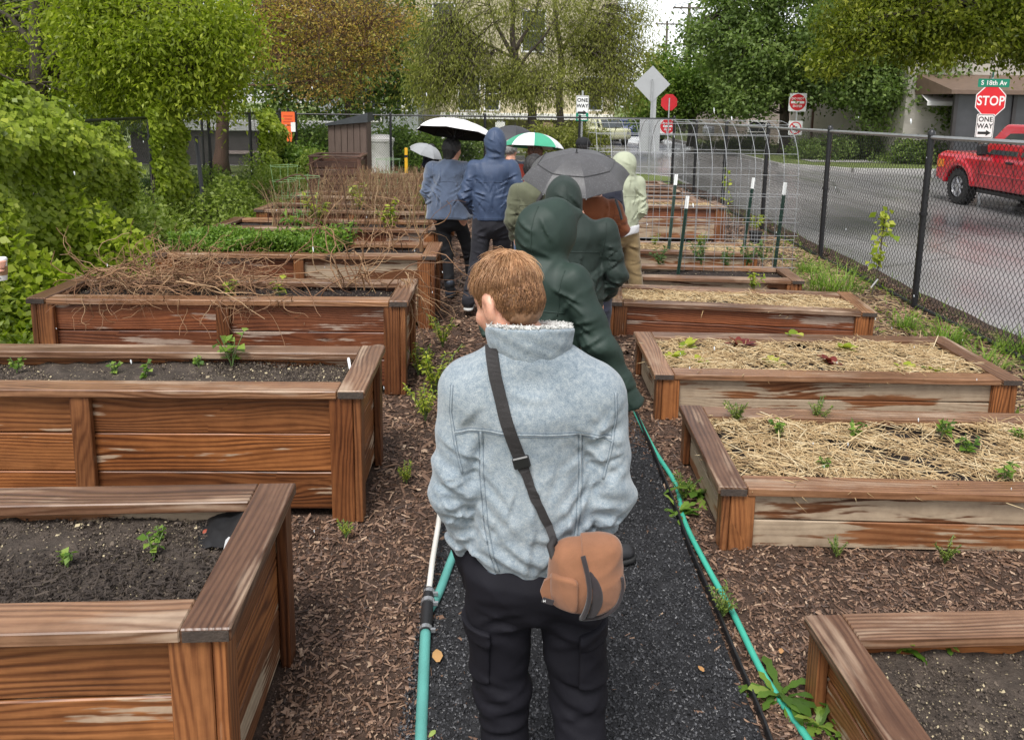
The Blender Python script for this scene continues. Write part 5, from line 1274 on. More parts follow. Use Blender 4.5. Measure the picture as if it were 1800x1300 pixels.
# darker trees far behind it
tree('dark tree in the far left corner behind the maple', [([gz(-60, 24), A(-60, 100, 24), A(-50, -100, 24)], .25, .08)], [(A(-20, 110, 24), (3.5, 2, 2.4), 3, 110), (A(180, 130, 25), (3.0, 2, 1.8), 3, 90), (A(60, -80, 24), (4.5, 3, 2), 2, 90)], 24000, .22, .11, LF_DARK, cl=.42)
tree('dark green tree behind the rusty-leaved tree', [([gz(620, 33), A(610, 100, 33), A(600, -120, 33)], .28, .1)], [(A(560, 130, 33), (3.2, 2, 2.4), 3, 110), (A(690, 90, 34), (1.8, 2, 3.2), 2.4, 90), (A(420, 60, 34), (4, 2, 3), 3, 90), (A(560, -120, 33), (5, 3, 2.5), 2, 80)], 26000, .24, .12, LF_DARK, cl=.5)
# rusty spring tree
b = gz(388, 22)
tree('tree with rusty orange new leaves and many bare twigs', [([b, A(392, 190, 22), A(412, 130, 22), A(440, 60, 22), A(500, -60, 22)], .20, .07), ([A(398, 170, 22), A(380, 110, 22), A(372, 40, 22.4)], .08, .03), ([A(412, 130, 22), A(480, 110, 21.6), A(560, 60, 21.4), A(640, 40, 21.2)], .075, .015), ([A(440, 60, 22), A(520, 10, 21.8), A(620, -50, 21.6)], .07, .02), ([A(430, 90, 22), A(540, 100, 22), A(660, 110, 22)], .05, .012), ([A(405, 150, 22), A(470, 150, 21.6), A(560, 140, 21.2)], .04, .01)],
     [(A(560, 50, 21.6), (1.9, 1.6, 1.35), 4.4, 170), (A(470, 60, 22), (1.3, 1.3, 1.3), 2.6, 90), (A(650, 60, 21.4), (1.1, 1.2, 1.2), 2.2, 80), (A(560, -100, 21.6), (3, 2, 1.6), 2.6, 90), (A(570, 150, 21.6), (1.3, 1, .5), .7, 40)],
     21000, .085, .036, LF_RUST, BARK_R, .3, .3, fine=3200, tw=(.02, .004))
# two olive willows in front of the yellow house
tree('olive green willow with a forked trunk in front of the yellow house', [([gz(936, 29), A(936, 190, 29), A(908, 120, 29), A(900, 60, 29), A(905, -120, 29)], .20, .06), ([A(908, 110, 29), A(870, 40, 29.2), A(845, -40, 29.4)], .09, .03), ([A(905, 90, 29), A(940, 30, 28.8), A(965, -60, 28.6)], .09, .03), ([A(900, 100, 29), A(850, 75, 28.6), A(800, 30, 28.2)], .06, .02), ([A(908, 120, 29), A(960, 60, 28.6), A(1010, -20, 28.4)], .06, .015)],
     [(A(830, 130, 28.4), (2.0, 1.6, 1.4), 3.4, 150), (A(940, 150, 28.6), (1.8, 1.4, 1.0), 2.6, 110), (A(780, 60, 28.6), (1.6, 1.6, 1.6), 2.4, 100), (A(900, 20, 28.8), (2.6, 2, 1.3), 2.2, 110), (A(860, -120, 29), (4, 2.5, 1.6), 2, 90), (A(760, 150, 28), (1.0, 1, 1.0), 1.2, 50)],
     38000, .15, .034, LF_WILLOW, BARK, 1.3, .38, fine=1200, tw=(.024, .005), up=.2)
tree('second olive willow nearer the grey diamond sign', [([gz(985, 31), A(984, 190, 31), A(986, 90, 31), A(976, 20, 31), A(970, -120, 31)], .17, .05), ([A(986, 90, 31), A(1030, 30, 31), A(1060, -40, 31)], .08, .03), ([A(985, 120, 31), A(1020, 80, 30.8), A(1060, 10, 30.6)], .05, .015)],
     [(A(1075, 120, 30.8), (1.7, 1.6, 1.7), 3.4, 140), (A(1020, 60, 31), (2.0, 1.6, 1.5), 2.4, 100), (A(1100, 40, 31), (.9, 1.2, 1.4), 1.1, 60), (A(1040, -110, 31), (2.4, 2, 1.4), 1.5, 60)],
     27000, .15, .036, LF_WILLOW, BARK, 1.2, .38, fine=900, tw=(.022, .005), up=.2)
# right-hand trees
tree('round mid-green tree right of the grey diamond sign', [([gz(1215, 40), A(1215, 170, 40), A(1210, 60, 40)], .22, .06)], [(A(1200, 150, 39.5), (2.2, 2, 2.0), 3, 110), (A(1275, 140, 39), (1.6, 1.6, 2.0), 2, 80), (A(1150, 190, 39), (1.4, 1.2, 1.1), 1.2, 50)], 30000, .18, .095, LF_MID, cl=.34)
tree('large dark maple behind the do-not-enter sign', [([gz(1378, 35), A(1378, 200, 35), A(1372, 60, 35), A(1350, -40, 35)], .26, .09), ([A(1374, 100, 35), A(1310, 50, 35), A(1270, 20, 34.6)], .1, .03), ([A(1374, 100, 35), A(1440, 40, 35), A(1500, 0, 35)], .1, .03)],
     [(A(1330, 90, 34.4), (2.0, 1.8, 1.9), 3, 110), (A(1430, 120, 34.6), (2.1, 1.8, 1.8), 3, 110), (A(1340, 10, 34.6), (2.4, 2, 1.4), 2, 80), (A(1450, -60, 34.6), (3.2, 2.4, 1.8), 2, 80), (A(1310, 170, 34), (1.4, 1.2, .9), 1.2, 50), (A(1240, 60, 34.4), (.9, .9, .8), .5, 30)], 40000, .19, .105, LF_DARK, cl=.34)
tree('dark broad tree over the right-hand lawn', [([gz(1560, 32), A(1558, 220, 32), A(1550, 100, 32), A(1540, -20, 32)], .32, .1), ([A(1556, 160, 32), A(1620, 110, 31.6), A(1680, 100, 31.4)], .09, .03)],
     [(A(1540, 150, 31.4), (2.1, 1.7, 1.6), 3, 110), (A(1640, 160, 31), (1.5, 1.4, 1.4), 2.2, 80), (A(1500, 60, 31.6), (2.2, 1.8, 1.4), 2, 80), (A(1660, 200, 30.8), (.9, .9, .7), 1, 40), (A(1600, -40, 31.4), (4, 2.4, 2), 2, 80)], 36000, .18, .10, LF_DARK, cl=.32)
# near tree whose boughs hang into the top right corner
tree('near tree whose leafy boughs hang into the top right corner', [([(14.6, 13.0, -.03), (14.4, 13, 2.6), (13.4, 13, 4.2), (12.4, 13, 6.5)], .26, .1), ([(14.4, 13, 3.0), (12, 12.8, 4.2), (9.5, 12.6, 4.3), (7.2, 12.4, 3.8)], .12, .02), ([(13.4, 13, 4.2), (10.5, 12.2, 5.2), (7.5, 12, 5.4)], .1, .02), ([(12, 12.8, 4.2), (9.8, 12.2, 3.8), (8.2, 12, 3.3)], .05, .012)],
     [(A(1560, 30, 12.6), (.75, .8, .45), 2.2, 60), (A(1500, 60, 12.4), (.45, .6, .45), 1.2, 36), (A(1650, 60, 12.6), (.8, .9, .5), 2.2, 60), (A(1760, 40, 12.6), (.8, .9, .5), 2.6, 70), (A(1870, 0, 12.8), (1.2, 1, .8), 2, 50), (A(1620, -60, 12.4), (1.8, 1.4, .8), 2.4, 70), (A(1470, 105, 12.2), (.22, .3, .16), .3, 10), (A(1900, -100, 13), (2.5, 2, 1.4), 2, 60), (A(1800, 95, 12.8), (.3, .5, .15), .4, 12)],
     60000, .08, .036, LF_OVER, BARK, .8, .16, tw=(.014, .003))
# shrubs beyond the back fence and on the lawns
def shrub(label, c, r, n, L, W, mat, k=50, cat='shrub', group=None):
    b = (c[0], c[1], -.03)
    tree(label, [([b, (c[0], c[1], c[2] * .5), (c[0], c[1], c[2])], .05, .02)], [(c, r, 1, k)], n, L, W, mat, cl=min(r) * .3, name='shrub', cat=cat, group=group, tw=(.012, .003))
shrub('tall leafy shrub growing through the left fence by the orange sign', A(520, 290, 18.6), (.7, .6, .5), 4000, .10, .05, LF_MID)
shrub('low green bush beyond the left fence under the maple', A(330, 330, 16.5), (1.6, .7, .35), 6000, .09, .045, LF_MID)
shrub('leafy shrub behind the wire fence left of the brown shed', A(545, 255, 22.6), (1.0, .6, .75), 5000, .12, .06, LF_MID)
shrub('green shrub behind the fence between shed and white umbrella', A(705, 262, 23), (1.0, .7, .65), 6000, .11, .055, LF_MID)
shrub('dark shrub behind the fence under the white umbrella', A(800, 255, 24), (1.6, .7, .6), 6000, .12, .05, LF_DARK)
shrub('olive shrub behind the back fence right of the striped umbrella', A(990, 245, 24.5), (1.5, .7, .5), 6000, .12, .05, LF_WILLOW)
shrub('clipped dark bush on the lawn below the no-left-turn sign', A(1445, 270, 31.5), (1.2, 1, .7), 6000, .12, .07, LF_DARK)
shrub('clipped dark bush in front of the pale house', A(1522, 268, 32), (1.05, 1, .75), 6000, .12, .07, LF_DARK)
shrub('low dark bush left of the red pickup', A(1600, 275, 30), (1.3, .8, .6), 6000, .12, .07, LF_DARK)
shrub('dark bush across the junction, behind the wire arch', A(1300, 265, 40), (2.4, 1, .8), 6000, .16, .09, LF_DARK)

# ------------------------------------------------------------ vines and weeds on the left
LF_VINE = leafmat('vine_leaves', [(.11, .16, .016), (.22, .29, .024), (.33, .41, .04), (.46, .50, .07)], .4, .48)
LF_WEED = leafmat('weed_leaves', [(.08, .125, .02), (.145, .21, .032), (.22, .29, .05), (.31, .37, .09)], .5, .44)
def fx(y): return -5.15 - .11 * (y - 4.0) / 2.55
def vine(label, y0, y1, topf, thick, n, L, group='vines on the left fence', zb=0.0, off=.05):
    y = rng.uniform(y0, y1, n); tp = topf(y); z = zb + (tp - zb) * rng.random(n) ** .85
    lump = .5 + .5 * np.sin(y * 3.1 + z * 2.3) * np.sin(z * 4.1 - y * 1.7)
    edge = np.clip((tp - z) / .35, .25, 1)
    x = fx(y) + off + thick * (.35 + .65 * lump) * edge * rng.random(n) ** .5 - .05 * rng.random(n)
    P = np.stack([x, y, z + rng.normal(0, .03, n)], 1); m = n
    D = nrm(np.stack([.5 + rng.normal(0, .4, m), -.25 + rng.normal(0, .5, m), -.8 + rng.normal(0, .35, m)], 1)); Nn = nrm(np.stack([.8 + rng.normal(0, .4, m), -.35 + rng.normal(0, .4, m), .6 + rng.normal(0, .4, m)], 1))
    s = rng.uniform(.5, 1.5, m)
    V, F = leaf_vf(P, D, Nn, L * s, L * .85 * s, .15)
    t = thing('climbing_vine', label, 'vine', (fx((y0 + y1) / 2), (y0 + y1) / 2, 0), 0, group); b = np.array(t.location)
    link('leaves', mesh_np('leaves', V - b, F, rnd=np.clip(.25 + .5 * lump * rng.random(m) + rng.normal(.12, .14, m), 0, 1)), LF_VINE, t)
    k = 24; yy = rng.uniform(y0, y1, k); zz = topf(yy) * rng.uniform(.6, 1, k); t_ = np.linspace(0, 1, 9)[None, :]
    S = np.stack([fx(yy)[:, None] + .06 + .05 * np.sin(t_ * 7 + yy[:, None]), yy[:, None] + .25 * np.sin(t_ * 5 + yy[:, None] * 3) * t_, zb + (zz[:, None] - zb) * t_], -1)
    V, F = tubes_vf(S, np.full((k, 9), .007), 4); link('stems', mesh_np('stems', V - b, F, True), BARK, t)
    return t
vine('thick mass of broad-leaved vines at the left edge', 5.2, 9.0, lambda y: 2.15 - .03 * (y - 7) ** 2 + .12 * np.sin(y * 4), .75, 28000, .066)
vine('vines spilling over the fence top, right of the thick mass', 9.0, 10.5, lambda y: 2.0 + .10 * np.sin(y * 5) - .25 * (y - 9), .4, 9500, .066)
vine('narrow column of vine hanging down the left fence', 11.5, 12.35, lambda y: 1.95 + .05 * np.sin(y * 9), .35, 7000, .072)
vine('bright vine clump at the far end of the left fence', 17.0, 18.6, lambda y: 1.82 + .08 * np.sin(y * 6),   .4, 5200, .08, zb=.45)
def weeds(n, x0, x1, y0, y1, hf, L, W, mat, label, name='weeds', keep=None):
    x = rng.uniform(x0, x1, n); y = rng.uniform(y0, y1, n); h = hf(x, y)
    if keep is not None:
        k = keep(x, y); x, y, h = x[k], y[k], h[k]; n = len(x)
    k = (~in_beds(x, y, .02)) & (h > .02); x, y, h = x[k], y[k], h[k]; n = len(x)
    z = h * rng.random(n) ** .6
    D = nrm(rdir(n) + np.array([0, 0, .25])); Nn = nrm(rdir(n) + np.array([0, 0, .9])); s = rng.uniform(.6, 1.3, n)
    V, F = leaf_vf(np.stack([x, y, z], 1), D, Nn, L * s, W * s, .2)
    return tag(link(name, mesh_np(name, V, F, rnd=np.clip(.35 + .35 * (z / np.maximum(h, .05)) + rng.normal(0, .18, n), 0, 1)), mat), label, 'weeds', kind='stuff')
weeds(40000, -5.9, -3.3, 4.6, 19.5, lambda x, y: np.clip((.75 + .03 * (y - 8)) * (.6 + .45 * np.sin(y * 2.3 + x) * np.sin(x * 3.1)) * np.clip((-3.25 - x) / 1.1, .05, 1), 0, 1), .075, .04, LF_WEED, 'rank green weeds between the left fence and the beds')
weeds(9000, -5.0, -3.5, 5.0, 8.6, lambda x, y: np.clip(1.1 * np.clip((-3.4 - x) / 1.2, 0, 1) * (.6 + .4 * np.sin(y * 4)), 0, 1.2), .09, .06, LF_VINE, 'broad-leaved weeds spilling from the vines towards the beds')
# ------------------------------------------------------------ houses
def siding(name, col, pitch=.13, var=.12):
    t = NT(name); p = t.n('NewGeometry').outputs['Position']; z = t.n('SeparateXYZ', {0: p}).outputs[2]
    f = t.math('FRACT', t.math('DIVIDE', z, pitch)); c0 = np.array(col)
    c = t.ramp(t.noise(p, 1.5, 4, .6), [(.3, tuple(c0 * (1 - var))), (.7, tuple(np.minimum(1, c0 * (1 + var))))])
    t.set(col=c, rough=.6); t.bump(f, .9, .03); return t.m
PANE = NT('window_glass'); PANE.set(col=(.03, .035, .04), rough=.08, spec=.8); PANE = PANE.m
TRIM = smat('white_trim', (.72, .71, .69), .55, .08, 3); SHING = smat('grey_roof_shingle', (.10, .095, .095), .85, .3, 5, .5, 40)
def window(par, x, z, w_, h, y=0.0, sash=True, trim=TRIM):
    f = MB(); b = .09
    f.box((x - w_ / 2 - b / 2, y - .04, z), (b, .09, h + 2 * b)).box((x + w_ / 2 + b / 2, y - .04, z), (b, .09, h + 2 * b)).box((x, y - .04, z + h / 2 + b / 2), (w_, .09, b)).box((x, y - .05, z - h / 2 - b / 2), (w_ + .06, .14, b))
    if sash: f.box((x, y - .025, z), (w_, .05, .05))
    o = f.build('window', trim, par)
    MB().box((x, y - .012, z), (w_, .016, h)).build('pane', PANE, o)
def house(name, label, x0, x1, yf, depth, h, wall, wins, roof='hip', rz=0.0, over=.4, roofm=SHING, rh=2.0):
    t = thing(name, label, 'house', ((x0 + x1) / 2, yf, -.03), rz); W = x1 - x0
    MB().box((0, depth / 2, h / 2), (W, depth, h)).build('wall', wall, t)
    r = MB(); a, b = W / 2 + over, depth + over
    if roof == 'hip':
        k = min(a, depth / 2) * .9
        r.add([(-a, -over, h), (a, -over, h), (a, b, h), (-a, b, h), (-a + k, depth / 2, h + rh), (a - k, depth / 2, h + rh), (-a, -over, h - .18), (a, -over, h - .18), (a, b, h - .18), (-a, b, h - .18)], [(0, 1, 5, 4), (1, 2, 5), (2, 3, 4, 5), (3, 0, 4), (6, 7, 1, 0), (7, 8, 2, 1), (8, 9, 3, 2), (9, 6, 0, 3), (9, 8, 7, 6)])
    else:                                # gable to the street
        r.add([(-a, -over, h), (0, -over, h + rh), (a, -over, h), (-a, b, h), (0, b, h + rh), (a, b, h), (-a, -over, h - .15), (0, -over, h + rh - .18), (a, -over, h - .15), (-a, b, h - .15), (0, b, h + rh - .18), (a, b, h - .15)], [(0, 1, 4, 3), (1, 2, 5, 4), (6, 9, 10, 7), (7, 10, 11, 8), (0, 6, 7, 1), (1, 7, 8, 2), (3, 4, 10, 9), (4, 5, 11, 10)])
        MB().prism([(-W / 2, h), (W / 2, h), (0, h + rh * .93)], .2, Matrix.Translation((0, .11, 0))).build('gable', wall, t)
    r.build('roof', roofm, t)
    for q in wins: window(t, *q)
    return t
YEL = siding('cream_yellow_siding', (.60, .53, .36)); PINKW = siding('pale_pink_siding', (.56, .47, .43)); WHT = siding('off_white_siding', (.58, .56, .53)); BEIGE = siding('beige_siding', (.50, .46, .41))
BROWN_T = smat('brown_fascia', (.13, .085, .06), .6, .2, 4); SCREEN = smat('dark_porch_screen', (.045, .045, .05), .35, .3, 2); BRICK_C = smat('tan_brick', (.30, .20, .14), .8, .25, 8, .3, 60)
def wx(u, v, Y, ox, oz=-.03): p = at(u, v, Y); return p.x - ox, p.z - oz
Yh = 47; x0, x1 = at(560, 200, Yh).x, at(1080, 200, Yh).x; ox = (x0 + x1) / 2
ws = []
for u, v, w_, h in ((938, 55, 1.3, 2.3), (825, 165, 1.2, 1.9), (690, 120, 1.2, 2.2), (780, 40, 1.2, 2.2), (1040, 165, 1.2, 1.9), (705, 185, 1.0, 1.5), (640, 40, 1.2, 2.2), (865, 165, .8, 1.9)):
    ws.append((*wx(u, v, Yh, ox), w_, h))
H1 = house('house', 'tall cream yellow clapboard house behind the willows', x0, x1, Yh, 11, 11.5, YEL, ws, 'hip')
a = wx(780, 205, Yh, ox); b_ = wx(1070, 212, Yh, ox); pm = MB(); pm.box(((a[0] + b_[0]) / 2, -1.1, a[1] + .1), (b_[0] - a[0], 2.4, .32)); pm.build('porch_roof', TRIM, H1)
for u in (790, 880, 960, 1050):
    q = wx(u, 240, Yh, ox); MB().box((q[0], -2.0, a[1] / 2 - .1), (.34, .34, a[1] - .1)).box((q[0], -2.0, .5), (.55, .55, 1.0)).build('porch_pillar', BRICK_C if u in (960,) else TRIM, H1)
Yw = 44; xa, xb = at(560, 200, Yw).x, at(735, 200, Yw).x; oxw = (xa + xb) / 2
house('house', 'pale grey house glimpsed between the rusty tree and the willow', xa, xb, Yw, 6, 6.0, siding('pale_grey_siding', (.42, .44, .46)), [(*wx(694, 158, Yw, oxw), .75, 2.2), (*wx(718, 158, Yw, oxw), .35, 2.2), (*wx(655, 190, Yw, oxw), .9, 1.4)], 'gable')
Yp = 43; x0, x1 = at(1275, 200, Yp).x, at(1420, 200, Yp).x; op = (x0 + x1) / 2
H2 = house('house', 'small pale pink gabled house beyond the junction', x0, x1, Yp, 8, 2.6, PINKW, [(*wx(1330, 232, Yp, op), .9, 1.1), (*wx(1385, 232, Yp, op), .9, 1.1)], 'gable', rh=1.7)
Yq = 40; x0, x1 = at(1425, 200, Yq).x, at(1590, 200, Yq).x; oq = (x0 + x1) / 2
H3 = house('house', 'off-white clapboard house behind the two clipped bushes', x0, x1, Yq, 8, 4.6, WHT, [(*wx(1465, 235, Yq, oq), 1.0, 1.3), (*wx(1520, 222, Yq, oq), .6, 1.3), (*wx(1556, 215, Yq, oq), .9, 1.5)], 'hip')
MB().box((wx(1440, 250, Yq, oq)[0], -.06, 1.3), (1.0, .1, 2.1)).build('door', smat('brown_door', (.12, .07, .05), .5, .15), H3)
Yr = 30; x0, x1 = at(1590, 200, Yr).x, at(1990, 200, Yr).x; orr = (x0 + x1) / 2
H4 = house('house', 'beige house with a brown-edged screened porch at the right edge', x0, x1, Yr, 9, 7.0, BEIGE, [(*wx(1660, 60, Yr, orr), 1.0, 1.6), (*wx(1790, 50, Yr, orr), 1.0, 1.6)], 'hip')
zt = wx(1720, 140, Yr - 2, orr)[1]; zb_ = wx(1720, 166, Yr - 2, orr)[1]
xl, xr = wx(1680, 150, Yr - 2, orr)[0], wx(1990, 150, Yr - 2, orr)[0]
MB().add([(xl - .4, -2.5, zb_ + .14), (xr, -2.5, zb_ + .14), (xr, -.0, zt + .25), (xl - .4, 0, zt + .25), (xl - .4, -2.5, zb_), (xr, -2.5, zb_), (xr, 0, zb_), (xl - .4, 0, zb_)], [(0, 1, 2, 3), (4, 5, 1, 0), (7, 4, 0, 3), (5, 6, 2, 1), (7, 6, 5, 4)]).build('porch_roof', BROWN_T, H4)
for i in range(7):
    xx = xl + (xr - xl) * i / 6
    MB().box((xx, -2.1, zb_ / 2), (.13, .13, zb_)).build('porch_post', BROWN_T if i % 2 else smat('dark_post', (.03, .025, .025), .5, .2), H4)
    if i < 6:
        s_ = MB().box((xx + (xr - xl) / 12, -2.08, zb_ / 2 + .25), ((xr - xl) / 6 - .14, .05, zb_ - .5)).build('porch_screen', SCREEN, H4)
MB().box(((xl + xr) / 2, -2.15, .25), (xr - xl, .1, .5)).build('porch_skirt', BROWN_T, H4)
aw = wx(1650, 172, Yr, orr); MB().add([(aw[0] - .9, 0, aw[1] + .35), (aw[0] + .55, 0, aw[1] + .35), (aw[0] + .6, -1.0, aw[1] - .15), (aw[0] - .95, -1.0, aw[1] - .15), (aw[0] + .6, -1.0, aw[1] - .3), (aw[0] - .95, -1.0, aw[1] - .3)], [(0, 1, 2, 3), (3, 2, 4, 5)]).build('awning', TRIM, H4)
# low wall left of the garden
DARKW = smat('dark_wall', (.075, .065, .065), .8, .35, 3, .4, 30, stretch=(1, 1, 6))
xa, xb = at(230, 250, 25).x, at(585, 250, 25).x
lw = thing('wall', 'low dark wall with a white coping beyond the left fence', 'wall', ((xa + xb) / 2, 25, -.03))
MB().box((0, .15, .55), (xb - xa, .3, 1.1)).build('wall_face', DARKW, lw); MB().box((0, .1, 1.28), (xb - xa + .1, .5, .34), None, .02).build('coping', smat('white_coping', (.6, .6, .6), .7, .25, 4), lw)
MB().box((.6, -.04, .42), (1.6, .06, .1)).build('pale_ledge', smat('pink_ledge', (.38, .3, .29), .7, .2), lw)
# ------------------------------------------------------------ signs
def text_mesh(s, size, bold=0.0):
    cu = bpy.data.curves.new('txt', 'FONT'); cu.body = s; cu.size = size; cu.align_x = 'CENTER'; cu.align_y = 'CENTER'; cu.offset = bold; cu.extrude = .001; cu.space_character = 1.05
    o = bpy.data.objects.new('txt', cu); COL.objects.link(o); dg = bpy.context.evaluated_depsgraph_get()
    me = bpy.data.meshes.new_from_object(o.evaluated_get(dg)); bpy.data.objects.remove(o); return me
def put_text(s, size, mat, par, x, z, y=-.006, bold=0.0, sx=1.0, name='lettering'):
    return link(name, text_mesh(s, size, bold), mat, par, Matrix.Translation((x, y, z)) @ Matrix.Rotation(R(90), 4, 'X') @ Matrix.Diagonal((sx, 1, 1, 1)))
RED = smat('sign_red', (.62, .012, .022), .4, .06, 3); SWHITE = smat('sign_white', (.78, .78, .77), .45, .05, 3); SBLACK = smat('sign_black', (.012, .012, .012), .5, .05); SGREEN = smat('sign_green', (.0, .20, .12), .4, .06, 3); ALU = smat('bare_aluminium', (.42, .43, .44), .45, .06, 3, metal=.35); ORNG = smat('sign_orange', (.80, .13, .03), .5, .08, 3)
def ngon(n, r, a0): return [(r * math.cos(a0 + 2 * math.pi * i / n), r * math.sin(a0 + 2 * math.pi * i / n)) for i in range(n)]
def rrect(w_, h, r=.03):
    P = []
    for cx, cz, q in ((w_ / 2 - r, h / 2 - r, 0), (-w_ / 2 + r, h / 2 - r, 90), (-w_ / 2 + r, -h / 2 + r, 180), (w_ / 2 - r, -h / 2 + r, 270)):
        P += [(cx + r * math.cos(R(q + k * 30)), cz + r * math.sin(R(q + k * 30))) for k in range(4)]
    return P
def plate(name, pts, mat, par, x, z, y=0.0, t=.004):
    return MB().prism(pts, t).build(name, mat, par, Matrix.Translation((x, y, z)))
def ring(name, pts, k, mat, par, x, z, y):
    n = len(pts); V = [(p[0], 0, p[1]) for p in pts] + [(p[0] * k, 0, p[1] * k) for p in pts]
    return MB().add(V, [(i, (i + 1) % n, n + (i + 1) % n, n + i) for i in range(n)]).build(name, mat, par, Matrix.Translation((x, y, z)))
def arrow(par, x, z, w_, mat=SBLACK, y=-.006, h=.1):
    MB().prism([(-w_ / 2, -h * .22), (w_ * .12, -h * .22), (w_ * .12, -h * .5), (w_ / 2, 0), (w_ * .12, h * .5), (w_ * .12, h * .22), (-w_ / 2, h * .22)], .002).build('arrow', mat, par, Matrix.Translation((x, y, z)))
def signpost(label, u, Y, ztop, post=GALV, w_=.055, cat='sign', v=250, rz=0.0, pf=.012):
    p = at(u, v, Y); t = thing('road_sign', label, cat, (p.x, Y, -.15), rz)
    MB().box((0, .03 if pf > 0 else -.03, ztop / 2 + .07), (w_, .03, ztop + .15)).box((0, (.03 if pf > 0 else -.03) + .012, ztop / 2 + .07), (w_ * .4, .03, ztop + .15)).build('post', post, t); return t, -.15
# STOP with street name and ONE WAY
Y = 19.9; t, zo = signpost('red STOP sign with ONE WAY plate and green street name above', 1733, Y, at(1733, 140, Y).z + .15)
zs = at(1733, 178, Y).z - zo; plate('stop_plate', ngon(8, .415, R(22.5)), SWHITE, t, 0, zs); plate('stop_face', ngon(8, .39, R(22.5)), RED, t, 0, zs, -.004); put_text('STOP', .33, SWHITE, t, 0, zs, -.0085, .006, .86)
zs = at(1727, 222, Y).z - zo; plate('one_way_plate', rrect(.46, .62), SWHITE, t, -.08, zs, -.01); ring('border', rrect(.43, .59), .94, SBLACK, t, -.08, zs, -.0125); put_text('ONE', .17, SBLACK, t, -.08, zs + .17, -.014, .004); put_text('WAY', .17, SBLACK, t, -.08, zs, -.014, .004); arrow(t, -.08, zs - .17, .34, y=-.0145, h=.15)
zs = at(1735, 146, Y).z - zo; plate('street_name_plate', rrect(.80, .21, .02), SGREEN, t, .03, zs, -.004); put_text('S 18th Av', .165, SWHITE, t, .03, zs, -.0085, .003, .95)
zs = at(1735, 131, Y).z - zo; pl = plate('cross_street_plate', rrect(.62, .16, .02), SGREEN, t, 0, zs, .02); pl.rotation_euler = (0, 0, R(62))
# ONE WAY, left
Y = 23.6; t, zo = signpost('small white ONE WAY sign with a green plate beneath, back fence', 1022, Y, at(1022, 168, Y).z + .15)
zs = at(1022, 187, Y).z - zo; plate('one_way_plate', rrect(.38, .64), SWHITE, t, 0, zs); ring('border', rrect(.355, .615), .95, SBLACK, t, 0, zs, -.003); put_text('ONE', .15, SBLACK, t, 0, zs + .18, -.006, .004); put_text('WAY', .15, SBLACK, t, 0, zs + .01, -.006, .004); arrow(t, 0, zs - .19, .28, h=.15)
zs = at(1022, 202, Y).z - zo; plate('green_plate', rrect(.38, .25), SGREEN, t, 0, zs - .06, -.002); MB().box((0, -.006, zs + .0), (.22, .002, .04)).box((0, -.006, zs - .06), (.26, .002, .03)).box((.01, -.006, zs - .13), (.28, .002, .04)).build('white_print', SWHITE, t)
# diamond seen from behind, with a grey board
Y = 23.4; t, zo = signpost('bare metal back of a diamond sign with a grey board below', 1142, Y, at(1142, 128, Y).z + .15 - .35, w_=.05, pf=-1)
zs = at(1142, 148, Y).z - zo; plate('diamond_back', ngon(4, .545, 0), ALU, t, 0, zs, .012); zs = at(1142, 238, Y).z - zo; plate('board_back', rrect(.62, .98), ALU, t, -.01, zs, .014); MB().box((.09, .03, at(1142, 190, Y).z - zo), (.13, .02, 1.0)).build('wide_bracket', ALU, t)
for z_ in (at(1142, 140, Y).z, at(1142, 178, Y).z): MB().lathe([(.014, -.02), (.014, .02)], 8, (0, -.05, z_ - zo), Matrix.Rotation(R(90), 3, 'X')).build('bolt', GALV, t)
# red octagon and round plate from behind
Y = 36; t, zo = signpost('red octagon sign with its post in front, beside the grey diamond', 1173, Y, at(1173, 178, Y).z + .15, pf=-1)
zs = at(1173, 180, Y).z - zo; plate('octagon_plate', ngon(8, .40, R(22.5)), RED, t, 0, zs, .0); zs = at(1173, 222, Y).z - zo; plate('white_plate', rrect(.72, .72, .05), SWHITE, t, .0, zs, .004); plate('red_disc', ngon(24, .34, 0), RED, t, -.02, zs, -.001); MB().box((-.02, -.006, zs), (.42, .002, .09)).build('white_bar', SWHITE, t); put_text('DO NOT', .11, SWHITE, t, -.02, zs + .14, -.006, .002); put_text('ENTER', .11, SWHITE, t, -.02, zs - .15, -.006, .002)
# DO NOT ENTER and no left turn
Y = 33; t, zo = signpost('DO NOT ENTER sign over a no-left-turn sign across the street', 1397, Y, at(1397, 168, Y).z + .15)
zs = at(1397, 180, Y).z - zo; plate('white_plate', rrect(.76, .76, .05), SWHITE, t, 0, zs); plate('red_disc', ngon(32, .345, 0), RED, t, 0, zs, -.004); MB().box((0, -.0075, zs), (.56, .002, .10)).build('white_bar', SWHITE, t); put_text('DO NOT', .13, SWHITE, t, 0, zs + .155, -.0085, .003); put_text('ENTER', .13, SWHITE, t, 0, zs - .165, -.0085, .003)
zs = at(1396, 225, Y).z - zo; plate('turn_plate', rrect(.60, .60, .05), SWHITE, t, -.02, zs); ring('red_ring', ngon(32, .26, 0), .82, RED, t, -.02, zs, -.004)
MB().prism([(.08, -.16), (.08, .06), (-.02, .06), (-.02, .12), (-.16, .02), (-.02, -.07), (-.02, -.02), (.02, -.02), (.02, -.16)], .002).build('turn_arrow', SBLACK, t, Matrix.Translation((-.02, -.005, zs))); MB().box((-.02, -.008, zs), (.05, .002, .46), Matrix.Rotation(R(-45), 4, 'Y')).build('red_slash', RED, t)
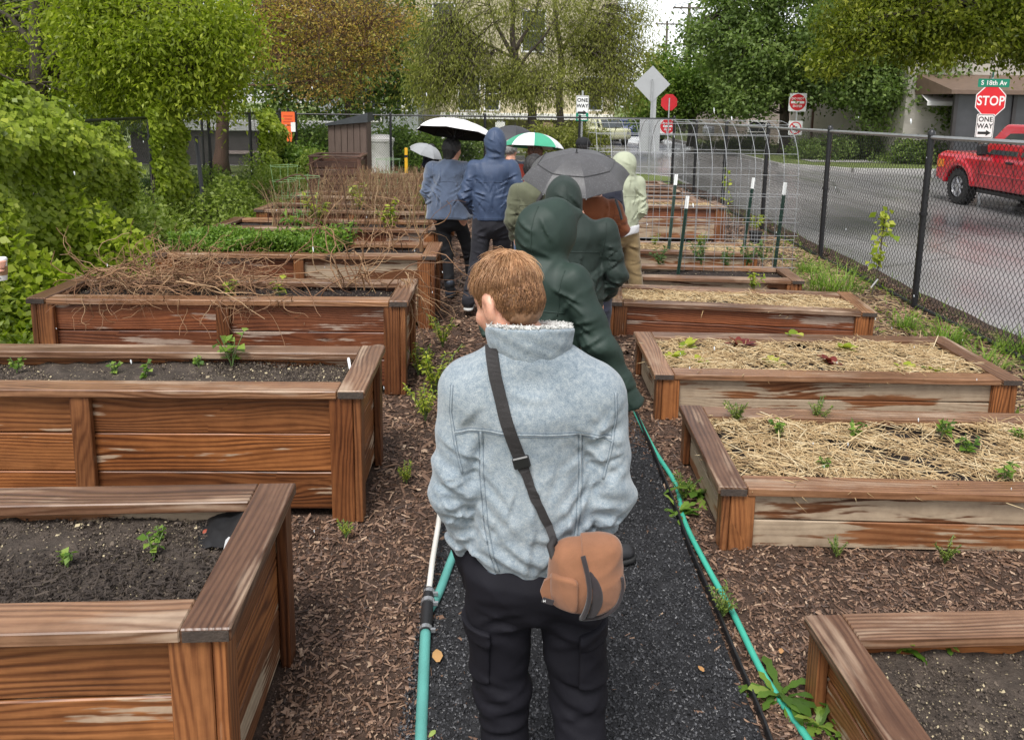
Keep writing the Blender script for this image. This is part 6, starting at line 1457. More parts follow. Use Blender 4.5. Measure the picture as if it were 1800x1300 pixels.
# orange sign on the left
Y = 20.6; t, zo = signpost('orange work sign with a small white notice on the left fence', 508, Y, at(508, 200, Y).z + .15, post=BLACK_METAL)
zs = at(508, 208, Y).z - zo; plate('orange_plate', rrect(.36, .34), ORNG, t, 0, zs, -.01); MB().box((-.0, -.0145, zs + .06), (.24, .002, .03)).box((0, -.0145, zs - .02), (.2, .002, .03)).box((0, -.0145, zs - .09), (.26, .002, .03)).build('faded_print', smat('faded_red_print', (.55, .07, .02), .6, .1), t); zs = at(517, 222, Y).z - zo; plate('white_notice', rrect(.12, .25, .01), SWHITE, t, .13, zs - .02, -.012); plate('lower_orange_plate', rrect(.24, .42), ORNG, t, -.03, zs - .2, -.008)
# ------------------------------------------------------------ utility poles and lines
POLE = smat('weathered_pole', (.10, .085, .075), .85, .25, 3, .4, 20, stretch=(1, 1, .2))
tops = []
for (u, v, Y, lab) in ((1212, 8, 62, 'nearer wooden utility pole with a crossarm against the sky'), (1173, 38, 85, 'farther wooden utility pole with a crossarm against the sky')):
    p = at(u, v, Y); t = thing('utility_pole', lab, 'pole', (p.x, Y, -.03))
    MB().tube([(0, 0, -.1), (0, 0, p.z + .1)], [.19, .12], 8).build('pole', POLE, t, smooth=40)
    MB().box((0, -.14, p.z - .25), (2.6, .11, .13)).build('crossarm', POLE, t)
    for xx in (-1.15, -.6, .6, 1.15): MB().lathe([(.03, 0), (.05, .04), (.05, .08), (.02, .13)], 8, (xx, -.14, p.z - .18)).build('insulator', GALV, t)
    for sx in (-1, 1): MB().tube([(sx * .7, -.14, p.z - .3), (0, -.13, p.z - 1.0)], .03, 5).build('brace', POLE, t)
    tops.append(Vector((p.x, Y - .14, p.z - .05)))
w_ = thing('power_lines', 'thin overhead power lines between the utility poles', 'power line', tops[0])
for xx in (-1.15, -.6, .6, 1.15):
    a, b = tops[0] + Vector((xx, 0, 0)), tops[1] + Vector((xx, 0, 0)); c = a + (a - b).normalized() * 60 + Vector((4, 0, 1))
    for p, q in ((a, b), (a, c)):
        MB().tube([p.lerp(q, f) - tops[0] - Vector((0, 0, 1.0 * 4 * f * (1 - f))) for f in np.linspace(0, 1, 12)], .022, 4).build('wire', BLACK_METAL, w_)
# ------------------------------------------------------------ vehicles
def rbox(X, Y, Z, c, b, r):
    q = [np.abs(P - c[i]) - b[i] + r for i, P in enumerate((X, Y, Z))]
    return np.sqrt(sum(np.maximum(a, 0) ** 2 for a in q)) + np.minimum(np.maximum(np.maximum(q[0], q[1]), q[2]), 0) - r
PAINT = NT('red_truck_paint'); PAINT.set(col=(.52, .008, .022), rough=.22, coat=.8, spec=.5); PAINT = PAINT.m
TYRE = smat('tyre_rubber', (.018, .018, .018), .75, .3, 30, .5, 60); RIM = smat('silver_rim', (.5, .5, .52), .3, .1, metal=.8); BLKPL = smat('black_trim', (.015, .015, .016), .5, .2); CHROME = smat('chrome', (.65, .65, .66), .15, .05, metal=1.0); GLASS_V = NT('vehicle_glass'); GLASS_V.set(col=(.05, .06, .065), rough=.05, spec=.9); GLASS_V = GLASS_V.m; AMBER = smat('amber_lens', (.7, .22, .03), .2, .05); SMOKE = smat('interior_dark', (.02, .02, .022), .7, .2)
def wheel(par, x, y, r, wd, side):
    M = Matrix.Translation((x, y, r)) @ Matrix.Rotation(R(90) * side, 4, 'X')       # axis across the vehicle, outer face along -side*y
    t = MB().lathe([(r * .62, -wd / 2), (r * .9, -wd / 2), (r * .985, -wd * .38), (r, -wd * .2), (r, wd * .2), (r * .985, wd * .38), (r * .9, wd / 2), (r * .62, wd / 2)], 28, cap=False).build('tyre', TYRE, par, M, smooth=35)
    k = MB()
    for i in range(28): 
        q = 2 * math.pi * i / 28; k.box((r * 1.0 * math.cos(q), r * 1.0 * math.sin(q), wd * .3), (.03, .03, wd * .3), Matrix.Rotation(q, 4, 'Z'))
        k.box((r * 1.0 * math.cos(q + .11), r * 1.0 * math.sin(q + .11), -wd * .3), (.03, .03, wd * .3), Matrix.Rotation(q, 4, 'Z'))
    k.build('tread_blocks', TYRE, t)['kind'] = 'stuff'
    rm = MB().lathe([(r * .62, -wd * .45), (r * .6, wd * .42), (r * .56, wd * .44), (r * .52, wd * .2), (r * .2, wd * .12), (.01, wd * .12)], 24)
    for i in range(6):
        q = 2 * math.pi * i / 6; rm.box((r * .36 * math.cos(q), r * .36 * math.sin(q), wd * .27), (r * .46, r * .17, wd * .16), Matrix.Rotation(q, 4, 'Z'), .01)
    rm.lathe([(r * .17, wd * .2), (r * .15, wd * .42), (.01, wd * .44)], 12).build('rim', RIM, t, smooth=35)
def pickup():
    # x = forward, y = to the left side; heading is turned below so the left side faces the garden
    t = thing('pickup_truck', 'red four-door pickup truck driving away on the wet street', 'truck', (11.55, 16.45, -.15), R(91))
    r = .415; fa, ra = 1.78, -1.78
    def shell(X, Y, Z):
        d = rbox(X, Y, Z, (0, 0, .80), (2.78, .95, .36), .10)
        d = smin(d, rbox(X, Y, Z, (1.85, 0, 1.02), (.92, .86, .20), .12), .06)
        d = smin(d, rbox(X, Y, Z, (2.25, 0, .85), (.55, .93, .32), .16), .08)
        cab = rbox(X, Y, Z, (-.15, 0, 1.42), (1.42, .88, .50), .14)
        cab = smax(cab, (X - 1.05) * .82 + (Z - 1.20) * .62 - .12, .06)      # raked screen
        cab = smax(cab, np.abs(Y) + .32 * (Z - 1.15) - .93, .05); cab = smax(cab, -(X + 1.52) + .1 * (Z - 1.2), .05)
        d = smin(d, cab, .05)
        for ax_ in (fa, ra):
            d = smin(d, smax(np.sqrt((X - ax_) ** 2 + (Z - .45) ** 2) - .60, np.abs(Y) - 1.0, .04), .05)
            d = smax(d, -smax(np.sqrt((X - ax_) ** 2 + (Z - .40) ** 2) - .505, .55 - np.abs(Y), .01), .02)
        d = smax(d, -rbox(X, Y, Z, (-2.15, 0, 1.2), (.58, .80, .38), .05), .03)    # load bed
        d = smax(d, .47 + .25 * np.clip(np.abs(X) - 2.4, 0, 1) - Z, .03)
        return d
    V, F = surf(shell, (-2.95, -1.15, .3), (2.95, 1.15, 2.1), .03); V = relax(V, F, 2)
    b = link('body', mesh_np('body', V, F, True), PAINT, t)
    bv = BVHTree.FromPolygons([tuple(p) for p in V], [tuple(int(i) for i in f) for f in F])
    def sidept(x, z, off, s=1):
        h = bv.ray_cast(Vector((x, s * 3, z)), Vector((0, -s, 0))); return (h[0] if h[0] else Vector((x, s * .8, z))) + Vector((0, s * off, 0))
    def patch(name, poly_, mat, par, off=.012, s=1, nx=6):
        # outline laid on the flank as a thin panel
        P = [sidept(x, z, off, s) for x, z in poly_]; Q = [sidept(x, z, -.02, s) for x, z in poly_]; n = len(P)
        return MB().add(P + Q, [tuple(range(n)), tuple(range(2 * n - 1, n - 1, -1))] + [(i, (i + 1) % n, n + (i + 1) % n, n + i) for i in range(n)]).build(name, mat, par)
    for s in (1, -1):
        patch('front_window', [(.86, 1.25), (.36, 1.72), (-.12, 1.74), (-.12, 1.25)], GLASS_V, t, s=s); patch('rear_window', [(-.24, 1.25), (-.24, 1.74), (-1.05, 1.70), (-1.22, 1.25)], GLASS_V, t, s=s)
        for xx in (1.02, -.18, -1.30): MB().tube([sidept(xx, z, .003, s) for z in np.linspace(.55, 1.2, 6)], .007, 4).build('door_seam', BLKPL, t)
        MB().tube([sidept(x, .80, .012, s) for x in np.linspace(1.0, -1.25, 12)], .016, 6).build('side_moulding', PAINT, t, smooth=True)
        for xx in (.0, -1.08): MB().box(sidept(xx, 1.10, .02, s), (.20, .05, .055), None, .012).build('door_handle', BLKPL, t)
        m = MB(); q = sidept(.78, 1.24, .0, s); m.box(q + Vector((0, s * .20, .10)), (.12, .22, .26), None, .04).tube([q, q + Vector((0, s * .14, .05))], .03, 6); m.build('wing_mirror', BLKPL, t, smooth=30)
        patch('headlight', [(2.66, .82), (2.40, .84), (2.40, 1.02), (2.62, 1.02)], AMBER if s > 0 else RIM, t, .015, s)
        MB().box((0, s * .80, .40), (2.3, .16, .10), None, .02).build('side_step', BLKPL, t)
    V_ = [bv.ray_cast(Vector((3, y, z)), Vector((-1, 0, 0)))[0] for y, z in ((-.68, 1.28), (.68, 1.28), (.60, 1.74), (-.60, 1.74))]
    MB().add([v + Vector((.012, 0, .012)) for v in V_], [(0, 1, 2, 3)]).build('windscreen', GLASS_V, t)
    MB().box((2.82, 0, .62), (.16, 1.85, .24), None, .04).build('front_bumper', CHROME, t, smooth=30); MB().box((2.78, 0, .92), (.06, 1.1, .26), None, .02).build('grille', BLKPL, t); MB().box((-2.85, 0, .60), (.14, 1.8, .2), None, .03).build('rear_bumper', CHROME, t)
    MB().box((0, 0, .42), (4.6, 1.0, .18)).build('chassis', SMOKE, t)
    for x in (fa, ra):
        for s in (1, -1): wheel(t, x, s * .83, r, .27, -s)
    return t
pickup()
def car(label, loc, rz, col, name):
    t = thing('parked_car', label, 'car', loc, rz); m = smat(name, col, .3, .05, coat=.5)
    def sh(X, Y, Z):
        d = rbox(X, Y, Z, (0, 0, .62), (2.1, .84, .30), .16); c = rbox(X, Y, Z, (-.15, 0, 1.05), (1.25, .72, .36), .18)
        c = smax(c, (np.abs(X + .15) - 1.0) * .75 + (Z - 1.0) * .66, .06); d = smin(d, c, .08)
        for a_ in (1.3, -1.3): d = smax(d, -smax(np.sqrt((X - a_) ** 2 + (Z - .32) ** 2) - .36, .5 - np.abs(Y), .01), .02)
        return smax(d, .26 - Z, .03)
    soft('body', sh, (-2.3, -1, .15), (2.3, 1, 1.6), .05, m, t, 2)
    for s in (1, -1): MB().add([(1.26, s * .665, .98), (.62, s * .60, 1.36), (-.85, s * .60, 1.36), (-1.45, s * .665, .98), (1.26, s * .70, .98), (.62, s * .66, 1.36), (-.85, s * .66, 1.36), (-1.45, s * .70, .98)], [(0, 1, 2, 3), (7, 6, 5, 4), (0, 4, 5, 1), (1, 5, 6, 2), (2, 6, 7, 3), (3, 7, 4, 0)]).build('side_windows', GLASS_V, t)
    for s, x0, x1 in ((1, 1.28, .70), (-1, -1.58, -1.0)): MB().add([(x0 + s * .12, -.58, .96), (x0 + s * .12, .58, .96), (x1 + s * .05, .5, 1.38), (x1 + s * .05, -.5, 1.38)], [(0, 1, 2, 3)]).build('windscreen', GLASS_V, t)
    for y in (-.6, .6): MB().lathe([(.09, 0), (.08, .05), (.01, .06)], 10, (2.06, y, .68), Matrix.Rotation(R(90), 3, 'Y')).build('headlight', RIM, t)
    for x in (1.3, -1.3):
        for s in (1, -1): wheel(t, x, s * .74, .31, .2, -s)
p = at(1060, 262, 44); car('pale yellow car parked beyond the back fence', (p.x, 44, -.15), R(-75), (.62, .62, .42), 'pale_yellow_paint')
p = at(1105, 262, 47); car('dark blue car parked beyond the grey board', (p.x + .4, 47, -.15), R(-20), (.03, .05, .14), 'dark_blue_paint')
p = at(1300, 262, 46); car('grey car parked far down the cross street', (p.x, 46, -.03), R(0), (.22, .23, .25), 'grey_paint')
# ------------------------------------------------------------ shed, compost crate, bin, marker
SHEDW = smat('brown_shed_boards', (.115, .078, .062), .7, .2, 6, .3, 40, stretch=(4, 4, .5)); SHEDR = smat('dark_shed_roof', (.045, .05, .055), .6, .2)
def shed():
    p = at(617, 300, 17.0); t = thing('shed', 'narrow brown plank shed with a slanted dark roof', 'shed', (p.x, 17.0, 0), R(4)); w_, d_ = .80, .85; hl, hr = 1.58, 1.70
    n = 6
    for sy in (-1, 1):
        for i in range(n):
            x = -w_ / 2 + w_ * (i + .5) / n; h = hl + (hr - hl) * (i + .5) / n
            MB().box((x, sy * d_ / 2, h / 2), (w_ / n - .008, .022, h), None, .004).build('board', SHEDW, t)
    for sx in (-1, 1):
        for i in range(n): MB().box((sx * w_ / 2, -d_ / 2 + d_ * (i + .5) / n, (hl if sx < 0 else hr) / 2), (.022, d_ / n - .008, hl if sx < 0 else hr), None, .004).build('board', SHEDW, t)
    MB().add([(-w_ / 2 - .06, -d_ / 2 - .08, hl + .02), (w_ / 2 + .04, -d_ / 2 - .08, hr + .14), (w_ / 2 + .04, d_ / 2 + .08, hr + .14), (-w_ / 2 - .06, d_ / 2 + .08, hl + .02), (-w_ / 2 - .06, -d_ / 2 - .08, hl - .02), (w_ / 2 + .04, -d_ / 2 - .08, hr - .06), (w_ / 2 + .04, d_ / 2 + .08, hr - .06), (-w_ / 2 - .06, d_ / 2 + .08, hl - .02)], [(0, 1, 2, 3), (7, 6, 5, 4), (0, 4, 5, 1), (1, 5, 6, 2), (2, 6, 7, 3), (3, 7, 4, 0)]).build('roof', SHEDR, t)
shed()
def crate():
    p = at(597, 318, 14.3); t = thing('compost_crate', 'open dark brown slatted compost crate in front of the shed', 'crate', (p.x, 14.3, 0), R(3)); w_, d_, h = .86, .8, 1.08; dm = wood('old_crate_wood', (.03, .014, .01), (.09, .045, .032), (.14, .075, .055), (.2, .15, .12), (.7, .75))
    for sx in (-1, 1):
        for sy in (-1, 1): board('corner_post', t, h, .07, .07, (sx * w_ / 2, sy * d_ / 2, h / 2), 'z', dm)
    for i in range(7):
        z = .08 + i * .145
        for sy in (-1, 1): board('slat', t, w_ - .08, .115, .022, (0, sy * d_ / 2, z), 'x', dm)
        for sx in (-1, 1): board('slat', t, d_ - .08, .115, .022, (sx * w_ / 2, 0, z), 'y', dm)
    for sy in (-1, 1): board('top_board', t, w_ + .1, .1, .03, (0, sy * d_ / 2, h + .015), 'xf', dm)
    for sx in (-1, 1): board('top_board', t, d_ - .1, .1, .03, (sx * w_ / 2, 0, h + .013), 'yf', dm)
crate()
p = at(672, 300, 22.2); t = thing('white_bin', 'white tapered bin with a lid behind the back fence', 'bin', (p.x, 22.2, -.03)); WB = smat('white_plastic', (.62, .60, .58), .5, .1, 4)
MB().lathe([(.38, 0), (.36, .1), (.32, .85), (.34, .9), (.34, .98)], 20).build('tub', WB, t, smooth=40); MB().lathe([(.37, .981), (.37, 1.06), (.3, 1.10), (.28, 1.16), (.01, 1.18)], 20).build('lid', WB, t, smooth=40)
p = at(714, 282, 18.5); t = thing('marker_stake', 'short yellow marker stake left of the white umbrella', 'stake', (p.x, 18.5, 0)); YLW = smat('yellow_paint', (.75, .42, .02), .5, .1); MB().box((0, 0, p.z / 2 + .15), (.075, .03, p.z + .3), None, .01).build('stake_board', YLW, t); MB().box((0, -.017, p.z + .1), (.078, .004, .06)).build('dark_band', BLKPL, t)
# ------------------------------------------------------------ hoses and edging
HOSE = smat('teal_hose', (.055, .40, .29), .38, .12, 5); HOSE2 = smat('faded_teal_hose', (.10, .33, .29), .5, .15, 6); PVC = smat('white_pvc', (.62, .60, .55), .45, .12, 8)
def smooth_path(P, k=6):
    P = [Vector(p) for p in P]; Q = []
    for i in range(len(P) - 1):
        a, b, c, d = P[max(i - 1, 0)], P[i], P[i + 1], P[min(i + 2, len(P) - 1)]
        for s in range(k):
            t = s / k; Q.append(.5 * ((2 * b) + (c - a) * t + (2 * a - 5 * b + 4 * c - d) * t * t + (3 * b - a - 3 * c + d) * t ** 3))
    return Q + [P[-1]]
hp = [(1420, 1298), (1345, 1190), (1290, 1080), (1240, 990), (1203, 915), (1187, 850), (1150, 790), (1117, 725), (1092, 670), (1083, 620), (1072, 600)]
P = [on(1490, 1400, .014)] + [on(u, v, .016) for u, v in hp] + [Vector((.84, 7.6, .015)), Vector((.80, 9.0, .015))]
tag(MB().tube(smooth_path(P), .0135, 10).build('garden_hose', HOSE, smooth=True), 'bright teal garden hose winding along the right edge of the path', 'hose')
t = thing('water_line', 'faded teal hose joined to a white pipe by a black coupling, left of the denim jacket', 'hose', on(748, 1110, .03))
o0 = t.location.copy(); L = lambda u, v, z: on(u, v, z) - o0
MB().tube(smooth_path([L(738, 1420, .02), L(740, 1300, .022), L(744, 1200, .024), L(748, 1108, .03)]), .021, 12).build('lower_hose', HOSE2, t, smooth=True)
MB().tube(smooth_path([L(752, 1075, .03), L(772, 1040, .022), L(798, 972, .022), L(830, 900, .022), L(850, 800, .02)]), .019, 12).build('upper_hose', HOSE2, t, smooth=True)
MB().tube([L(752, 1052, .05), L(760, 985, .08), L(770, 925, .10), L(778, 860, .11)], .0125, 12).build('white_pipe', PVC, t, smooth=True)
MB().tube([L(748, 1112, .03), L(750, 1085, .035), L(752, 1050, .05), L(754, 1036, .055)], [.0235, .026, .024, .02], 12).build('black_coupling', BLKPL, t, smooth=40)
for (u, v, z, r_) in ((748, 1109, .03, .0235), (752, 1062, .045, .027), (754, 1045, .05, .022)):
    a = L(u, v, z); b = L(u + .6, v - 6, z + .003); c = MB().tube([a, b], r_ + .003, 12); c.box(a + Vector((r_ + .006, 0, .006)), (.02, .012, .014)); c.build('hose_clamp', GALV, t)
e = MB(); ys = np.linspace(.3, 5.6, 60); pts = [Vector((.872 + .006 * math.sin(y * 3) + (-.02 if y > 4 else 0) * (y - 4), y, hgt(.87, y))) for y in ys]
V = []; 
for p in pts: V += [p + Vector((-.003, 0, -.03)), p + Vector((-.003, 0, .045)), p + Vector((.004, 0, .045)), p + Vector((.004, 0, -.03))]
F = [(4 * i + a, 4 * i + b, 4 * i + 4 + b, 4 * i + 4 + a) for i in range(len(pts) - 1) for a, b in ((0, 1), (1, 2), (2, 3))]
e.add(V, F); eo = e.build('lawn_edging', smat('black_plastic_edging', (.014, .014, .015), .45, .25, 9)); tag(eo, 'black plastic edging strip on the right of the gravel path', 'edging')
MB().tube([p + Vector((0, 0, .045)) for p in pts], .006, 6).build('rolled_rim', bpy.data.materials['black_plastic_edging'], eo, smooth=True)

# ------------------------------------------------------------ plants
LF_SEED = leafmat('seedling_leaves', [(.06, .13, .02), (.12, .22, .03), (.20, .31, .05), (.30, .40, .08)], .45, .4)
LF_LETT = leafmat('lettuce_leaves', [(.16, .24, .02), (.28, .35, .03), (.40, .44, .05), (.48, .50, .09)], .4, .4)
LF_RED = leafmat('red_lettuce_leaves', [(.08, .012, .014), (.16, .025, .022), (.22, .05, .03), (.14, .10, .03)], .4, .3)
LF_GRASS = leafmat('grass_blades', [(.06, .13, .015), (.12, .23, .02), (.20, .33, .035), (.30, .40, .07)], .45, .4)
LF_DRYG = leafmat('dry_grass_blades', [(.22, .16, .06), (.33, .25, .10), (.20, .20, .06)], .6, .3)
LF_TOM = leafmat('tomato_leaves', [(.05, .10, .03), (.09, .16, .045), (.14, .22, .07)], .5, .35)
ORD = ['first', 'second', 'third', 'fourth', 'fifth', 'sixth', 'seventh', 'eighth', 'ninth']
def rosette(n, L, W, th=(.5, 1.2), curl=.9, prof=(.25, .9, 1, .35)):
    yaw = rng.uniform(0, 6.283, n); return blades_vf(rng.normal(0, L * .08, (n, 3)) * np.array([1, 1, 0]), yaw, rng.uniform(*th, n), L * rng.uniform(.7, 1.2, n), W * rng.uniform(.7, 1.2, n), np.full(n, curl), 3, list(prof))
def stemmy(h, ns, nl, L, W, spread=.5):
    out = []; st = []
    for i in range(ns):
        a = rng.uniform(0, 6.283); q = np.array([math.cos(a), math.sin(a), 0]) * spread * rng.uniform(.3, 1)
        t = np.linspace(0, 1, 5)[:, None]; hh = h * rng.uniform(.7, 1.1); S = q * h * t ** 1.4 + np.array([0, 0, hh]) * t; st.append(S)
        m = nl; f = rng.uniform(.3, 1, m)[:, None]; P = q * h * f ** 1.4 + np.array([0, 0, hh]) * f
        out.append(leaf_vf(P, nrm(rdir(m) * np.array([1, 1, .4]) + np.array([0, 0, -.1])), nrm(rdir(m) * .5 + np.array([0, 0, 1])), L * rng.uniform(.7, 1.3, m), W * rng.uniform(.7, 1.3, m), .2))
    return cat_vf(*out), tubes_vf(np.array(st), np.full((ns, 5), max(.0025, h * .012)), 4)
STEMG = smat('green_stem', (.11, .17, .05), .5, .2)
def plant(label, cat, pos, kind, s, mat, group=None):
    t = thing('seedling' if kind != 'grass' else 'grass_clump', label, cat, pos, rng.uniform(0, 6.28), group)
    st = None; fp = 3 if kind in ('lettuce', 'dandelion', 'grass') else 1
    if kind == 'lettuce': V, F = rosette(13, .11 * s, .06 * s)
    elif kind == 'dandelion': n_ = 20; fp = 6; V, F = blades_vf(rng.normal(0, .01, (n_, 3)) * np.array([1, 1, 0]), rng.uniform(0, 6.283, n_), rng.uniform(.1, 1.2, n_), .15 * s * rng.uniform(.4, 1.25, n_), .034 * s * rng.uniform(.6, 1.3, n_), rng.uniform(.5, 1.8, n_), 6, [.2, .65, .4, .95, .6, 1.0, .08])
    elif kind == 'bean': (V, F), st = stemmy(.17 * s, 4, 5, .06 * s, .05 * s, .5)
    elif kind == 'tomato': (V, F), st = stemmy(.24 * s, 5, 16, .055 * s, .026 * s, .55)
    elif kind == 'fuzzy': (V, F), st = stemmy(.16 * s, 10, 26, .022 * s, .008 * s, .7)
    else:
        n = int(150 * s); a = rng.uniform(0, 6.28, n); r_ = rng.random(n) ** .5 * .16 * s
        V, F = blades_vf(np.stack([r_ * np.cos(a), r_ * np.sin(a), 0 * a], 1), a + rng.normal(0, .8, n), rng.uniform(.9, 1.5, n), rng.uniform(.12, .32, n) * s ** .5, rng.uniform(.004, .009, n), rng.uniform(.5, 1.6, n))
    link('leaves' if kind != 'grass' else 'blades', mesh_np('leaves', V, F, rnd=np.repeat(rng.random(len(F) // fp + 1), fp)[:len(F)]), mat, t)
    if st is not None: link('stems', mesh_np('stems', *st, True), STEMG, t)
    return t
def row(bedname, z, spots, kind, mat, s, what, cat='seedling', g=None):
    for i, (u, v) in enumerate(sorted(spots)):
        plant(f'{what}, {ORD[i]} from the left in {bedname}', cat, on(u, v, z), kind, s * rng.uniform(.8, 1.25), mat, g or f'{what}s in {bedname}')
row('the second right-hand straw bed', .285, [(1368, 768), (1502, 770), (1655, 772), (1785, 775), (1448, 828), (1700, 800), (1765, 848)], 'bean', LF_SEED, .62, 'pale green kale seedling')
row('the straw bed of mixed lettuces', .285, [(1205, 612), (1230, 642), (1357, 640), (1486, 616), (1185, 632), (1398, 598), (1590, 652), (1640, 655)], 'lettuce', LF_LETT, .8, 'yellow-green lettuce')
row('the straw bed of mixed lettuces', .285, [(1300, 612), (1457, 640)], 'lettuce', LF_RED, .95, 'dark red lettuce')
row('the soil bed under the wire arch', .25, [(1160, 472), (1233, 470), (1312, 470), (1275, 474), (1340, 462)], 'tomato', LF_TOM, 1.0, 'tomato seedling')
row('the second left-hand bed', .615, [(200, 662), (255, 668), (350, 650), (30, 655)], 'bean', LF_SEED, .55, 'small yellow-green seedling')
plant('leafy bean plant standing tallest in the second left-hand bed', 'seedling', on(408, 648, .615), 'bean', 1.15, LF_SEED)
row('the nearest left-hand bed', .60, [(283, 952), (270, 985), (120, 1000)], 'bean', LF_SEED, .38, 'limp green sprig')
plant('young plant among the straw of the red-brown bed', 'seedling', on(1322, 512, .29), 'tomato', .9, LF_LETT)
row('the bed beyond the arch', .27, [(1150, 434), (1230, 436)], 'fuzzy', LF_LETT, 1.2, 'wispy yellow-green weed')
for (u, v, s, lab) in ((1462, 510, 2.0, 'large bright grass clump between the red-brown bed and the fence'), (1725, 650, 1.0, 'grass tuft at the fence end of the lettuce bed'), (1660, 600, 1.0, 'grass tuft behind the fence end of the lettuce bed'), (1590, 575, .7, 'grass tuft beside the nearest full fence post'), (1790, 620, 1.0, 'grass tuft at the right edge by the fence foot'), (1420, 478, .8, 'small grass tuft beside the big clump')):
    plant(lab, 'grass', on(u, v, .02 if u != 1462 else .1), 'grass', s, LF_GRASS)
plant('arching green grass in the near right soil bed', 'grass', on(1580, 1140, .24), 'dandelion', .75, LF_GRASS); plant('second arching grass tuft in the near right soil bed', 'grass', on(1660, 1128, .24), 'dandelion', .5, LF_GRASS)
for (u, v, s, lab) in ((1370, 1225, 1.1, 'broad dandelion rosette beside the teal hose'), (1440, 1275, .9, 'dandelion rosette below the teal hose by the near right bed'), (1225, 870, 1.2, 'leafy weed between hose and the second right-hand bed'), (1195, 905, .8, 'small leafy weed at the bend of the teal hose'), (1500, 1290, .6, 'single upright dandelion leaf at the near right bed')):
    plant(lab, 'weed', on(u, v, .01), 'dandelion', s, LF_SEED)
for (u, v, s, lab) in ((762, 690, 2.0, 'fuzzy pale green weed by the left bed post'), (778, 610, 1.6, 'upright pale weed in the middle of the bark path'), (715, 850, .7, 'tiny green weed in the bark beside the second left-hand bed'), (748, 740, 1.5, 'low spreading weed left of the denim jacket'), (735, 660, 1.4, 'weed at the corner of the vine-heaped bed'), (608, 945, .5, 'tiny weed at the foot of the left bed post'), (1470, 980, .55, 'thin weed below the second right-hand bed'), (1660, 990, .7, 'sprawling weed in the bark between two right-hand beds'), (1295, 745, .9, 'feathery weed at the back of the second right-hand bed'), (1435, 742, .9, 'feathery weed leaning on the lettuce bed'), (1200, 880, .9, 'feathery weed beside the black edging'), (1270, 1085, .8, 'small feathery weed at the edging')):
    plant(lab, 'weed', on(u, v, .01 if v > 745 or u < 800 else .28), 'fuzzy', s, LF_WEED if u > 1000 else LF_LETT)
# low bright green crop in the fourth bed
n = 15000; x = rng.uniform(-1.2, .35, n); y = rng.uniform(-.27, .27, n); h = .15 + .07 * np.sin(x * 6) * np.sin(y * 9 + 1) + .05 * rng.random(n)
P = np.array([tuple(lp(L4, a, b)) for a, b in zip(x, y)]); P[:, 2] = .64 + h * rng.random(n) ** .5
V, F = leaf_vf(P, nrm(rdir(n) + np.array([0, 0, .3])), nrm(rdir(n) * .7 + np.array([0, 0, 1])), .035 * rng.uniform(.6, 1.4, n), .02 * rng.uniform(.6, 1.4, n))
tag(link('green_crop', mesh_np('green_crop', V, F, rnd=np.clip(rng.normal(.5, .2, n), 0, 1)), LF_SEED), 'dense low bright green crop filling the fourth left-hand bed', 'crop', kind='stuff')
plant('taller leafy plant at the end of the green crop', 'plant', lp(L4, -.05, .05, .66), 'tomato', 1.5, LF_SEED); plant('bushy green plant right of the green crop', 'plant', lp(L4, .42, -.05, .66), 'tomato', 1.3, LF_SEED)
# ------------------------------------------------------------ dry vines, canes and stalks
def tangle(label, name, base, n, seg, step, dirf, r0, mat=TWIG, cat='dry vine', turn=.45, fork=0):
    P = base(n); D = dirf(n); pts = [P]
    for s in range(seg):
        D = nrm(D + rng.normal(0, turn, (n, 3)) + np.array([0, 0, -.05])); P = P + D * step; pts.append(P)
    S = np.stack(pts, 1); rad = (r0 * rng.uniform(.5, 1.3, n))[:, None] * np.linspace(1, .45, seg + 1)[None]
    V, F = tubes_vf(S, rad, 4); c = S.reshape(-1, 3).mean(0)
    o = link(name, mesh_np(name, V - c, F, True, rnd=np.repeat(rng.beta(2, 2, n), seg * 4)), mat); o.location = c
    if fork:
        m = n * fork; k = rng.integers(0, n, m); q = rng.integers(2, seg, m); b = S[k, q]; D = nrm(rdir(m) + .4 * (S[k, q] - S[k, q - 1]) / step); pp = [b]
        for s in range(3): D = nrm(D + rng.normal(0, .4, (m, 3))); b = b + D * step * .55; pp.append(b)
        V, F = tubes_vf(np.stack(pp, 1), (r0 * .34 * rng.uniform(.5, 1.2, m))[:, None] * np.array([[1, .8, .6, .4]]), 3)
        x_ = link('side_twigs', mesh_np('side_twigs', V - c, F, True, rnd=np.repeat(rng.beta(2.5, 1.6, m), 9)), mat, o); x_['kind'] = 'stuff'
    return tag(o, label, cat)
def on_bed(t, x0, x1, y0, y1, z0, z1):
    def f(n):
        x = rng.uniform(x0, x1, n); y = rng.uniform(y0, y1, n); a = t.rotation_euler.z; c, s = math.cos(a), math.sin(a)
        return np.stack([t.location.x + x * c - y * s, t.location.y + x * s + y * c, rng.uniform(z0, z1, n)], 1)
    return f
flatd = lambda n: nrm(rdir(n) * np.array([1, .8, .25]) + np.array([.35, 0, .06]))
tangle('heap of dry uprooted vines on the third left-hand bed', 'dry_vines', on_bed(L3, -1.15, .1, -.15, .28, .70, .84), 330, 9, .055, flatd, .0042, fork=2)
tangle('dry roots hanging over the front of the vine-heaped bed', 'hanging_roots', on_bed(L3, -.95, .55, -.40, -.30, .70, .74), 46, 8, .040, lambda n: nrm(rdir(n) * np.array([.8, .3, .3]) + np.array([.2, -.35, -.35])), .0032, fork=2)
tangle('pale dry stems lying along the vine-heaped bed', 'dry_vines', on_bed(L3, -.7, .3, -.25, .05, .74, .82), 26, 12, .07, lambda n: nrm(rdir(n) * np.array([.3, .3, .1]) + np.array([1, -.15, -.02])), .005, turn=.16)
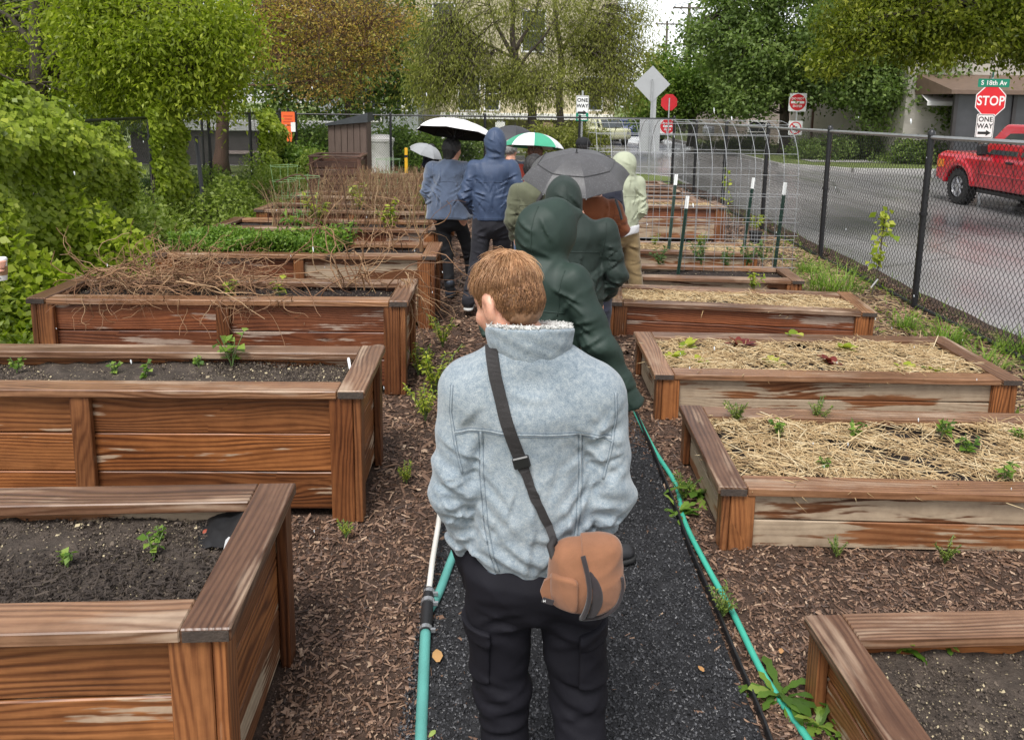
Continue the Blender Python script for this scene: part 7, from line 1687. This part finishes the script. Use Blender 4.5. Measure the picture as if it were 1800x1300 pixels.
tangle('reddish canes arching over the path end of the third bed', 'bramble_canes', on_bed(L3, .75, 1.25, -.1, .3, .66, .7), 22, 12, .065, lambda n: nrm(rdir(n) * np.array([.7, .7, .2]) + np.array([.1, .1, .9])), .0055, turn=.30, fork=2)
tangle('reddish canes spilling down the post of the third bed', 'bramble_canes', on_bed(L3, 1.22, 1.32, .0, .3, .70, .8), 22, 9, .065, lambda n: nrm(rdir(n) * np.array([.4, .5, .3]) + np.array([.35, -.1, -.5])), .0045, turn=.3, fork=1)
tangle('pale arching canes at the path end of the fourth bed', 'bramble_canes', on_bed(L4, .55, 1.2, -.25, .3, .64, .68), 22, 11, .075, lambda n: nrm(rdir(n) * np.array([.6, .6, .2]) + np.array([.05, 0, 1])), .0055, turn=.24, fork=2)
tangle('dense dead brown stalks in the fifth left-hand bed', 'dead_stalks', on_bed(L5, -.75, 1.15, -.3, .3, .62, .66), 190, 7, .085, lambda n: nrm(rdir(n) * np.array([.35, .35, .1]) + np.array([0, 0, 1])), .0036, mat=STALK, turn=.13, fork=2)
tangle('dense dead brown stalks in the sixth left-hand bed', 'dead_stalks', on_bed(L6, -.6, 1.1, -.3, .3, .6, .66), 180, 7, .09, lambda n: nrm(rdir(n) * np.array([.3, .3, .1]) + np.array([0, 0, 1])), .004, mat=STALK, turn=.12, fork=2)
tangle('reddish dead stalks in the seventh left-hand bed', 'dead_stalks', on_bed(L7, -.5, 1.1, -.3, .3, .6, .66), 180, 6, .075, lambda n: nrm(rdir(n) * np.array([.3, .3, .1]) + np.array([0, 0, 1])), .0045, mat=STALK, turn=.15, fork=2)
tangle('reddish dead stalks in the eighth left-hand bed', 'dead_stalks', on_bed(L8, -.8, .9, -.3, .3, .6, .66), 160, 6, .06, lambda n: nrm(rdir(n) * np.array([.3, .3, .1]) + np.array([0, 0, 1])), .005, mat=STALK, turn=.15, fork=2)
for (u, v, Y, lab) in ((610, 300, 8.6, 'tall pale bent cane standing in the fifth bed'), (555, 330, 7.2, 'dark upright cane beside the green crop'),):
    b = at(u + 12, 430, Y); m = MB().tube(smooth_path([b, b + Vector((-.05, 0, .25)), at(u - 20, v - 20, Y), at(u - 70, v - 10, Y)]), .007, 5).build('cane', TWIG); tag(m, lab, 'cane')
for i, (t_, x, y, lab) in enumerate(((L5, -.2, .1, 'green sprouting plant among the stalks of the fifth bed'), (L5, .7, -.2, 'yellow-green weed at the path end of the fifth bed'), (L6, .1, -.1, 'green weed among the stalks of the sixth bed'), (L6, .9, .0, 'pale weed at the path end of the sixth bed'), (L3, .0, -.1, 'pale green seedling beside the heap of dry vines'), (L3, .35, -.05, 'limp yellow-green seedling right of the dry vines'))):
    plant(lab, 'weed', lp(t_, x, y, .63), 'tomato' if i < 4 else 'bean', 1.5 if i < 4 else .9, LF_LETT)
# light green wire cages
CAGE = smat('light_green_wire', (.22, .36, .17), .5, .1)
for (t_, x, y, lab) in ((L6, -.95, .0, 'light green wire plant cage left of the dead stalks'), (L7, .2, .0, 'light green wire plant cage among the far dead stalks'), (L5, -.35, .1, 'light green wire plant cage in the fifth bed')):
    p = lp(t_, x, y, .62); t = thing('plant_cage', lab, 'plant cage', p)
    for i, (z, r_) in enumerate(((.18, .13), (.40, .16), (.60, .18))): MB().tube([(r_ * math.cos(q), r_ * math.sin(q), z) for q in np.linspace(0, 6.283, 20)], .003, 5).build('ring', CAGE, t, smooth=True)
    for k in range(4):
        q = k * 1.571; MB().tube([(.10 * math.cos(q), .10 * math.sin(q), -.05), (.185 * math.cos(q), .185 * math.sin(q), 0.62)], .0028, 5).build('leg', CAGE, t)
# ------------------------------------------------------------ small things
TAGW = smat('white_plant_tag', (.74, .75, .76), .5, .06)
def plant_tag(label, p, h, w_, ry=0.0, rz=0.0, mark=False):
    t = thing('plant_tag', label, 'plant tag', p); t.rotation_euler = (R(-14), ry, rz)
    MB().prism([(-w_ * .22, -.03), (w_ * .22, -.03), (w_ / 2, h * .35), (w_ / 2, h * .85), (w_ * .3, h), (-w_ * .3, h), (-w_ / 2, h * .85), (-w_ / 2, h * .35)], .0022).build('tag_blade', TAGW, t)
    if mark: put_text('Sea', w_ * .55, SBLACK, t, 0, h * .66, -.0018, 0.0, .8)
plant_tag('white plant tag with writing in the nearest left-hand bed', on(398, 985, .60), .075, .034, R(14), R(15), True)
plant_tag('white plant tag in the corner of the second left-hand bed', on(616, 650, .615), .07, .016, R(-12)); plant_tag('small white tag among the canes of the third bed', on(697, 508, .63), .06, .015)
tag(MB().box((0, 0, 0), (.014, .003, .12)).build('white_tag', TAGW), 'white tag hanging on the young vine by the fence', 'plant tag'); o = bpy.data.objects['white_tag']; o.location = on(1537, 498, .25) ; o.rotation_euler = (R(20), R(24), 0)
# torn black sheet in the corner of the nearest bed
g_ = MB(); c = lp(L1, 1.17, .30, .60); V = []; F = []
for i in range(9):
    for k in range(9):
        a, b = i / 8, k / 8; V.append(c + Vector((-.22 * a * (1 - .4 * b), -.20 * b + .03 * a, .002 + .075 * (1 - a) ** 1.5 * (1 - .5 * b) + .012 * math.sin(a * 11 + b * 7) * math.sin(b * 9))))
F = [(i * 9 + k, i * 9 + k + 1, i * 9 + 10 + k, i * 9 + 9 + k) for i in range(8) for k in range(8)]
g_.add(V, F); tag(g_.build('plastic_sheet', smat('black_sheet', (.010, .010, .011), .55, .3), smooth=True), 'torn black plastic sheet in the corner of the nearest left-hand bed', 'plastic sheet')
# young vine climbing by the fence
p = on(1532, 520, .02); t = thing('young_vine', 'young vine climbing a thin stake beside the right fence', 'plant', p)
tops = at(1556, 382, p.y) - p; MB().tube(smooth_path([(0, 0, 0), tops * .4 + Vector((.02, 0, 0)), tops * .8, tops]), .008, 6).build('stem', BARK, t, smooth=True)
m = 70; f = np.concatenate([rng.uniform(.42, .62, 26), rng.uniform(.78, 1.04, 44)]); PP = np.array(tops)[None] * f[:, None] + rng.normal(0, .045, (m, 3))
V, F = leaf_vf(PP, nrm(rdir(m) + np.array([0, 0, -.5])), nrm(rdir(m) * .6 + np.array([0, -.6, .6])), .09 * rng.uniform(.6, 1.2, m), .07 * rng.uniform(.6, 1.2, m)); link('leaves', mesh_np('leaves', V, F, rnd=rng.random(m)), LF_LETT, t)
p = at(1285, 345, 12.6); b = Vector((p.x, 12.6, .0)); t = thing('young_vine', 'thin climbing seedling behind the wire arch', 'plant', b); tops = at(1278, 294, 12.6) - b
MB().tube([(0, 0, 0), tops], .007, 5).build('stem', BARK, t); m = 40; f = rng.uniform(.4, 1, m); V, F = leaf_vf(np.array(tops)[None] * f[:, None] + rng.normal(0, .04, (m, 3)), rdir(m), nrm(rdir(m) + np.array([0, -.5, .5])), .08 * rng.uniform(.6, 1.2, m), .05 * rng.uniform(.6, 1.2, m)); link('leaves', mesh_np('leaves', V, F, rnd=rng.random(m)), LF_LETT, t)
p = on(1327, 428, 0); t = thing('nursery_pot', 'black nursery pot with a small plant by the fence', 'pot', p); MB().lathe([(.075, 0), (.095, .17), (.105, .17), (.105, .19), (.09, .19)], 16).build('pot', BLKPL, t, smooth=40); (V, F), st = stemmy(.3, 6, 16, .06, .03); link('leaves', mesh_np('leaves', V + np.array([0, 0, .17]), F, rnd=rng.random(len(F))), LF_LETT, t)
# fallen leaves and scraps
SCR = rnd_mat('fallen_leaf', [(.35, .14, .04), (.45, .26, .10), (.30, .05, .04), (.25, .33, .08)], .6)
for i, (u, v, z, lab) in enumerate(((1237, 1182, .02, 'orange fallen leaf on the black gravel'), (358, 940, .60, 'red fallen leaf in the nearest left-hand bed'), (770, 1165, .02, 'brown curled leaf beside the faded hose'), (1372, 1150, .02, 'brown dead leaf between hose and near right bed'), (765, 1285, .02, 'green scrap of leaf at the bottom of the gravel path'))):
    L_ = .035 if i != 2 else .075; V, F = blades_vf(np.zeros((1, 3)), np.array([rng.uniform(0, 6)]) if i != 2 else np.array([R(100)]), np.array([.25]), np.array([L_]), np.array([L_ * .55]), np.array([.6]), 3, [.3, 1, .8, .1])
    o = link('fallen_leaf', mesh_np('fallen_leaf', V, F, True, rnd=np.full(3, [.2, .62, .35, .4, 1.0][i])), SCR); o.location = on(u, v, z) + Vector((0, 0, .006)); tag(o, lab, 'leaf')
# weeds and dry grass along the fence foot
weeds(2400, 3.45, 4.35, 4.0, 12, lambda x, y: np.clip(.16 * (.4 + .6 * np.sin(y * 3.3) * np.sin(x * 9 + y)) , 0, .3), .05, .02, LF_WEED, 'low weeds along the foot of the right fence', keep=lambda x, y: np.sin(y * 2.2 + x * 3) + rng.normal(0, .4, len(x)) > -.1)
n = 700; x = rng.uniform(4.05, 4.75, n); y = rng.uniform(3.5, 16, n); V, F = blades_vf(np.stack([x, y, 0 * x], 1), rng.uniform(0, 6.28, n), rng.uniform(.8, 1.5, n), rng.uniform(.06, .2, n), rng.uniform(.004, .008, n), rng.uniform(.4, 1.4, n))
tag(link('fence_grass', mesh_np('fence_grass', V, F, rnd=np.repeat(rng.random(n), 3)), LF_GRASS), 'thin grass growing under the right fence', 'grass', kind='stuff')
# rain
n = 150; Yd = rng.uniform(1.2, 9, n); uu = rng.uniform(0, 1800, n); vv = rng.uniform(150, 1100, n); PP = np.array([tuple(at(a, b, c)) for a, b, c in zip(uu, vv, Yd)]); PP = PP[(PP[:, 2] > .75)]; n = len(PP)
S = np.stack([PP, PP + np.array([.0005, 0, -.004]), PP + np.array([.001, 0, -.009])], 1); V, F = tubes_vf(S, np.array([[.0008, .0017, .0006]]) * rng.uniform(.6, 1.2, n)[:, None], 4)
tag(link('falling_rain', mesh_np('falling_rain', V, F, True), smat('water_drop', (.8, .82, .85), .15, 0)), 'scattered falling raindrops', 'rain', kind='stuff')

_np = bpy.data.objects['name_patch']; put_text('H', .011, SWHITE, _np, -.116, -.0445, -.0402)
print('SCENE', len(bpy.data.objects), 'objects')
